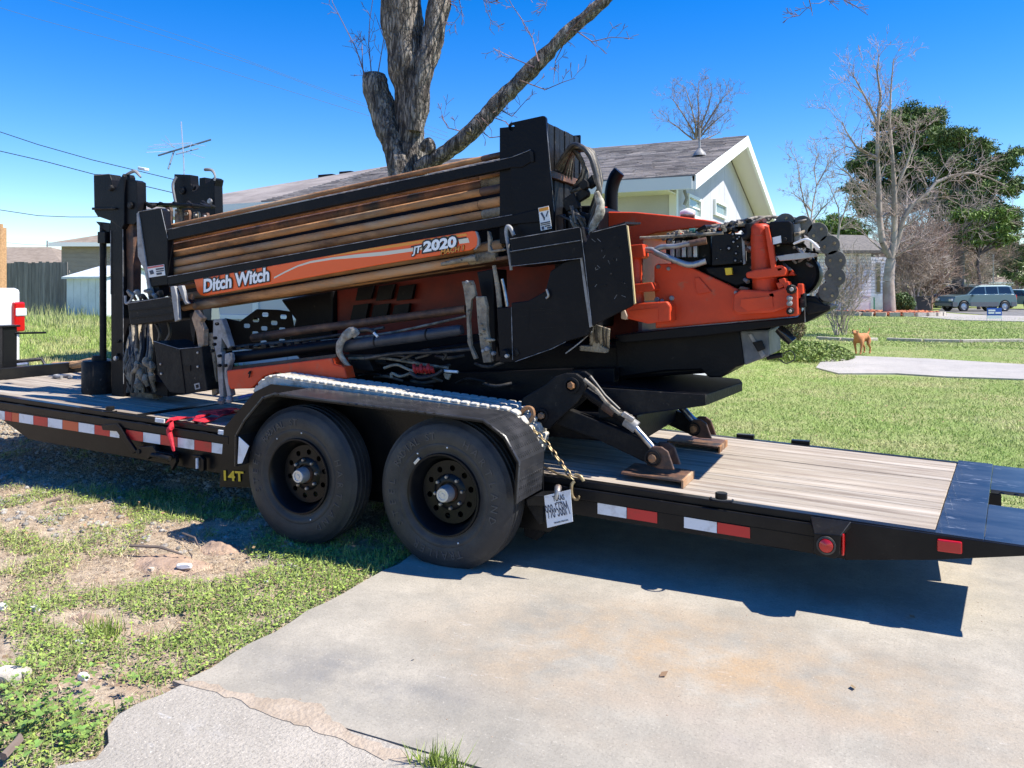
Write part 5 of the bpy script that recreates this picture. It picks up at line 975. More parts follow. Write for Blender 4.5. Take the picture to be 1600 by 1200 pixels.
# tape along the side
def tape(x0p, x1p, yt0, yt1, hp, m, Y=YR_ - .014):
    a, b = W(x0p, yt0, Y), W(x1p, yt1, Y); k0, k1 = hp * fwd(a) / F, hp * fwd(b) / F
    MB().prism([a, b, b - Vector((0, 0, k1)), a - Vector((0, 0, k0))], (0, -.003, 0)).build('reflective_tape', m, tr, label={id(TRED): 'red reflective strip', id(TWHT): 'white reflective strip', id(TORG): 'orange-red reflective strip'}[id(m)])
seq = [(-40, -18, TRED), (-18, 8, TWHT), (8, 19, TRED), (19, 30, TORG), (30, 52.5, TWHT), (52.5, 75, TRED), (75, 98, TWHT), (98, 123, TORG), (123, 148, TWHT), (148, 172, TRED), (172, 187, TWHT), (197, 224, TRED), (224, 251, TWHT), (251, 278, TRED), (278, 304, TWHT), (304, 331, TRED), (331, 361, TWHT), (361, 369, TRED)]
ty = lambda x: 641.5 + .1505 * x
for a, b, m in seq: tape(a + .3, b - .3, ty(a), ty(b), 13.6 + a * .006, m)
tr2 = lambda x: 784.5 + (x - 934) * .1625
for a, b, m in ((934, 979, TWHT), (980, 1027, TRED), (1069, 1120, TWHT), (1121, 1172, TRED)): tape(a, b, tr2(a) + 1, tr2(b) + 1, 17, m)
a = W(1464, 841, YR_ - .016); b = W(1503, 843, YR_ - .016); k = 19 * fwd(a) / F
MB().bb(a.x, b.x, YR_ - .034, YR_ - .016, a.z - k, a.z).build('marker_lamp', LRED, tr, bevel=.006)
for (a, b) in ((250, 657), (349, 676)):
    p = W(a, b, YR_ - .012); MB().box(p, (.09, .012, .03), Matrix.Rotation(.033, 3, 'Y')).build('reflector', TWHT, tr, bevel=.003)
# tail light box
Yb = 3.87; bx = [(1271, 834), (1313, 836), (1325, 812), (1266, 808)]
f0 = [W(1272, 833, Yb), W(1314, 836, Yb), W(1312, 868, Yb), W(1306, 874, Yb), W(1276, 868, Yb), W(1270, 862, Yb)]
bk = [W(1266, 806, YR_ - .02), W(1330, 815, YR_ - .02)]
zt = f0[0].z; MB().prism(f0, (0, .115, 0)).build('tail_light_box', TBL, tr, bevel=.006)
MB().add([f0[0], f0[1], bk[1], bk[0], f0[0] - Vector((0, 0, .01)), f0[1] - Vector((0, 0, .01)), bk[1] - Vector((0, 0, .03)), bk[0] - Vector((0, 0, .03))], [(0, 1, 2, 3), (4, 7, 6, 5), (0, 4, 5, 1), (1, 5, 6, 2), (2, 6, 7, 3), (3, 7, 4, 0)]).build('light_box_hood', TBL, tr, bevel=.003)
c = W(1291, 852, Yb - .002); r_ = 11.5 * fwd(c) / F
lp = MB().lathe(c, (0, -1, 0), [(0, r_ * 1.25), (.008, r_ * 1.25), (.01, r_ * 1.0), (.004, r_ * .95)], 24).build('lamp_ring', HOSE, tr, smooth=True)
MB().lathe(c, (0, -1, 0), [(.0, r_ * .93), (.012, r_ * .9), (.018, r_ * .5), (.02, .0005)], 24).build('tail_lamp', LRED, lp, smooth=True)
MB().bb(f0[1].x + .001, f0[1].x + .012, Yb + .015, Yb + .11, c.z - .045, c.z + .055).build('side_lamp', LRED, tr, bevel=.008)
# tie rings
for px_, py_ in ((1127, 779), (172, 641)):
    c = W(px_, py_, YR_ - .02); MB().cyl(c, c + Vector((0, 0, .03)), .03, 14).build('pocket_cap', TBL, tr, bevel=.004)
    MB().tube([c + Vector((.055 * math.cos(t), -.045 * math.sin(t) - .0, -.005)) for t in np.linspace(-.3, 3.44, 12)], .006, 8).build('tie_ring', TBL, tr, smooth=True)
for a, b in ((1330 - 70, 696), (1180, 683)):
    c = D(a - 5, b - 9); MB().box((c.x, YFAR + .03, dz(c.x) + .012), (.12, .05, .03)).build('winch_lug', TBL, tr, bevel=.004)
# front rail, jack, tongue
TB_('front_rail', XF - .06, XF, YR_, YFAR, -.12, .1, TBL, .006)
MB().db(XF, XF + 2.0, YFAR + .0, YFAR + .05, .008, .1).build('far_side_rail', TBL, tr, bevel=.005)
jx = XF - .35
MB().bb(jx - .07, jx + .07, 4.78, 4.92, .35, 1.12).build('jack_post', TBL, tr, bevel=.008)
MB().bb(jx - .09, jx + .09, 4.76, 4.94, 1.12, 1.14).build('jack_cap', TBL, tr, bevel=.004)
MB().tube([(jx + .07, 4.9, 1.06), (jx + .16, 5.0, 1.06), (jx + .24, 5.1, 1.06)], .01, 8).build('jack_crank', TBL, tr, smooth=True)
MB().tube([(jx + .02, 4.95, .78), (jx + .2, 5.08, .8), (jx + .26, 5.1, .7), (jx + .2, 5.1, .62), (jx + .05, 5.05, .62)], .018, 8).build('safety_hose', HOSE, tr, smooth=True)
MB().prism([(XF, 4.15, .5), (XF, 4.27, .5), (XF - 1.3, 4.83, .5), (XF - 1.3, 4.71, .5)], (0, 0, .12)).build('tongue_beam', TBL, tr, bevel=.005); MB().prism([(XF, 5.55, .5), (XF, 5.43, .5), (XF - 1.3, 4.87, .5), (XF - 1.3, 4.99, .5)], (0, 0, .12)).build('tongue_beam', TBL, tr, bevel=.005)
MB().cyl((XF - 1.45, 4.85, .52), (XF - 1.25, 4.85, .62), .07, 14).build('coupler', TBL, tr, smooth=True)
# latch lever and small fittings on the side
def PX(name, pts, Y, th, m=TBL, par=None, bev=.003): return MB().plate(pts, Y, th).build(name, m, par or tr, bevel=bev)
PX('latch_plate', [(158, 664), (181, 662), (187, 668), (213, 705), (207, 709), (182, 674), (160, 672)], YR_ - .045, .02)
p = W(215, 706, YR_ - .06); MB().cyl(p, p + Vector((0, .09, 0)), .017, 12).build('latch_pin', BLKD, tr, smooth=True)
PX('hinge_block', [(217, 698), (238, 697), (244, 705), (270, 710), (272, 716), (264, 716), (262, 722), (240, 714), (236, 712), (230, 718), (218, 714)], YR_ - .05, .05)
MB().T([(238, 711, 3.93, 4), (252, 713, 3.93, 4.5), (266, 717, 3.93, 4)], 10, 1).build('hinge_pin', BLKD, tr, smooth=True)
PX('hinge_block', [(264, 712), (274, 713), (275, 722), (268, 735), (265, 724)], YR_ - .04, .03)
PX('grab_bracket', [(300, 711), (312, 712), (318, 718), (318, 735), (313, 738), (312, 720), (303, 719)], YR_ - .03, .03)
MB().T([(308, 716, 3.96, 2.2), (308, 732, 3.96, 2.2)], 8, 1).build('bolt', TWHT, tr)
for i, (a, b, c_, d) in enumerate(((352, 738, 356, 755), ) ): pass
text('14T', (350, 750), (381, 752), 15, YR_ - .0, YEL, tr, front=.03, bold=.03)
# fenders
def fender(Y0, Y1, near=True):
    prof = [(369, 728), (370, 680), (384, 655), (412, 621), (430, 615), (756, 656), (790, 682), (812, 722), (808, 786)]
    P = [W(a, b, 3.66) for a, b in prof]
    m_ = MB(); n = len(P); th = .006
    inn = []
    for i, p in enumerate(P):
        t = (P[min(i + 1, n - 1)] - P[max(i - 1, 0)]).normalized(); nn = Vector((t.z, 0, -t.x)); inn.append(p + nn * .01)
    for i in range(n - 1):
        a, b, c_, d = P[i], P[i + 1], inn[i + 1], inn[i]
        q = [Vector((p.x, Y0, p.z)) for p in (a, b, c_, d)]; m_.prism(q, (0, Y1 - Y0, 0))
    fe = m_.build('fender', FEND, tr)
    lip = MB(); s = -1 if near else 1; ye = Y0 if near else Y1
    for i in range(n - 1):
        t = [P[i], P[i + 1]]; o_ = [inn[i] + (inn[i] - P[i]) * .4, inn[i + 1] + (inn[i + 1] - P[i + 1]) * .4]
        q = [Vector((p.x, ye, p.z)) for p in (t[0], t[1], o_[1], o_[0])]; lip.prism(q, (0, s * .012, 0))
    lip.build('fender_lip', TBL, fe, bevel=.003)
    tube = MB(); tube.tube([Vector((p.x, ye + s * .006, p.z)) for p in P], .007, 6); tube.build('edge_bead', FEND, fe, smooth=True)
    return fe
fe = fender(3.66, 3.975)
MB().prism([W(a, b, 3.99) for a, b in ((345, 760), (352, 668), (400, 612), (425, 600), (775, 640), (850, 700), (850, 775))], (0, -.012, 0)).build('wheel_well', TBL, tr)
fp = [W(a, b, 3.66) for a, b in ((372, 690), (387, 708), (384, 722), (370, 726))]; MB().prism([p - Vector((0, 0, 0)) for p in fp], (0, -.004, 0))
PX('white_marker', [(373, 682), (389, 697), (378, 724), (371, 725)], 3.64, .004, TWHT)
fender(5.765, 6.08, False)
PX('fender_bracket', [(820, 785), (848, 778), (848, 818), (842, 820)], 3.86, .1, BLKD)
PX('fender_bracket', [(822, 781), (835, 775), (870, 775), (872, 783), (850, 790), (824, 790)], 3.8, .12, TBL)
PX('suspension_hanger', [(815, 800), (850, 800), (850, 835), (838, 845), (820, 838)], 4.03, .05, BLKD)
# suspension + axles
for x in (-3.175, -2.185): MB().cyl((x, 3.85, .37), (x, 5.9, .37), .045, 12).build('axle', BLKD, tr, smooth=True)
MB().tube([(-3.6, 4.05, .36), (-3.12, 4.05, .3), (-2.62, 4.05, .36), (-2.13, 4.05, .3), (-1.7, 4.05, .36)], .03, 8).build('leaf_spring', BLKD, tr, smooth=True)
TIREL = mat('tyre_letter_highlight', (.06, .06, .063), .5)  # paler rubber, highlights on the raised letters put into the colour
def wheel(x, y, s, z=.385, letters=False):
    w_ = MB(); R0 = .41; ax = (0, s, 0); c = (x, y, z)
    prof = [(-.1, .225), (-.1, .26), (-.115, .30), (-.118, .34), (-.108, .375), (-.085, .398), (-.078, R0), (-.05, R0), (-.047, R0 - .008), (-.04, R0 - .008), (-.037, R0 + .003), (-.008, R0 + .003), (-.005, R0 - .007), (.004, R0 - .007), (.007, R0 + .003), (.037, R0 + .003), (.04, R0 - .008), (.047, R0 - .008), (.05, R0), (.078, R0), (.085, .398), (.1, .386), (.103, .383), (.108, .372), (.116, .352), (.119, .345), (.119, .3), (.115, .28), (.117, .277), (.115, .262), (.108, .25), (.1, .235), (.1, .225)]
    prof = [(d * .9, r) for d, r in prof]
    t = w_.lathe(c, ax, prof, 72).build('tyre', TIRE, tr, smooth=True)
    r = MB().lathe(c, ax, [(-.09, .226), (.092, .226), (.104, .222), (.104, .214), (.094, .205), (.07, .2), (.055, .192), (.02, .188), (-.02, .17), (-.05, .165)], 56).build('rim', RIM, t, smooth=True)
    c0 = Vector(c) + Vector(ax) * .012; ex = Vector((1, 0, 0)); ez = Vector((0, 0, 1))
    holes = [ring(math.cos(a) * .132, math.sin(a) * .132, .0165, 14) for a in [k * math.pi / 5 + .2 for k in range(10)]]
    holed('wheel_disc', ring(0, 0, .172, 48), holes, (c0, ex * -s, ez), .012, RIM, t)
    MB().lathe(c0, ax, [(.006, .1), (.018, .085), (.02, .06)], 40).build('disc_dome', RIM, t, smooth=True)
    MB().lathe(c0, ax, [(.008, .05), (.03, .048), (.035, .044)], 30).build('hub_flange', RUSTD, t, smooth=True)
    MB().lathe(c0, ax, [(.02, .046), (.06, .046), (.075, .04), (.082, .04), (.09, .036), (.09, .026), (.085, .024), (.085, .012), (.089, .01), (.089, .0005)], 28).build('hub_cap', ALU, t, smooth=True)
    for k in range(8):
        a = k * math.pi / 4 + .15; q = c0 + ex * math.cos(a) * .085 + ez * math.sin(a) * .085
        MB().lathe(q, ax, [(.01, .011), (.028, .011), (.034, .007), (.034, .0005)], 6).build('lug_nut', STEEL, t)
    if letters:
        for word, a0, a1, flip in letters:
            for i, ch in enumerate(word):
                if ch == ' ': continue
                a = R(a0 + (a1 - a0) * i / (len(word) - 1)); cu = bpy.data.curves.new('tyre_lettering', 'FONT'); cu.body = ch; cu.extrude = .02; cu.resolution_u = 1; cu.size = .058; cu.align_x = 'CENTER'
                to = bpy.data.objects.new('tyre_lettering', cu); C.objects.link(to); bpy.context.view_layer.update(); me = bpy.data.meshes.new_from_object(to.evaluated_get(bpy.context.evaluated_depsgraph_get())); C.objects.unlink(to); bpy.data.objects.remove(to)
                rad = Vector((math.cos(a), 0, math.sin(a))); tan_ = Vector((math.sin(a), 0, -math.cos(a)))
                o0 = ORG[tr.name]; base = Vector(c) + Vector((0, s * .1085, 0)) + rad * .3
                for v in me.vertices: v.co = base + tan_ * v.co.x + rad * v.co.y + Vector((0, s, 0)) * (.0 + v.co.z * .12) - o0
                me.materials.clear(); me.materials.append(TIREL); o = bpy.data.objects.new('tyre_lettering', me); C.objects.link(o); o.parent = t; ORG[o.name] = o0
    for a in (2.2, 5.1, 1.45):
        q = Vector(c) + ex * math.cos(a) * .262 + ez * math.sin(a) * .262 + Vector(ax) * .103; MB().lathe(q, ax, [(0, .005), (.004, .004), (.005, .0003)], 8).build('paint_dot', TWHT, t)
    return t
YW = 3.80
wheel(-2.185, YW, -1, letters=[('HARTLAND', 62, -18, 0), ('STEEL', 214, 172, 0), ('RADIAL ST', 152, 100, 0), ('TRAILER', 290, 240, 0)])
wheel(-3.175, YW, -1, letters=[('HARTLAND', 20, -60, 0), ('STEEL', 200, 160, 0), ('RADIAL ST', 140, 92, 0)])
MB().box(Vector((-2.185 - .16, YW - .1, .385 + .17)), (.045, .012, .016), Matrix.Rotation(-.8, 3, 'Y')).build('balance_weight', ALU, tr, bevel=.002)
wheel(-2.185, 5.94, 1); wheel(-3.175, 5.94, 1)
# number plate hanging off the fender bracket
PC = [W(850, 775, 3.79), W(891, 765, 3.79), W(895, 815, 3.79), W(855, 825, 3.79)]
npl = MB().prism(PC, (0, .003, 0)).build('number_plate', TWHT, tr, bevel=.001)
MB().T([(869, 780, 3.79, 3), (871, 768, 3.8, 5), (872, 762, 3.83, 6)], 10, 2).build('plate_clip', STEEL, tr, smooth=True)
DKT = mat('plate_ink', (.05, .06, .09), .6)
text('998\u2022568M', (856.5, 811), (891, 803), 22, 3.79, DKT, npl, front=.0012, bold=.0)
text('TEXAS', (864.5, 783.5), (882.5, 780.5), 8.5, 3.79, DKT, npl, front=.0012, bold=.02)
text('TRAILER', (869, 787), (878, 785.5), 2.5, 3.79, DKT, npl, front=.0012, bold=.0)
text('THE LONE STAR STATE', (866, 818.5), (888, 813.5), 2.4, 3.79, DKT, npl, front=.0012, bold=.0)

# ================================================================ LOOSE THINGS ON THE TRAILER
# tie-down chain
cp = [(822, 655), (830, 668), (842, 680), (856, 695), (868, 712), (880, 728), (890, 742), (898, 752)]
chn = thing('tie_down_chain', 'brassy steel tie-down chain from the stabilizer to a grab hook on the trailer side', 'chain', tuple(W(860, 700, 3.95)))
cpts = [W(a, b, 4.12 - i * .02) for i, (a, b) in enumerate(cp)]; Ls = [0]
for i in range(1, len(cpts)): Ls.append(Ls[-1] + (cpts[i] - cpts[i - 1]).length)
def along(s):
    for i in range(1, len(cpts)):
        if s <= Ls[i] or i == len(cpts) - 1:
            t = (s - Ls[i - 1]) / (Ls[i] - Ls[i - 1]); return cpts[i - 1].lerp(cpts[i], t), (cpts[i] - cpts[i - 1]).normalized()
s_ = 0; k = 0
while s_ < Ls[-1]:
    p, t = along(s_); a = t.orthogonal().normalized(); a.rotate(Matrix.Rotation((k % 2) * 1.57 + .5, 3, t)); m_ = MB()
    loop = [p + t * (.022 * math.cos(u) if abs(math.cos(u)) < .99 else .022 * math.cos(u)) + a * .0115 * math.sin(u) for u in np.linspace(0, 2 * math.pi, 13)]
    m_.tube(loop, .0042, 6, False); m_.build('link', CHAIN, chn, smooth=True); s_ += .034; k += 1
MB().T([(898, 752, 3.98, 2.5), (893, 758, 3.97, 3), (893, 770, 3.96, 2.6), (897, 779, 3.96, 2.4), (903, 780, 3.96, 2.2), (905, 775, 3.96, 1.6)], 8, 4).build('grab_hook', CHAIN, chn, smooth=True)
MB().T([(898, 742, 4.0, 3), (907, 745, 4.0, 3.4), (912, 752, 4.0, 2.5)], 8, 4).build('clevis', CHAIN, chn, smooth=True)
MB().T([(812, 655, 4.1, 3), (818, 640, 4.1, 3.6), (830, 638, 4.1, 3.6), (833, 650, 4.1, 3.4), (824, 660, 4.1, 3.4), (814, 662, 4.1, 3)], 8, 4).build('hook', RUST, chn, smooth=True)
ch2 = thing('chain', 'slack thin chain lying on the deck planks beside the fender', 'chain', tuple(D(870, 738)))
m_ = MB(); pts = [D(a, b, .012) for a, b in ((846, 727), (858, 733), (872, 741), (884, 744), (893, 748))]
for i in range(26):
    t = i / 25 * (len(pts) - 1); k = min(int(t), len(pts) - 2); p = pts[k].lerp(pts[k + 1], t - k); m_.box(p, (.02, .006, .006), Matrix.Rotation(i * 1.57, 3, 'X'))
m_.build('links', CHAIN, ch2)
# red ratchet strap
rs = thing('red_strap', 'crumpled bright red tie-down strap lying across the deck in front of the fender', 'strap', tuple(D(330, 650)))
def ribbon(px_, Yoff, w, name, m=REDS, par=None, lift=.03):
    P = [D(a, b, z) for a, b, z in px_]; mb = MB(); vs = []
    for i, p in enumerate(P):
        t = (P[min(i + 1, len(P) - 1)] - P[max(i - 1, 0)]).normalized(); s = Vector((-t.y, t.x, .6 * math.sin(i * 1.9))).normalized() * w / 2; vs += [p + s, p - s, p - s - Vector((0, 0, .004)), p + s - Vector((0, 0, .004))]
    fs = []
    for i in range(len(P) - 1):
        for k in range(4): fs.append((i * 4 + k, i * 4 + (k + 1) % 4, i * 4 + 4 + (k + 1) % 4, i * 4 + 4 + k))
    fs += [(0, 1, 2, 3), tuple(len(vs) - 4 + k for k in (3, 2, 1, 0))]; mb.add(vs, fs); return mb.build(name, m, par, smooth=True)
ribbon([(393, 640, .1), (375, 641, .07), (355, 643, .05), (340, 646, .06), (325, 648, .04), (312, 650, .05), (303, 654, .03)], 0, .06, 'webbing', par=rs)
ribbon([(365, 645, .03), (345, 650, .04), (330, 654, .02), (315, 657, .03), (304, 659, .015)], 0, .055, 'webbing', par=rs)
ribbon([(303, 651, .03), (290, 653, .02), (278, 653, .03), (268, 655, .02), (263, 658, .02)], 0, .045, 'webbing', par=rs)
m_ = MB(); m_.T([(267, 655, 4.0, 3), (268, 668, 3.955, 4), (264, 672, 3.95, 4), (268, 690, 3.95, 3.5), (272, 705, 3.95, 2)], 8, 3, .3, 20); m_.build('hanging_end', REDS, rs, smooth=True)
m_ = MB(); m_.T([(300, 650, 4.4, 4), (322, 645, 4.4, 5.5), (345, 644, 4.4, 5), (370, 640, 4.35, 3)], 8, 3, .4, 25); m_.build('bunched_webbing', REDS, rs, smooth=True)
m_ = MB(); m_.T([(368, 642, 4.3, 2.5), (382, 640, 4.3, 2.5), (395, 635, 4.3, 2.5)], 8, 3); m_.build('rusty_ratchet', RUST, rs, smooth=True)
# timber block on the deck
wb = thing('timber_offcut', 'split tan timber offcut lying at the far edge of the deck by the near mast', 'timber', tuple(D(115, 578)))
m_ = MB(); m_.T([(83, 569, 5.35, 3.5), (98, 570, 5.35, 5.5), (112, 571, 5.3, 6), (130, 567, 5.3, 5.5), (150, 563, 5.25, 5)], 9, 3, .25, 12, 4); m_.build('timber', WOODN, wb)
m_ = MB(); p = D(98, 588, .02); m_.tube([p + Vector((.1 * math.cos(u), .05 * math.sin(u), 0)) for u in np.linspace(0, 5.2, 12)], .016, 8); tag(m_.build('shackle', GRYL, smooth=True), 'grey steel shackle lying on the planks below the timber offcut', 'shackle')
for i, (a, b, lb) in enumerate(((1001, 739, 'small pale wood chip wedged under the near stabilizer foot'), (1123, 697, 'small pale wood chip under the far stabilizer foot'))):
    p = D(a, b, .012); tag(MB().box(p, (.06, .04, .022), Matrix.Rotation(.4 + i, 3, 'Z')).build('wood_chip', WOODN, bevel=.004), lb, 'wood chip')
m_ = MB(); m_.T([(374, 622, 4.3, 2), (385, 618, 4.3, 2.2), (396, 616, 4.3, 2)], 8, 3); tag(m_.build('blue_strap', mat('blue_strap', (.03, .08, .35), .6), smooth=True), 'short length of blue strap in the shade below the orange side panel', 'strap')
# ================================================================ DRILLING RIG
rig = thing('drilling_rig', 'orange and black tracked directional drilling rig chained down on the trailer', 'drilling rig', (-2.8, 4.9, .5))
def PL(name, pts, Y, th, m=BLK, bev=.005, par=None, **kw): return MB().plate(pts, Y, th).build(name, m, par or rig, bevel=bev, **kw)
def TU(name, P, m=BLK, n=12, sub=4, par=None, amp=0, fr=10, seed=0, **kw): return MB().T(P, n, sub, amp, fr, seed).build(name, m, par or rig, smooth=True, **kw)
def BOLT(a, b, Y, r=3, m=STEEL, par=None, ln=.02, name='bolt'):
    c = W(a, b, Y); k = r * fwd(c) / F; return MB().lathe(c, (0, -1, 0), [(-.005, k), (ln * .7, k), (ln, k * .75), (ln, .0004)], 8).build(name, m, par or rig)
# ---- left masts (stake-down towers)
YA_, YB_ = 4.52, 4.74
PL('mast_head', [(146, 274), (149, 272), (171, 272), (174, 281), (176, 296), (182, 293), (186, 282), (192, 271), (194, 276), (194, 350), (190, 358), (175, 346), (152, 338), (147, 330)], YA_, .11)
PL('mast_head', [(196, 282), (199, 280), (209, 281), (214, 284), (215, 345), (209, 351), (197, 350)], YA_ + .02, .09)
PL('mast_column', [(172, 345), (192, 350), (194, 460), (193, 620), (174, 618), (173, 460)], YA_ + .02, .07)
PL('mast_rail', [(195, 350), (208, 350), (208, 459), (196, 459)], YA_ + .05, .08, RUSTD)
PL('mast_cross_plate', [(143, 324), (180, 324), (180, 327), (143, 328)], YA_ - .02, .02, BLKD)
PL('mast_gusset', [(149, 346), (172, 349), (172, 380), (166, 362), (156, 354)], YA_ + .04, .08)
PL('rod_clamp', [(152, 362), (164, 362), (164, 380), (152, 380)], YA_ + .0, .08)
TU('stake_rod', [(161, 348, YA_ + .06, 5), (161, 575, YA_ + .06, 5)], BLKD, sub=1)
c = D(155, 612); TUP = W(155, 572, YA_ + .06)
MB().lathe((TUP.x, YA_ + .06, dz(TUP.x)), (0, 0, 1), [(0, .001), (0, .132), (.02, .135), (.26, .135), (.275, .125), (.275, .001)], 32).build('stake_base', BLKD, rig, smooth=True)
q = TUP; MB().lathe((q.x, YA_ + .06, dz(q.x) + .27), (0, 0, 1), [(0, .06), (.05, .055), (.05, .001)], 20).build('base_collar', BLKD, rig, smooth=True)
PL('base_plate', [(165, 600), (196, 590), (208, 560), (235, 600), (240, 625), (200, 627), (165, 618)], YA_ + .08, .1, mat('mud_cake', (.33, .24, .16), .95, c2=(.12, .09, .07), ns=10, bump=.8, bs=40))
BOLT(186, 533, YA_ + .02, 2.5, BLKD); BOLT(185, 554, YA_ + .02, 2.5, BLKD); BOLT(205, 321, YA_ + .02, 6, BLKD); BOLT(174, 294, YA_, 5, BLKD); BOLT(182, 560, YA_ + .0, 4, STEEL)
TU('lamp_bracket', [(193, 276, YA_ + .05, 2), (205, 269, YA_ + .05, 2.5), (212, 268, YA_ + .05, 3), (220, 277, YA_ + .05, 1.5)], GRYL, 6)
MB().box(W(224, 264, YA_ + .3), (.09, .05, .025), Matrix.Rotation(.2, 3, 'Y')).build('work_lamp', TRIM, rig, bevel=.006)
YC_ = 5.35
PL('mast_head', [(272, 272), (297, 273), (298, 287), (301, 300), (307, 297), (311, 290), (311, 278), (320, 277), (321, 287), (327, 284), (333, 277), (337, 280), (335, 290), (336, 338), (300, 345), (278, 332), (272, 315)], YC_, .1)
PL('mast_column', [(280, 330), (312, 330), (312, 500), (280, 500)], YC_ + .04, .16)
TU('hydraulic_hose', [(276, 276, YC_ - .04, 2), (270, 288, YC_ - .06, 2), (272, 305, YC_ - .06, 2), (275, 320, YC_ - .05, 2)], mat('grey_hose', (.2, .2, .21), .5), 8)
BOLT(329, 315, YC_, 5); BOLT(286, 298, YC_, 6, BLKD); BOLT(303, 293, YC_, 4, BLKD)
TU('lamp_bracket', [(320, 265, YC_, 2.5), (331, 266, YC_, 2.5), (336, 275, YC_, 1.5), (335, 282, YC_, 2)], GRYL, 6)
# row of rod lift arms at the top left
for i in range(6):
    a = 258 + i * 14.5; y = 325 + i * 2.2
    PL('lift_arm', [(a, y), (a + 7, y - 1.5), (a + 8.5, y + 4), (a + 8.5, y + 30 - i * 4), (a, y + 32 - i * 4)], 4.62 + i * .12, .03, MUD if i % 2 else RUSTD); BOLT(a + 5, y + 5, 4.62 + i * .12, 3)
for i in range(5):
    m_ = MB(); a = 228 + i * 22; m_.T([(a, 318 - i * .5, 4.62 + i * .1, 3), (a + 9, 322, 4.62 + i * .1, 4), (a + 20, 319 + i, 4.7 + i * .1, 2.5)], 8, 2, .5, 20, i); m_.build('lift_linkage', BLKD, rig, smooth=True)
PL('lift_shaft', [(300, 318), (312, 317), (323, 321), (308, 324)], 4.9, .06, BLKD); PL('guard_lip', [(226, 316), (300, 318), (300, 322), (226, 321)], 4.66, .2)
# left front plate of the rod box
PL('rod_box_front', [(216, 331), (222, 328), (250, 325), (255, 329), (262, 372), (262, 445), (236, 448), (228, 415)], 4.40, .06)
PL('plate_edge', [(213, 333), (216, 331), (229, 418), (238, 470), (234, 470), (226, 425), (215, 400)], 4.39, .1, GRYL)
def warn(name, P, Y, strip, pict, lab):
    o = PL(name, P, Y, .003, TRIM, 0, label=lab); a, b, c_, d = [Vector((p[0], p[1], 0)) for p in P]
    L = lambda u, v: tuple((a.lerp(b, u)).lerp(d.lerp(c_, u), v))[:2]
    PL('header_band', [L(.04, .03), L(.96, .03), L(.96, .17), L(.04, .17)], Y - .0035, .003, strip, 0, o)
    ink = DKT
    for u0, v0, u1, v1, u2, v2, u3, v3 in pict: PL('pictogram', [L(u0, v0), L(u1, v1), L(u2, v2), L(u3, v3)], Y - .0035, .003, ink, 0, o)
    return o
warn('warning_decal', [(229, 417), (256, 413), (258, 430), (232, 434)], 4.396, mat('pink_band', (.6, .12, .12), .5), [(.5, .28, .95, .28, .95, .42, .5, .42), (.5, .5, .95, .5, .95, .6, .5, .6), (.5, .68, .8, .68, .8, .88, .5, .88), (.1, .4, .3, .35, .35, .7, .15, .75)], 'white warning label with pink band')
# ---- rod rack (rods are loose things, the rack is part of the rig)
PL('rack_rail', [(262, 359), (800, 246), (829, 234), (833, 236), (833, 251), (815, 262), (800, 262), (262, 376)], 4.40, .05)
PL('rack_rail', [(262, 433), (800, 336), (843, 325), (846, 347), (800, 351), (262, 446)], 4.40, .05)
PL('rail_cap', [(824, 236), (829, 234), (833, 237), (834, 252), (830, 254), (827, 238)], 4.393, .006, BLKD)
PL('rack_dark_backing', [(262, 372), (800, 255), (800, 400), (262, 480)], 4.95, .03)  # added dark plate, keeps the gaps between rods dark and casts shadow
PL('rack_floor', [(262, 476), (800, 398), (800, 404), (262, 484)], 4.47, .5, RUSTD)
sgn = PL('name_panel', [(303, 437), (600, 383.6), (738, 360.6), (744, 361.5), (747, 372), (747, 381), (742, 387), (735, 391), (600, 412.5), (320, 462.5), (313, 461), (308, 455)], 4.392, .012, DECAL, .004, label='orange name panel with white lettering')
def L_(pts, m, fr, name='stripe'): PL(name, pts, 4.392 - fr, .003, m, 0, sgn)
PALE = mat('cream_stripe', (.75, .68, .52), .5); YOR = mat('amber_stripe', (.85, .32, .04), .5); INK = mat('black_ink', (.012, .012, .012), .4)
top = [(428, 433), (445, 424), (465, 414.5), (485, 408), (520, 402), (560, 397), (600, 393), (650, 386.5), (688, 380), (714, 376.5), (733, 373.3)]
bot = [(733, 379), (714, 382), (688, 385.5), (650, 392), (600, 399), (560, 402.5), (520, 405.5), (485, 411), (465, 417), (445, 426.5), (428, 435.5)]
L_(top[:9] + bot[2:], PALE, .003)
L_([(500, 403), (560, 391), (640, 378), (700, 369), (728, 364.5), (730, 368), (700, 372), (640, 383), (560, 394.5)], YOR, .0025)
L_([(642, 384.5), (690, 376), (728, 370), (729, 372), (690, 378.5), (642, 386.5)], INK, .0035)
L_([(716, 373.8), (731, 371.5), (733.5, 379), (718, 381)], PALE, .003)
text('Ditch Witch', (318, 456), (421.5, 437.5), 19.5, 4.392, INK, sgn, off=.055, shear=.16, front=.006, bold=.05)
LW = mat('letter_white', (.92, .92, .9), .4)
text('Ditch Witch', (318, 456), (421.5, 437.5), 19.5, 4.392, LW, sgn, shear=.16, front=.009, bold=.035)
text('JT', (643.5, 396.5), (660, 393.5), 10.5, 4.392, INK, sgn, off=.09, shear=.3, front=.006, bold=.04); text('JT', (643.5, 396.5), (660, 393.5), 10.5, 4.392, LW, sgn, shear=.3, front=.009, bold=.03)
text('2020', (661, 393.5), (714, 384.5), 15.5, 4.392, INK, sgn, off=.1, shear=.12, front=.006, bold=.06); text('2020', (661, 393.5), (714, 384.5), 15.5, 4.392, LW, sgn, shear=.12, front=.009, bold=.045)
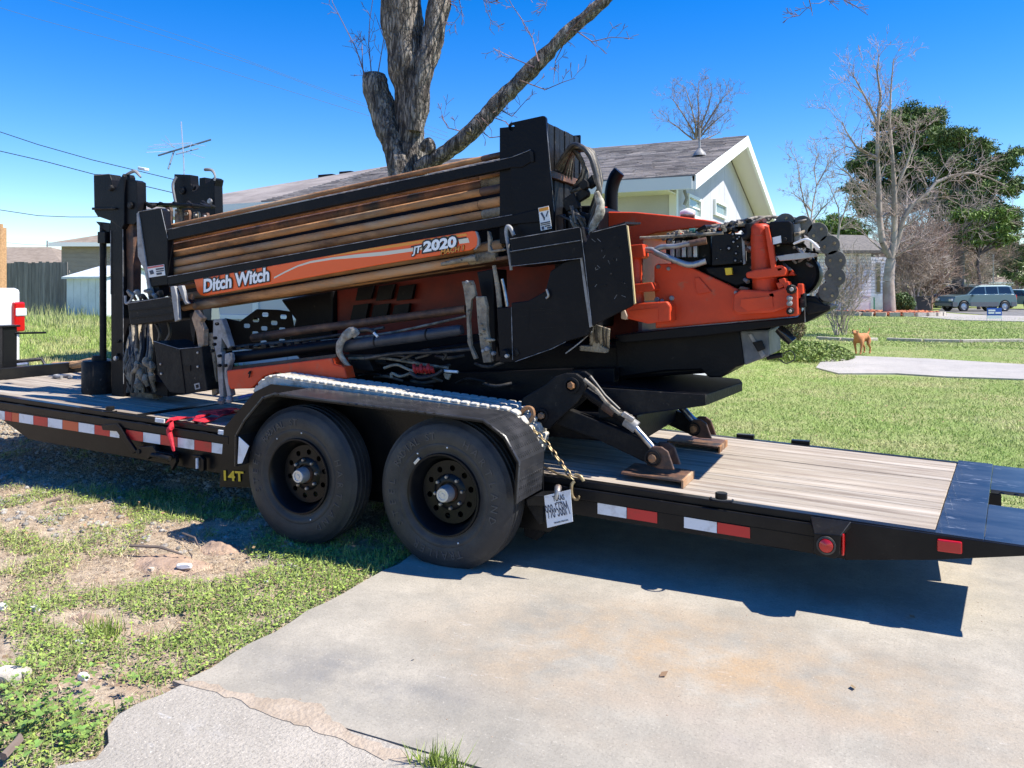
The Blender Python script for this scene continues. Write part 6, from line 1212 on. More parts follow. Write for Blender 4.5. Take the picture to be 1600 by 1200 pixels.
text('MACH 1', (688.5, 398), (726, 390.5), 7.5, 4.392, INK, sgn, off=.06, shear=.25, front=.005, bold=.02); text('MACH 1', (688.5, 398), (726, 390.5), 7.5, 4.392, YOR, sgn, shear=.25, front=.0075, bold=.02)
for a, b in ((738, 362),): PL('panel_end', [(742, 361), (745, 362), (748.5, 373), (748.5, 383), (744, 389), (740, 391), (745, 383), (746, 373)], 4.388, .02, GRYL, .002)
# rod rack retaining arms right of the name panel
PL('retainer', [(761, 361), (764, 362), (767, 374), (765, 384), (768, 391), (789, 388), (790, 391), (768, 395), (762, 393), (762, 378)], 4.37, .03, MUD, .003)
TU('retainer_hook', [(803, 368, 4.33, 3), (798, 357, 4.33, 3.4), (793, 354, 4.33, 3.4), (791, 362, 4.33, 3.2), (792, 372, 4.33, 3), (796, 400, 4.33, 2.6), (799, 422, 4.33, 2.4)], GRYL, 10)
# small warning label on the right
warn('warning_decal', [(841, 325), (857, 321.5), (862, 357), (845, 360.5)], 4.386, mat('amber_band', (.75, .3, .03), .5), [(.15, .25, .3, .22, .5, .48, .42, .55), (.85, .2, .92, .22, .68, .45, .6, .42), (.35, .45, .5, .45, .45, .58, .38, .58), (.05, .66, .95, .66, .95, .71, .05, .71), (.05, .74, .95, .74, .95, .78, .05, .78), (.1, .83, .3, .83, .3, .97, .1, .97), (.4, .82, .9, .82, .9, .87, .4, .87), (.6, .9, .95, .9, .95, .97, .6, .97)], 'tall white warning label with amber band')
# ---- right upright of the rod box
fr = (W(797, 300, 4.42), Vector((1, 0, 0)), Vector((0, 0, 1)))
o0_ = fr[0]; loc2 = lambda a, b: ((W(a, b, 4.42) - o0_).x, (W(a, b, 4.42) - o0_).z)
hc = loc2(801, 200); hr = 5 * fwd(o0_) / F
holed('rod_box_upright', [loc2(*p) for p in ((795.5, 198), (796.5, 195), (799, 192.5), (849, 181.6), (852, 182), (854, 185), (858, 250), (866, 330), (866, 372), (820, 372), (808, 345), (801, 300))], [ring(hc[0], hc[1], hr, 16)], fr, .025, BLK, rig)
# ribbed end of the box
YE0 = 4.43; top_a = W(853, 185, YE0); XB = top_a.x - .012; pe = XP(905, 206, XB); YE1 = pe.y; zt0 = top_a.z
zb = W(866, 326, YE0).z
nr = 7; wr = (YE1 - YE0) / nr
sl_ = .075
for i in range(nr):
    MB().bb(XB - .05, XB - .004 * (i % 2), YE0 + i * wr + .004, YE0 + (i + 1) * wr - .004, zb + .25, zt0 - .012).build('box_end_slat', BLKD, rig, bevel=.006)
    MB().bb(XB - .05, XB - .004 - .004 * (i % 2), YE0 + i * wr + .004, YE0 + (i + 1) * wr - .004, zb - .25, zb + .2).build('box_end_slat', BLKD, rig, bevel=.006)
MB().bb(XB - .3, XB - .052, YE0, YE1, zb - .2, zt0 - .03).build('box_core', BLK, rig)
MB().bb(XB - .3, XB + .006, YE1, YE1 + .02, zb - .2, zt0 + .005).build('rod_box_rear_upright', BLK, rig, bevel=.004)
MB().bb(XB - .05, XB + .02, YE0 + .02, YE1, zb + .2, zb + .245).build('end_bar', RUSTD, rig, bevel=.004)
# hoses arching over the end
for i in range(7):
    o_ = i * .05; a = random.uniform(-2, 2)
    TU('muddy_hose', [(868 + i * 4, 262 + i * 3, YE0 + .1 + o_, 2.4), (884 + i * 2, 240 + a, YE0 + .05 + o_, 3.4), (897 + i, 227 + i * 1.5 + a, YE0 + .0 + o_, 3.6), (912 + i * 2, 232 + i * .5, YE0 - .05 + o_, 3.8), (926 + a + i, 250, YE0 - .06 + o_, 3.8), (934 + a + i, 282, YE0 - .06 + o_, 3.6), (938 + a - i, 306, YE0 - .04 + o_, 3.6), (928 - i, 332, YE0 + o_, 3.3), (921 - i, 352, YE0 + o_, 3), (918 - i * 2, 372, YE0 + o_, 2.6)], HOSEM if i % 3 else HOSE, 10, 4, amp=.25, fr=30, seed=i)
TU('hose_sleeve', [(932, 300, YE0 - .1, 4), (938, 318, YE0 - .1, 7), (936, 334, YE0 - .1, 7.5), (928, 350, YE0 - .1, 6), (922, 365, YE0 - .1, 4)], mat('pale_hose_wrap', (.5, .46, .36), .9, c2=(.2, .17, .13), ns=30), 12, 4, amp=.35, fr=26)
for i in range(5): TU('hose', [(893 + i * 3, 232 + i * 4, YE0 + .2, 2.5), (905 + i * 3, 243 + i * 6, YE0 + .1, 3), (912, 262 + i * 7, YE0 + .1, 3), (905 - i * 3, 280 + i * 5, YE0 + .2, 3)], HOSE if i % 2 else HOSEM, 8, 3, amp=.2, seed=i)
for P, m in (([(895, 305), (914, 292), (919, 300), (918, 306), (902, 316)], BLKD), ([(904, 290), (912, 279), (917, 284), (918, 292), (910, 297)], BLKD), ([(916, 282), (925, 272), (930, 288), (920, 295)], BLKD), ([(868, 336), (880, 334), (880, 366), (870, 368)], RUSTD), ([(885, 320), (905, 326), (908, 372), (888, 370)], BLK), ([(878, 312), (896, 300), (906, 325), (884, 330)], BLKD), ([(862, 362), (876, 362), (877, 370), (863, 370)], RUSTD), ([(906, 330), (920, 334), (928, 345), (925, 372), (908, 375)], BLKD)):
    PL('linkage_plate', P, YE0 + random.uniform(-.02, .06), .05, m, .006)
for i in range(9): TU('hose', [(870 + random.uniform(0, 40), 320 + random.uniform(0, 20), YE0 + .02, 2.2), (885 + random.uniform(0, 30), 345 + random.uniform(-6, 6), YE0 - .02, 2.4), (900 + random.uniform(-8, 20), 372, YE0 + .04, 2.2)], HOSE if i % 3 else HOSEM, 8, 3, seed=i)
MB().bb(W(866, 330, 4.75).x, W(935, 330, 4.75).x, 4.75, 5.3, 1.25, W(900, 322, 4.75).z).build('inner_housing', BLK, rig, bevel=.01)
# ---- carriage beam and big guards
bm0 = PL('beam_box', [(797, 374), (905, 355), (907, 358), (912, 402), (798, 416)], 4.26, .3)
PL('beam_edge', [(797, 393), (907, 375), (907, 377), (797, 395)], 4.252, .01, BLKD, 0)
PL('beam_end', [(905, 355), (910, 354), (916, 402), (912, 403)], 4.25, .3, BLKD)
PL('side_guard', [(776, 481), (799, 480), (799, 473), (825, 470), (852, 455), (860, 424), (880, 410), (906, 402), (913, 402), (925, 510), (919, 524), (884, 534), (862, 545), (805, 565), (781, 567)], 4.30, .035)
gd = PL('rear_guard', [(921, 366), (925, 363), (977, 350), (979, 352), (984, 400), (990, 474), (988, 478), (925, 510), (908, 395)], 4.25, .02)
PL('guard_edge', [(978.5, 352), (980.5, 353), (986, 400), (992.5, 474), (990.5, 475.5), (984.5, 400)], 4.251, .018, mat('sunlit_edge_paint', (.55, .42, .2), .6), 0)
MB().prism([W(921, 366, 4.25), W(977, 350, 4.25), W(977, 350, 4.25) + Vector((0, .3, .02)), W(945, 355, 4.25) + Vector((0, .3, .02))], (0, 0, .012)).build('guard_flange', BLKD, rig)
for a, b in ((941, 389), (967, 386), (958, 405), (946, 445), (973, 441), (955, 428)): BOLT(a, b, 4.25, 1.8, BLKD, gd, .006)
PL('guard_shadow_lip', [(906, 402), (913, 402), (925, 510), (921, 512), (912, 450)], 4.28, .02, GRYL, .002)
BOLT(791, 552, 4.29, 7, BLKD, ln=.04); BOLT(793, 556, 4.26, 3.6, STEEL); PL('pin_strap', [(803, 545), (808, 545), (811, 553), (806, 557)], 4.29, .01, BLKD)
TU('guard_hook', [(854, 452, 4.28, 1.8), (857, 462, 4.28, 2), (853, 466, 4.28, 1.6)], STEEL, 8)
HILITE_SCUF = mat('highlight_and_scuff_grey', (.3, .3, .31), .5, c2=(.1, .1, .1), ns=14, amt=(.4, .6))  # pale grey shared by painted edge highlights and real scratches
for P, Y in (([(797, 373.5), (905, 355)], 4.257), ([(797, 393), (907, 375.5)], 4.25), ([(907, 357), (913, 402), (925, 510)], 4.245), ([(262, 432.5), (800, 335.5)], 4.397), ([(262, 358.5), (800, 245.5), (829, 234)], 4.397), ([(925, 363), (977, 350)], 4.247), ([(799, 416), (912, 403)], 4.257), ([(799, 480), (801, 562)], 4.297), ([(853, 186), (866, 330)], 4.418), ([(797, 196), (849, 182)], 4.418), ([(216, 331), (250, 325)], 4.397), ([(252, 327), (262, 372)], 4.397), ([(240, 533), (280, 545), (314, 542)], 4.267), ([(199, 474), (264, 464)], 4.277), ([(147, 274), (171, 272)], 4.517), ([(192, 350), (193, 600)], 4.535), ([(173, 360), (173, 460)], 4.535), ([(805, 565), (862, 545), (884, 534)], 4.297)):
    TU('edge_highlight', [(a, b, Y, .55) for a, b in P], HILITE_SCUF, 5, 1)  # thin pale lines drawn as highlights along the panel edges
for i in range(26):
    a = random.uniform(930, 982); b = random.uniform(375, 470); TU('scratch', [(a, b, 4.249, .35), (a + random.uniform(-7, 7), b + random.uniform(-7, 7), 4.249, .3)], HILITE_SCUF, 4, 1) if i % 2 else TU('scratch', [(random.uniform(806, 900), random.uniform(480, 530), 4.299, .3), (random.uniform(806, 900), random.uniform(480, 530), 4.299, .3)], BLKD, 4, 1) if i % 6 == 0 else None
# ---- vertical ram and muddy uprights
TU('ram_barrel', [(772, 415, 4.34, 3.2), (778, 450, 4.34, 4), (781, 480, 4.34, 4.2)], MUD, 12, 1)
TU('ram_rod', [(785, 436, 4.34, 3), (789, 455, 4.34, 3), (793, 479, 4.34, 3.2)], CHR, 12, 1)
PL('upright', [(721, 440), (737, 438), (740, 446), (743, 462), (736, 468), (733, 500), (736, 540), (745, 560), (740, 562), (730, 535), (728, 480), (724, 452)], 4.32, .03, MUD, .004)
PL('upright', [(743, 463), (756, 463), (760, 480), (760, 510), (764, 535), (767, 566), (755, 567), (750, 540), (746, 505)], 4.30, .04, MUD, .005)
for a, b, r in ((753, 507, 2), (756, 516, 2.4), (751, 522, 1.8), (758, 530, 2), (762, 545, 4), (772, 552, 3.4), (756, 548, 3), (731, 441, 3)): BOLT(a, b, 4.295, r, MUD if r < 3 else GRYL)
PL('clip', [(757, 528), (771, 530), (771, 533), (758, 534)], 4.29, .03, MUD)
PL('inner_post', [(745, 425), (770, 420), (775, 565), (757, 566), (752, 462)], 4.45, .2)
# ---- engine body, orange darkened in the paint for shade behind the rods
body = MB().prism([W(a, b, 5.05) for a, b in ((520, 570), (520, 440), (560, 400), (700, 365), (860, 340), (1000, 385), (1000, 560), (700, 585))], (0, .75, 0)).build('engine_body', mat('shaded_orange_paint', (.2, .02, .009), .5, c2=(.12, .015, .01), ns=4, spec=.3), rig, bevel=.05)
hood = MB(); HP = [(880, 350), (905, 335), (939, 330.5), (992, 331), (1053, 337), (1100, 343), (1121, 346.5), (1122, 352), (1080, 357), (1025, 364), (1005, 370), (1003, 440), (990, 480), (880, 480)]
hood.prism([W(a, b, 4.95) for a, b in HP], (0, .75, 0)); hood.build('hood', ORG_M, rig, bevel=.09, seg=5)
# grille frames
for i in range(3):
    for j in range(2):
        a, b = 560 + i * 32 - j * 8, 447 + j * 30; f_ = MB()
        f_.prism([W(a, b, 4.99), W(a + 24, b - 3, 4.99), W(a + 19, b + 20, 4.99), W(a - 5, b + 23, 4.99)], (0, .03, 0)); f_.build('grille_opening', BLK, rig)
PL('body_seam', [(560, 438), (652, 426), (652, 428), (560, 440)], 5.03, .02, ORGB, 0)
TU('exhaust_stack', [(955, 332, 5.2, 10.5), (955, 305, 5.2, 10.5), (957, 290, 5.2, 10.5), (962, 276, 5.2, 10.5), (968, 268, 5.2, 10)], BLK, 20, 4)
q = [W(955, 290, 5.2)]; 
TU('exhaust_cap', [(948, 328, 5.15, 5), (942, 327, 5.15, 4.5)], ORGB, 10, 1)
TU('fuel_cap', [(1064, 336, 5.25, 6), (1075, 334, 5.25, 9), (1084, 336, 5.25, 7)], TRIM, 12, 3); TU('cap_base', [(1064, 338, 5.2, 4), (1085, 339, 5.2, 4)], RUSTD, 10, 1)
# ---- perforated step plate
oY = 5.1; fo = W(376, 502, oY); l2 = lambda a, b: ((W(a, b, oY) - fo).x, (W(a, b, oY) - fo).z)
hl = []
for a, b in ((414.5, 491.5), (443, 495), (400, 500), (428.5, 504.5), (413, 513), (399, 521), (441, 515), (412, 535), (386, 509), (427, 524), (441, 533)):
    u, v = l2(a, b); s = fwd(fo) / F; w_, h_ = 7 * s, 3.3 * s
    hl.append([(u - w_, v - h_ * .5), (u - w_ * .75, v - h_), (u + w_ * .75, v - h_), (u + w_, v - h_ * .5), (u + w_, v + h_ * .5), (u + w_ * .75, v + h_), (u - w_ * .75, v + h_), (u - w_, v + h_ * .5)])
holed('step_plate', [l2(*p) for p in ((345, 508), (352, 497), (376, 502), (402, 483), (436, 484), (455, 487), (461, 521), (455, 548), (430, 548), (367, 545), (350, 538))], hl, (fo, Vector((1, 0, 0)), Vector((0, 0, 1))), .012, BLK, rig)
PL('seat_block', [(437, 468), (470, 462), (520, 452), (520, 560), (470, 565), (448, 540), (461, 500)], 5.0, .5, BLK, .02)
PL('frame_post', [(316, 478), (328, 476), (330, 500), (320, 502)], 4.95, .1, mat('grey_blue_post', (.13, .17, .17), .6))
PL('frame_post', [(322, 500), (332, 500), (334, 545), (326, 545)], 4.95, .1, BLK)
PL('console_back', [(240, 505), (262, 498), (310, 500), (312, 545), (280, 545), (240, 535)], 4.85, .3)
PL('front_mass', [(196, 470), (240, 500), (245, 600), (215, 610), (197, 560)], 4.85, .3)
# ---- toolbox, levers and the guard box
tb_ = PL('tool_tray', [(199, 474), (203, 471), (264, 463), (267, 465), (273, 497), (270, 500), (206, 508), (203, 506)], 4.28, .22, BLKD, .006)
PL('tray_groove', [(201, 485), (269, 477), (269, 479), (201, 487)], 4.274, .01, BLK, 0, tb_)
PL('tray_groove', [(203, 496), (271, 488), (271, 490), (203, 498)], 4.274, .01, BLK, 0, tb_)
PL('lever', [(266, 448), (272, 447), (276, 462), (279, 500), (273, 503), (270, 480)], 4.25, .03, GRYL, .004)
PL('lever', [(277, 447), (284, 446), (287, 455), (290, 470), (294, 474), (289, 476), (284, 465)], 4.27, .03, GRYL, .004)
PL('lever_foot', [(272, 473), (292, 468), (296, 474), (275, 479)], 4.29, .05, BLKD)
TU('rusty_pin', [(275, 470, 4.36, 5), (300, 464, 4.36, 5.2)], RUST, 12, 1); TU('rusty_pin', [(277, 484, 4.38, 4.6), (304, 478, 4.38, 4.6)], RUST, 12, 1); BOLT(292, 472, 4.33, 3.5)
for i in range(6): TU('fitting', [(200 + i * 9, 455 + (i % 3) * 4, 4.4, 2.5), (206 + i * 9, 462 - (i % 2) * 6, 4.36, 4), (212 + i * 8, 468, 4.4, 2.5)], (MUD, GRYL, HOSE)[i % 3], 9, 3, amp=.5, fr=30, seed=i)
PL('valve_guard', [(228, 440), (246, 436), (250, 462), (234, 466)], 4.42, .1, BLKD)
TU('chain_loop', [(196, 462, 4.33, 2), (197, 474, 4.33, 2), (204, 470, 4.33, 2), (208, 460, 4.33, 2)], GRYL, 8)
gb2 = PL('front_guard_box', [(240, 533), (280, 545.5), (314, 542), (324, 610), (288, 616), (265, 613), (247, 587)], 4.27, .3, BLKD, .006)
PL('square_hole', [(289, 571), (297, 571), (297, 579), (289, 579)], 4.264, .008, BLK, 0, gb2)
PL('box_crease', [(279.5, 546), (281, 546), (289.5, 615), (288, 616)], 4.264, .01, BLK, .001, gb2)
PL('box_emblem', [(303, 600), (311, 598), (312.5, 607), (305, 609)], 4.266, .004, GRYL, 0, gb2); PL('box_emblem', [(305.5, 601.5), (309.5, 600.5), (310.5, 605.5), (306.5, 606.5)], 4.2635, .004, BLKD, 0, gb2)
for a, b in ((251, 569), (309, 551), (252, 584), (309, 573)): BOLT(a, b, 4.268, 2, STEEL, gb2, .006)
# muddy lift arms
PL('rod_jaw', [(299, 497), (304, 484), (310, 492), (316, 497), (312, 503), (318, 515), (318, 540), (310, 545), (306, 520)], 4.3, .05, mat('tan_mud_steel', (.45, .31, .2), .9, c2=(.3, .2, .13), ns=20, bump=.5, bs=40), .005)
PL('rod_jaw', [(296, 490), (302, 487), (306, 505), (303, 540), (298, 520)], 4.36, .04, BLKD, .004)
PL('arm', [(333, 500), (346, 498), (352, 515), (360, 541), (356, 545), (346, 528), (344, 560), (338, 560), (332, 530)], 4.34, .05, GRYL, .006)
PL('arm', [(326, 520), (332, 520), (336, 570), (338, 615), (331, 619), (328, 580)], 4.36, .05, MUD, .006)
PL('arm', [(338, 552), (345, 550), (348, 590), (349, 620), (343, 622), (340, 590)], 4.27, .05, GRYL, .006)
PL('arm', [(351, 553), (358, 551), (360, 562), (354, 580), (357, 600), (361, 618), (355, 621), (350, 590)], 4.25, .05, GRYL, .006)
for a, b in ((346, 626), (359, 624)): 
    c = W(a, b, 4.26); MB().lathe(c - Vector((0, 0, .028)), (0, 0, 1), [(0, .001), (.006, .018), (.028, .028), (.05, .018), (.056, .001)], 14).build('ball_joint', GRYL, rig, smooth=True)
for a, b in ((337, 528), (333, 548), (344, 556), (354, 571), (344, 571), (336, 538), (340, 506)): BOLT(a, b, 4.25, 2.6, BLKD)
for i in range(14):
    x0 = random.uniform(203, 236); TU('mud_caked_hose', [(x0, 500 + random.uniform(0, 20), 4.6, 2.4), (x0 + random.uniform(-8, 8), 545, 4.5, 3), (x0 + random.uniform(-10, 10), 580, 4.45, 3.2), (x0 + random.uniform(-6, 12), 612, 4.5, 2.6)], (HOSEM, HOSE, MUD, BLKD)[i % 4], 9, 4, amp=.35, fr=30, seed=i)
for i in range(7):
    a, b = random.uniform(212, 240), random.uniform(548, 600); TU('mud_lump', [(a, b, 4.42, 3), (a + random.uniform(-6, 6), b + 8, 4.4, 5), (a + random.uniform(-8, 8), b + 16, 4.42, 3)], MUD, 9, 3, amp=.6, fr=25, seed=i)
PL('lower_frame', [(210, 590), (262, 598), (262, 620), (215, 612)], 4.5, .3)
for P in ([(203, 470), (212, 500), (214, 545), (206, 560)], [(262, 500), (266, 520), (258, 535)], [(240, 500), (250, 520), (246, 540)]): TU('hose', [(a, b, 4.5, 2.5) for a, b in P], HOSE, 8)
# ---- drill frame: long tube, rods below the rack, cable run
TU('frame_tube', [(350, 560, 4.36, 9), (400, 555, 4.36, 9), (530, 538, 4.36, 9), (548, 536, 4.36, 9)], BLK, 20, 2); 
TU('cylinder_tube', [(540, 541, 4.34, 9.5), (600, 532, 4.34, 9.2), (660, 524, 4.34, 9), (715, 516, 4.34, 8.5), (722, 515, 4.34, 6)], mat('blue_black_paint', (.03, .035, .045), .45, c2=(.08, .08, .085), ns=9, amt=(.45, .7)), 22, 2)
for a, b in ((588, 533), (668, 522)): TU('tube_band', [(a, b, 4.34, 9.9), (a + 2, b, 4.34, 9.9)], BLKD, 20, 1)
PL('frame_beam', [(352, 574), (525, 553), (525, 560), (520, 560), (354, 580)], 4.34, .1, RUSTD)
TU('frame_rod', [(395, 528, 4.6, 6.5), (460, 518, 4.6, 6.5), (728, 483, 4.6, 6.5)], RUSTD, 14, 1)
TU('hose_run', [(345, 548, 4.42, 3), (380, 543, 4.42, 3), (430, 541, 4.42, 3), (480, 536, 4.42, 3), (540, 530, 4.42, 2.6), (620, 518, 4.42, 2), (728, 494, 4.42, 2)], HOSEM, 9, 4, amp=.3, fr=25)
TU('hose_run', [(345, 545, 4.5, 3), (420, 537, 4.5, 3), (500, 528, 4.5, 2.6), (600, 512, 4.5, 2.4)], HOSE, 9, 4)
for i in range(12): 
    a = 352 + i * 13; MB().box(W(a, 545 - i * 1.0, 4.4), (.045, .07, .012 + .01 * (i % 2)), Matrix.Rotation(random.uniform(-.2, .1), 3, 'Y')).build('cable_link', BLKD, rig)
cl = MB(); TU('mud_clamp', [(546, 573, 4.3, 3), (536, 562, 4.28, 4), (530, 548, 4.27, 5), (533, 534, 4.27, 6), (541, 524, 4.28, 7), (551, 518, 4.3, 7.5), (557, 524, 4.32, 6)], mat('pale_mud', (.45, .4, .32), .9, c2=(.25, .2, .15), ns=25, bump=.6, bs=60), 14, 4, amp=.25, fr=20)
TU('clamp_bolt', [(560, 516, 4.34, 3), (575, 515, 4.34, 3.5), (588, 520, 4.34, 3)], HOSE, 9)
TU('white_tie', [(584, 520, 4.3, 2), (590, 526, 4.3, 2)], TRIM, 8, 1)
BAY = [(352, 575), (520, 556), (775, 520), (880, 545), (960, 560), (960, 600), (830, 640), (600, 612), (440, 590), (352, 600)]
PL('chassis', [(545, 560), (760, 530), (1000, 540), (1130, 545), (1150, 572), (1125, 582), (980, 592), (830, 640), (700, 622), (545, 600)], 4.75, .75, BLK, .02)
PL('chassis_side', [(545, 585), (700, 582), (960, 575), (960, 605), (830, 655), (560, 620)], 4.6, .1, BLK)
PL('side_panel', [(354, 579), (518, 559), (521, 569), (537, 573), (542, 592), (470, 586), (430, 582), (412, 588), (396, 604), (392, 607), (360, 608), (356, 600)], 4.22, .1, ORG_M, .008)
PL('panel_tab', [(521, 560), (534, 561), (536, 574), (522, 572)], 4.3, .05, RUSTD); TU('panel_hook', [(388, 584, 4.21, 1), (391, 580, 4.21, 1.3), (389, 590, 4.21, 1)], BLKD, 6)
# hoses and fittings under the tube
PL('valve_body', [(543, 566), (576, 561), (582, 575), (584, 580), (560, 578)], 4.4, .1, BLKD)
red = mat('red_knobs', (.45, .03, .025), .5)
for i in range(6):
    a = 647 + i * 5.5; TU('red_fitting', [(a, 570 + (i % 2) * 4, 4.36, 2.5), (a + 1, 576 + (i % 3), 4.34, 3.6), (a + 3, 582, 4.36, 2.4)], red, 9, 3, amp=.3, fr=30)
for i, P in enumerate(([(540, 556), (580, 556), (625, 556), (640, 562), (660, 569)], [(545, 560), (600, 560), (640, 566), (680, 572), (700, 575)], [(628, 562), (650, 552), (670, 546), (672, 553), (650, 560)], [(682, 552), (690, 549), (697, 555), (692, 562)], [(600, 575), (620, 570), (640, 578), (665, 583)], [(612, 590), (612, 583), (625, 588), (640, 584)], [(690, 579), (700, 580), (715, 581)], [(570, 560), (620, 552), (680, 550), (740, 545)], [(640, 582), (655, 590), (680, 586), (692, 578)])):
    TU('hydraulic_hose', [(a, b, 4.42 - i * .01, 2.2 if i < 7 else 3) for a, b in P], (HOSE, HOSEM, HOSE, HOSE, MUD, MUD, TRIM, HOSE, HOSE)[i], 9, 4)
PL('tan_tab', [(692, 583), (704, 584), (700, 594), (695, 592)], 4.36, .02, MUD)
for i in range(16):
    a = random.uniform(540, 760); b = random.uniform(555, 600); TU('hose', [(a, b, 4.5, 2.4), (a + 20, b + random.uniform(-8, 6), 4.46, 2.6), (a + 45, b + random.uniform(-4, 6), 4.5, 2.4)], HOSE if i % 3 else BLKD, 8, 3)
# ---- tracks
def track(y0, y1, lugs=True):
    a = W(428, 589, 4.05); b = W(800, 641, 4.05); r1 = (a.z - dz(a.x)) / 2; r2 = (b.z - dz(b.x)) / 2 
    c1 = Vector((a.x + .02, 0, dz(a.x) + r1)); c2 = Vector((b.x - .06, 0, dz(b.x) + r2)); path = []
    for i in range(13): t = math.pi / 2 + math.pi * i / 12; path.append((c1.x + r1 * math.cos(t), c1.z + r1 * math.sin(t)))
    for i in range(13): t = -math.pi / 2 + math.pi * i / 12; path.append((c2.x + r2 * math.cos(t), c2.z + r2 * math.sin(t)))
    n = len(path); inn = []
    for i, (x, z) in enumerate(path):
        c = c1 if i < 13 else c2; r = r1 if i < 13 else r2; k = (r - .045) / r; inn.append((c.x + (x - c.x) * k, c.z + (z - c.z) * k))
    m_ = MB()
    for i in range(n):
        j = (i + 1) % n; p = [(*path[i],), (*path[j],), (*inn[j],), (*inn[i],)]; m_.prism([(q_[0], y0, q_[1]) for q_ in p], (0, y1 - y0, 0))
    tk = m_.build('rubber_track', DUST, rig)
    # lugs
    per = []; 
    for i in range(n):
        j = (i + 1) % n; d = math.dist(path[i], path[j]); per.append(d)
    tot = sum(per); N_ = int(tot / .064); proto = None
    for k in range(N_):
        s = k * tot / N_; i = 0
        while s > per[i]: s -= per[i]; i += 1
        j = (i + 1) % n; t = s / per[i]; x = path[i][0] * (1 - t) + path[j][0] * t; z = path[i][1] * (1 - t) + path[j][1] * t; ang = math.atan2(path[j][1] - path[i][1], path[j][0] - path[i][0])
        if z < dz(x) + .03: continue
        if proto is None:
            me = bpy.data.meshes.new('track_lug'); bm = bmesh.new(); bmesh.ops.create_cube(bm, size=1)
            for v in bm.verts: v.co = Vector((v.co.x * (.06 if v.co.z < 0 else .048), v.co.y * (y1 - y0 - .01), v.co.z * .016))
            bmesh.ops.bevel(bm, geom=list(bm.edges), offset=.005, segments=1, affect='EDGES'); bm.to_mesh(me); bm.free(); me.materials.append(DUST); proto = me
        o = bpy.data.objects.new('track_lug', proto); C.objects.link(o); o.parent = tk; o.location = Vector((x, (y0 + y1) / 2, z)) - ORG[rig.name]; o.rotation_euler = (0, -ang + math.pi, 0)
        nn = Vector((math.sin(ang), 0, -math.cos(ang))); o.location += nn * .009
    for c, r in ((c1, r1), (c2, r2)): MB().lathe((c.x, y0 + .02, c.z), (0, 1, 0), [(0, .001), (0, .05), (.03, .06), (.03, r - .05), (0, r - .034), (y1 - y0 - .04, r - .034)], 24).build('track_wheel', BLKD, tk, smooth=True)
    m_ = MB(); m_.prism([(c1.x + .1, y0 + .05, c1.z - .08), (c2.x - .1, y0 + .05, c2.z - .08), (c2.x - .1, y0 + .05, c2.z + .06), (c1.x + .1, y0 + .05, c1.z + .06)], (0, y1 - y0 - .1, 0)); m_.build('track_frame', BLKD, tk)
track(4.03, 4.30); track(5.3, 5.57)
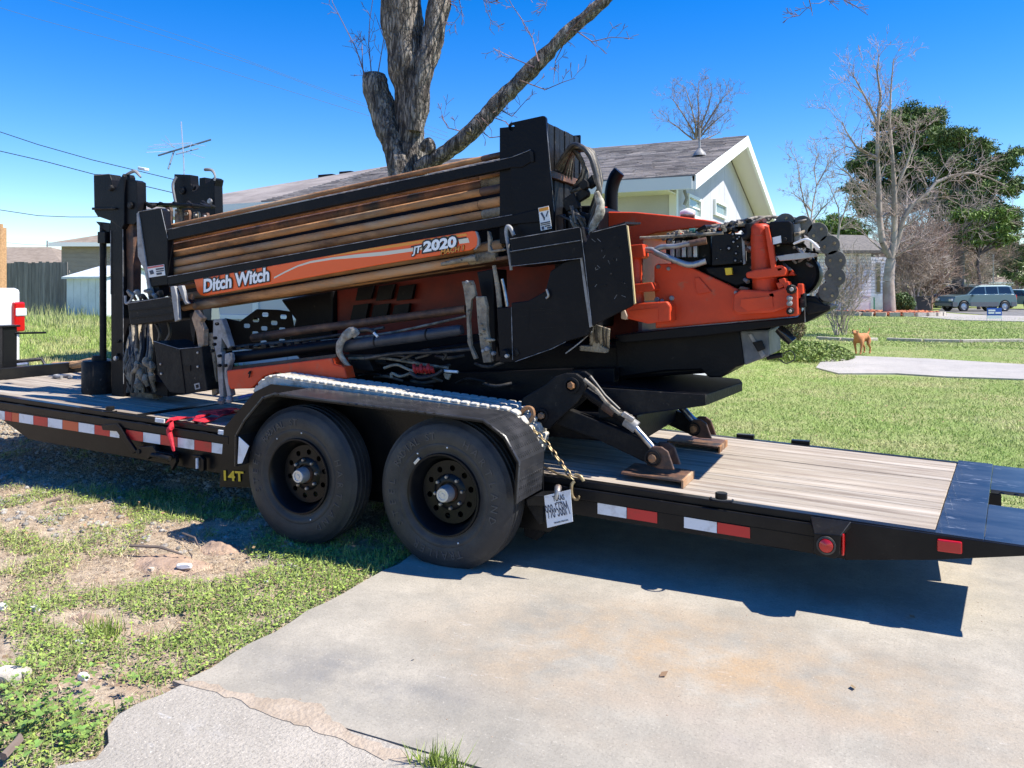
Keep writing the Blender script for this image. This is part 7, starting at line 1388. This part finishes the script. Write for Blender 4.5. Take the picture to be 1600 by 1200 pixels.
# ---- stabilizer
YS = 4.22
def stab(dy, m0=BLKD):
    o = lambda P: [(a, b) for a, b in P]
    Yn = YS + dy
    f = lambda a, b: W(a, b, YS) + Vector((0, dy, 0))
    def PP(name, pts, th, m, yo=0, bev=.006): return MB().prism([f(a, b) + Vector((0, yo, 0)) for a, b in pts], (0, th, 0)).build(name, m, rig, bevel=bev)
    def TT(name, P, m, n=14):
        p0, p1 = f(P[0][0], P[0][1]), f(P[1][0], P[1][1]); yo = Vector((0, P[0][2], 0)); return MB().tube([p0 + yo, p1 + yo], [P[0][3] * fwd(p0) / F, P[1][3] * fwd(p1) / F], n).build(name, m, rig, smooth=True)
    PP('stabilizer_bracket', [(814, 628), (818, 621), (852, 601), (868, 588), (884, 583), (900, 584), (911, 592), (915, 603), (912, 615), (903, 628), (856, 671), (848, 668), (838, 645), (815, 650)], .03, m0)
    PP('stabilizer_bracket', [(814, 628), (818, 621), (852, 601), (868, 588), (884, 583), (900, 584), (911, 592), (915, 603), (912, 615), (903, 628), (856, 671)], .03, m0, .14)
    for a, b, r in ((894, 602, 8.5), (847, 649, 7.5)):
        c = f(a, b) - Vector((0, .002, 0)); k = r * fwd(c) / F; MB().lathe(c, (0, -1, 0), [(-.03, k * 1.5), (.012, k * 1.45), (.014, k * 1.1), (.006, k)], 24).build('pivot_boss', BLKD, rig, smooth=True); MB().lathe(c, (0, -1, 0), [(0, k * .75), (.02, k * .75), (.028, k * .5), (.028, .0005)], 6).build('pivot_bolt', RUST, rig)
    PP('stabilizer_arm', [(862, 664), (884, 642), (950, 668), (1012, 694), (1032, 706), (1028, 722), (1014, 730), (1000, 724), (930, 690)], .06, m0, .05)
    TT('ram_barrel', [(914, 612, .02, 9), (992, 668, .02, 9)], BLK, 18); TT('worn_barrel_band', [(942, 632, .02, 9.3), (960, 645, .02, 9.3)], RUSTD, 18); TT('ram_gland', [(976, 657, .02, 10), (993, 669, .02, 10)], GRYL, 18); TT('ram_rod', [(990, 668, .02, 5.5), (1020, 702, .02, 5.5)], CHR, 16)
    m_ = MB(); m_.tube([f(916, 592) - Vector((0, .03, 0)), f(935, 607) - Vector((0, .04, 0)), f(950, 628) - Vector((0, .03, 0)), f(970, 645) - Vector((0, .03, 0)), f(990, 650) - Vector((0, .03, 0))], .011, 8); m_.build('hose', HOSEM, rig, smooth=True)
    m_ = MB(); m_.tube([f(922, 588) - Vector((0, .0, 0)), f(930, 598), f(945, 618), f(968, 640)], .009, 8); m_.build('hose', HOSE, rig, smooth=True)
    m_ = MB().box(f(984, 650) - Vector((0, .03, 0)), (.07, .03, .03), Matrix.Rotation(.5, 3, 'Y')); m_.build('hose_fitting', STEEL, rig, bevel=.005)
    PP('foot_bracket', [(1012, 705), (1020, 697), (1034, 698), (1044, 705), (1050, 722), (1054, 734), (1030, 732), (1014, 726)], .02, RUSTD, -.01)
    PP('foot_bracket', [(1012, 705), (1020, 697), (1034, 698), (1044, 705), (1050, 722), (1054, 734), (1030, 732), (1014, 726)], .02, RUSTD, .13)
    c = f(1021, 715) - Vector((0, .012, 0)); MB().lathe(c, (0, -1, 0), [(0, .045), (.01, .045), (.012, .036), (.004, .034)], 22).build('foot_boss', BLKD, rig, smooth=True); MB().lathe(c, (0, -1, 0), [(0, .022), (.02, .022), (.024, .001)], 8).build('foot_pin', RUST, rig)
    zx = f(975, 735); xa, xb = f(975, 735).x, f(1072, 745).x
    m_ = MB(); m_.add([(x, y, dz(x) + z) for x in (xa, xb - .0135) for y in (Yn - .06, Yn + .2) for z in (.03, .044)], [(0, 1, 3, 2), (4, 6, 7, 5), (0, 4, 5, 1), (2, 3, 7, 6), (0, 2, 6, 4), (1, 5, 7, 3)]); m_.build('foot_plate', RUSTD, rig, bevel=.005)
    m_ = MB(); m_.add([(x, y, dz(x) + z) for x in (xb - .012, xb) for y in (Yn - .06, Yn + .2) for z in (.0, .044)], [(0, 1, 3, 2), (4, 6, 7, 5), (0, 4, 5, 1), (2, 3, 7, 6), (0, 2, 6, 4), (1, 5, 7, 3)]); m_.build('foot_lip', RUST, rig, bevel=.002)
stab(0); 
dyf = D(1135, 700).y - YS - .1
stab(.98)
# platform plate behind the legs
Zp = .93
pp = [G(905, 600, Zp), G(985, 605, Zp), G(1102, 616, Zp), G(1160, 597, Zp), G(1156, 592, Zp), G(1000, 576, Zp), G(905, 580, Zp)]
MB().prism(pp, (0, 0, -.02)).build('rear_blade_top', BLK, rig, bevel=.004)
e1, e2, e3 = G(935, 606, Zp), G(1102, 617, Zp), G(1160, 598, Zp)
n1_ = W(1100, 634, e2.y); n0 = W(997, 648, e1.y); n00 = W(940, 640, e1.y)
MB().prism([e1, e2, Vector((e2.x - .005, e2.y, n1_.z)), Vector((n0.x, (e1.y + e2.y) / 2, n0.z)), Vector((e1.x, e1.y, n00.z - .05))], (0, .02, 0)).build('rear_blade_face', GRYL if 0 else BLKD, rig, bevel=.003)
MB().prism([e2, e3, e3 - Vector((0, 0, .05)), Vector((e2.x, e2.y, n1_.z))], (-.015, .01, 0)).build('rear_blade_end', BLKD, rig, bevel=.003)
PL('blade_bracket', [(915, 610), (935, 606), (997, 648), (960, 650)], 4.5, .04, MUD)
# ---- rear assembly: orange cradle
YO = 4.62
PL('cradle_plate', [(1022, 416), (1026, 412), (1062, 411), (1072, 414), (1150, 450), (1176, 466), (1245, 470), (1246, 494), (1060, 511), (1024, 513), (1024, 470), (1022, 450)], YO, .06, ORG_M, .008, label='big orange cradle side plate')
for a, b, r in ((1029, 417, 3.4), (1045, 420, 3), (1027, 468, 4), (1050, 466, 4), (1035, 470, 3), (1150, 457, 3)): BOLT(a, b, YO, r, GRYL)
PL('cradle_step', [(1085, 434), (1092, 433), (1112, 456), (1090, 460), (1087, 450)], YO - .012, .012, ORGB, .003)
PL('drill_frame_beam', [(960, 524), (1062, 512), (1246, 496), (1262, 475), (1296, 480), (1297, 484), (1260, 504), (1100, 525), (970, 536)], YO - .03, .7, BLK, .006, label='black lower frame beam with wedge nose')
PL('nose_cap', [(1252, 476), (1262, 470), (1298, 478), (1297, 484), (1262, 492)], YO - .05, .5, BLKD)
TU('nose_line', [(1257, 480, YO - .06, 1), (1258, 503, YO - .04, 1)], GRYL, 6, 1)
# columns
YCo = YO - .04
def COL(P, rs, m=ORGB, name='column'):
    pts = [W(a, b, YCo) for a, b in P]; return MB().tube(pts, [r * fwd(p) / F for r, p in zip(rs, pts)], 26).build(name, m, rig, smooth=True)
COL([(992, 383), (992, 388), (993, 440), (995, 476)], [7, 9.5, 11, 13]); PL('column_cap', [(984, 383), (1004, 381), (1007, 400), (1003, 404), (985, 402)], YCo - .06, .1, ORGB)
PL('collar', [(990, 444), (1018, 441), (1023, 452), (1018, 455), (992, 457)], YCo - .08, .14, ORGB)
PL('column_foot', [(972, 480), (988, 474), (1042, 471), (1047, 478), (1047, 502), (1012, 506), (980, 498), (972, 490)], YCo - .1, .2, ORGB, .008)
PL('foot_recess', [(982, 486), (1028, 481), (1028, 501), (990, 498)], YCo - .106, .01, ORG_M, 0)
PL('foot_side', [(970, 487), (976, 484), (980, 494), (978, 500), (970, 498)], YCo - .12, .05, mat('bare_tan_metal', (.5, .36, .25), .6))
COL([(1187, 350), (1187, 354), (1188, 359), (1191, 400), (1195, 440), (1197, 462)], [10, 14, 15, 17, 19, 20])
for k, (a, b, r) in enumerate(((1189, 368, 16), (1190, 378, 16.4), (1191, 389, 17))): COL([(a, b), (a, b + 1.5)], [r, r], ORG_M, 'column_ring')
PL('column_key', [(1194, 352), (1201, 354), (1208, 385), (1212, 420), (1205, 422), (1199, 385)], YCo - .1, .06, ORGB)
PL('collar', [(1165, 426), (1180, 421), (1224, 416), (1229, 420), (1227, 431), (1182, 436), (1166, 434)], YCo - .1, .2, ORGB, .008)
PL('bolt_wedge', [(1230, 431), (1237, 421), (1242, 430)], YCo, .1, ORG_M)
for a, b in ((1222, 440), (1218, 446), (1228, 445), (1217, 420), (1205, 462)): PL('cast_lug', [(a - 6, b - 4), (a + 4, b - 6), (a + 7, b + 2), (a - 2, b + 6)], YCo - .1, .12, ORGB, .006)
PL('saddle', [(1146, 460), (1158, 452), (1205, 455), (1230, 448), (1236, 462), (1236, 478), (1205, 488), (1150, 491), (1144, 485)], YCo - .1, .24, ORGB, .01)
PL('saddle_recess', [(1158, 468), (1206, 463), (1208, 480), (1168, 486), (1157, 478)], YCo - .106, .01, ORG_M, 0)
PL('saddle_tab', [(1157, 447), (1170, 450), (1167, 456), (1153, 452)], YCo - .08, .06, RUSTD)
PL('bolt_block', [(1227, 452), (1233, 446), (1246, 449), (1247, 490), (1245, 494), (1230, 492)], YCo - .14, .2, ORGB, .008)
for a, b, r in ((1237, 452, 8), (1234, 466, 4.5), (1234, 474, 4.5), (1235, 486, 6)): BOLT(a, b, YCo - .145, r, BLKD if r > 5 else GRYL, ln=.03); BOLT(a, b, YCo - .17, r * .45, STEEL)
for a, b in ((1250, 455), (1253, 470)): PL('hinge_lug', [(a - 4, b - 12), (a + 4, b - 12), (a + 6, b + 10), (a - 4, b + 12)], YCo - .1, .12, ORGB if a < 1252 else BLKD, .006)
# carriage drive unit
PL('valve_block', [(1112, 364), (1160, 366), (1161, 411), (1112, 415)], YO - .02, .2, BLKD, .005, label='black drilled valve block')
for a, b, r in ((1145, 366, 4), (1152, 373, 3.5), (1146, 378, 4), (1139, 388, 5), (1153, 385, 3), (1150, 396, 3.5), (1149, 407, 4), (1158, 408, 3), (1126, 390, 2), (1120, 404, 2), (1155, 370, 3)): BOLT(a, b, YO - .022, r, BLK, ln=.004); BOLT(a, b, YO - .026, r * .4, GRYL, ln=.004)
PL('block_edge', [(1158, 362), (1163, 362), (1165, 412), (1161, 414)], YO - .03, .22, GRYL, .003)
PL('motor_mass', [(1163, 352), (1175, 350), (1180, 440), (1150, 448), (1130, 440), (1105, 428), (1100, 418), (1162, 412)], YO + .02, .3, BLK, .01)
PL('drive_back', [(1045, 385), (1200, 372), (1215, 470), (1150, 470), (1050, 430)], YO + .3, .3, BLK, .01)
PL('gear_housing', [(1040, 372), (1110, 364), (1112, 416), (1060, 408), (1040, 405)], YO + .14, .3, BLKD, .01)
for i in range(5): PL('cooler_fin', [(1047 + i * 9, 377 - i * .6), (1053.5 + i * 9, 376.5 - i * .6), (1053.5 + i * 9, 402), (1047 + i * 9, 402)], YO + .1, .05, GRYL if i % 2 else ALU, .003)
TU('guard_tube', [(1000, 391, YO - .05, 4.5), (1018, 391, YO - .05, 5), (1028, 396, YO - .06, 5), (1050, 405, YO - .06, 5), (1077, 414, YO - .05, 5.2), (1103, 408, YO - .04, 4.8)], STEEL, 14)
TU('guard_tube', [(1020, 393, YO - .05, 4.5), (1034, 386, YO - .05, 4.5), (1055, 385, YO - .05, 4.2), (1080, 380, YO - .05, 4.5), (1104, 376, YO - .04, 5.2)], STEEL, 14)
TU('tube_stub', [(1078, 381, YO - .055, 5.2), (1104, 376, YO - .045, 5.8)], RUSTD, 14, 1)
TU('flat_rail', [(1000, 372, YO - .02, 2.6), (1040, 370, YO - .02, 2.8), (1130, 364, YO - .02, 2.6)], HOSEM, 10)
PL('motor_box', [(1201, 349), (1204, 346), (1234, 345), (1237, 349), (1238, 379), (1206, 383)], YO - .12, .2, BLK, .012)
PL('motor_label', [(1207, 371), (1220, 368), (1221, 379), (1208, 382)], YO - .125, .004, TRIM, 0); BOLT(1227, 374, YO - .12, 3, BLKD)
PL('motor_side', [(1238, 346), (1250, 348), (1252, 378), (1240, 382)], YO - .06, .2, GRYL, .01); PL('tilt_plate', [(1205, 383), (1245, 380), (1248, 400), (1215, 406)], YO - .02, .2, BLKD)
PL('yellow_light', [(1132, 419), (1143, 418), (1144, 429), (1134, 430)], YO - .06, .03, YEL, .003)
c = W(1243, 428, YO + .05); MB().lathe(c, (0, -1, 0), [(-.3, .001), (-.3, .12), (-.0, .125), (.01, .11), (.0, .06), (.01, .001)], 30).build('hose_drum', BLK, rig, smooth=True)
TU('white_clip', [(1240, 381, YO - .1, 1.6), (1262, 374, YO - .12, 2), (1280, 388, YO - .12, 1.6)], TRIM, 8)
PL('lever_plate', [(1212, 400), (1250, 395), (1276, 396), (1278, 401), (1250, 405), (1218, 408)], YO - .1, .03, STEEL, .003)
rr = random.Random(4)
for i in range(34):       # tangle of hoses on top of the drive
    x0 = rr.uniform(1035, 1165); L0 = rr.uniform(28, 75); yb = lambda x: 372 - (x - 1035) * .17
    P = [(x0 + L0 * t, yb(x0 + L0 * t) + rr.uniform(-7, 9), YO + rr.uniform(-.04, .3), rr.uniform(2, 3.8)) for t in (0, .33, .66, 1)]
    TU('drive_hose', P, rr.choice([HOSE, HOSEM, MUD, RUSTD, BLKD, HOSEM]), 9, 3, amp=.3, fr=30, seed=i)
for i in range(22):
    x0 = rr.uniform(1205, 1262); y0_ = rr.uniform(350, 412)
    P = [(x0, y0_, YO + rr.uniform(-.08, .15), 2.2), (x0 + rr.uniform(4, 16), y0_ + rr.uniform(-9, 9), YO + rr.uniform(-.1, .1), 2.6), (x0 + rr.uniform(12, 30), y0_ + rr.uniform(-12, 14), YO + rr.uniform(-.05, .15), 2)]
    TU('drive_hose', P, rr.choice([HOSE, HOSE, MUD, STEEL, BLKD, GRYL]), 8, 3, amp=.2, seed=i)
for i in range(12):
    a, b = rr.uniform(1160, 1180), rr.uniform(358, 440); TU('fitting', [(a, b, YO - .02, 3), (a + 6, b + 4, YO - .04, 3.6)], rr.choice([BLKD, GRYL, RUSTD]), 8, 1)
TU('green_cap', [(1078, 362, YO + .02, 5), (1086, 361, YO + .02, 5)], mat('green_cap', (.03, .12, .1), .5), 12, 1)
for i in range(10): a = 1045 + i * 9; BOLT(a, 366 - i * .9 + (i % 3), YO + .02, 2.6, rr.choice([ORGB, MUD, GRYL]))
TU('drive_pipe', [(1160, 372, YO - .05, 5), (1170, 366, YO - .05, 6), (1170, 350, YO - .05, 6)], BLKD, 12)
# hose carrier (C-shaped link chain) at the rear
EC = mat('carrier_grey', (.085, .082, .068), .7, c2=(.15, .14, .115), ns=12, amt=(.45, .7), bump=.3, bs=50)
ctr = [(1228, 349), (1252, 352), (1276, 362), (1296, 382), (1306, 407), (1305, 434), (1293, 460), (1272, 478)]
pts = [W(a, b, YO) for a, b in ctr]
fine = []
for i in range(len(pts) - 1):
    p0, p1, p2, p3 = pts[max(i - 1, 0)], pts[i], pts[i + 1], pts[min(i + 2, len(pts) - 1)]
    for j in range(20): t = j / 20; fine.append(.5 * (2 * p1 + (p2 - p0) * t + (2 * p0 - 5 * p1 + 4 * p2 - p3) * t * t + (3 * p1 - p0 - 3 * p2 + p3) * t ** 3))
fine.append(pts[-1]); s_ = 0; last = None; nodes_ = []
for i, p in enumerate(fine):
    if last is None or s_ >= .088: nodes_.append(p); s_ = 0
    if i + 1 < len(fine): s_ += (fine[i + 1] - p).length
    last = p
for i, p in enumerate(nodes_):
    if i + 1 < len(nodes_):
        q_ = nodes_[i + 1]; t = (q_ - p).normalized(); nn = Vector((-t.z, 0, t.x)); L = (q_ - p).length; wd_ = .036; mb = MB()
        for yo in (0, .26):
            o_ = [p - t * .01 + nn * wd_, p + t * (L + .01) + nn * wd_, p + t * (L + .035) + nn * .02, p + t * (L + .035) - nn * .02, p + t * (L + .01) - nn * wd_, p - t * .01 - nn * wd_, p - t * .035 - nn * .02, p - t * .035 + nn * .02]
            mb.prism([v + Vector((0, yo + (.008 if i % 2 else 0) - .02, 0)) for v in o_], (0, .012, 0))
        mb.box(p + t * L / 2 + nn * wd_ * .95 + Vector((0, .12, 0)), (.03, .25, .012), Matrix.Rotation(-math.atan2(t.z, t.x), 3, 'Y'))
        mb.box(p + t * L / 2 - nn * wd_ * .95 + Vector((0, .12, 0)), (.03, .25, .012), Matrix.Rotation(-math.atan2(t.z, t.x), 3, 'Y'))
        lk = mb.build('carrier_link', EC, rig, bevel=.003)
        MB().box(p + t * L / 2 + Vector((0, -.026, 0)), (.03, .012, .03), Matrix.Rotation(.0 - math.atan2(t.z, t.x), 3, 'Y')).build('link_window', BLK, lk, bevel=.004)
        MB().lathe(p + Vector((0, -.028, 0)), (0, -1, 0), [(0, .054), (.007, .052), (.007, .001)], 20).build('link_disc', EC, lk)
        for s2 in (-1, 1): MB().lathe(p + nn * .026 * s2 + Vector((0, -.034, 0)), (0, -1, 0), [(0, .008), (.008, .007), (.008, .0004)], 8).build('link_stud', CHAIN, lk)
for k in range(3): m_ = MB(); m_.tube([p + Vector((0, .05 + k * .07, .01)) for p in nodes_], .02, 8); m_.build('carried_hose', HOSE, rig, smooth=True)
PL('carrier_base', [(1255, 462), (1275, 464), (1290, 478), (1262, 484), (1250, 476)], YO - .04, .3, BLK, .006)
# ---- underside at the rear
PL('rear_undercarriage', [(960, 530), (1060, 522), (1155, 516), (1158, 530), (1163, 570), (1150, 574), (1128, 590), (1108, 590), (1095, 578), (1040, 580), (965, 590)], 4.72, .6, BLK, .01)
PL('rear_panel', [(1156, 517), (1200, 515), (1203, 556), (1163, 571)], 4.72, .5, mat('blue_grey_panel', (.06, .07, .085), .5, c2=(.12, .13, .14), ns=8), .01)
PL('panel_rib', [(1168, 522), (1174, 521), (1196, 555), (1190, 560)], 4.71, .02, GRYL); PL('panel_socket', [(1175, 535), (1190, 532), (1196, 545), (1184, 550)], 4.70, .02, BLKD)
TU('shiny_canister', [(1216, 513, 4.8, 7), (1226, 522, 4.8, 9), (1238, 534, 4.8, 8)], mat('gloss_black', (.015, .015, .018), .12), 18, 2)
TU('rear_pin', [(1198, 560, 4.75, 3), (1212, 556, 4.75, 4), (1222, 555, 4.75, 4)], BLKD, 10); TU('wire_loop', [(1222, 553, 4.75, .8), (1236, 548, 4.75, .8), (1242, 560, 4.75, .8), (1228, 568, 4.75, .8), (1216, 560, 4.75, .8)], HOSE, 6)
for i in range(10):
    a = 925 + i * 3; TU('muddy_hose', [(a, 505 + i, 4.4, 2.2), (a + rr.uniform(-3, 3), 525, 4.42, 2.6), (a + rr.uniform(-2, 6), 545, 4.5, 2.2)], rr.choice([HOSEM, MUD, HOSE]), 8, 3, amp=.3, seed=i)
PL('muddy_bracket', [(926, 512), (934, 510), (938, 540), (948, 546), (946, 552), (905, 548), (905, 540), (925, 541)], 4.45, .06, MUD, .006)
TU('thin_line', [(884, 552, 4.35, 1), (905, 536, 4.33, 1), (925, 518, 4.33, 1)], GRYL, 6)
PL('belly', [(545, 545), (760, 520), (960, 530), (960, 590), (760, 600), (545, 590)], 5.0, .5, BLK)
MB().bb(-3.6, -1.3, 4.35, 5.28, dz(-2) + .14, .78).build('undercarriage_frame', BLK, rig, bevel=.01)

# ================================================================ DRILL RODS in the rack
rods = [('topmost long tan drill rod, lying above the upper black rail', 270, 353, 799, 238.5, 4.0, 4.50), ('thin dark upper rod edge just below the upper black rail', 262, 378, 795, 268, 3.2, 4.56),
 ('fat dark brown drill rod below the upper black rail', 262, 389, 801, 279, 8.0, 4.60), ('second bright drill rod, third row below the upper rail', 262, 399, 798, 291, 5.6, 4.50),
 ('third bright drill rod, in the middle of the rack with rusty streaks', 262, 413.5, 795, 312, 6.4, 4.50), ('lowest bright drill rod, just above the lower black rail', 262, 426, 801, 327, 6.0, 4.50),
 ('short drill rod showing above the orange name panel on the left', 262, 452, 640, 388, 5.0, 4.58), ('dark drill rod directly under the orange name panel', 272, 467, 786, 381.5, 6.5, 4.50), ('lowest brown drill rod along the bottom of the rack', 275, 483, 776, 399, 7.0, 4.48),
 ('dim drill rod below the lowest brown one, behind the rams', 300, 482, 800, 404, 5.0, 4.66)]
for i, (lb, a, b, c_, d, r, Y) in enumerate(rods):
    dark = i in (1, 2, 6, 9); t = thing('drill_rod', lb, 'drill rod', tuple(W((a + c_) / 2, (b + d) / 2, Y)), 'drill rods stored in the rack')
    p, q_ = W(a, b, Y), W(c_, d, Y); k0 = r * fwd(p) / F; k0 = (k0 + r * fwd(q_) / F) / 2 * 1.0
    MB().tube([p.lerp(q_, s) for s in np.linspace(0, .93, 12)], k0, 18).build('shaft', RUSTD if i == 2 else RUST, t, smooth=True); MB().tube([p.lerp(q_, .931), p.lerp(q_, .937), p.lerp(q_, .99), q_], [k0 * 1.02, k0 * 1.12, k0 * 1.12, k0 * .9], 18).build('tool_joint', (RUSTD, RUST, MUD)[i % 3], t, smooth=True)
p, q_ = W(730, 420, 4.44), W(778, 405, 4.44)
TU('rod_end', [(690, 413, 4.42, 3), (730, 405, 4.42, 4.5), (745, 403, 4.42, 6)], MUD, 12, 2)
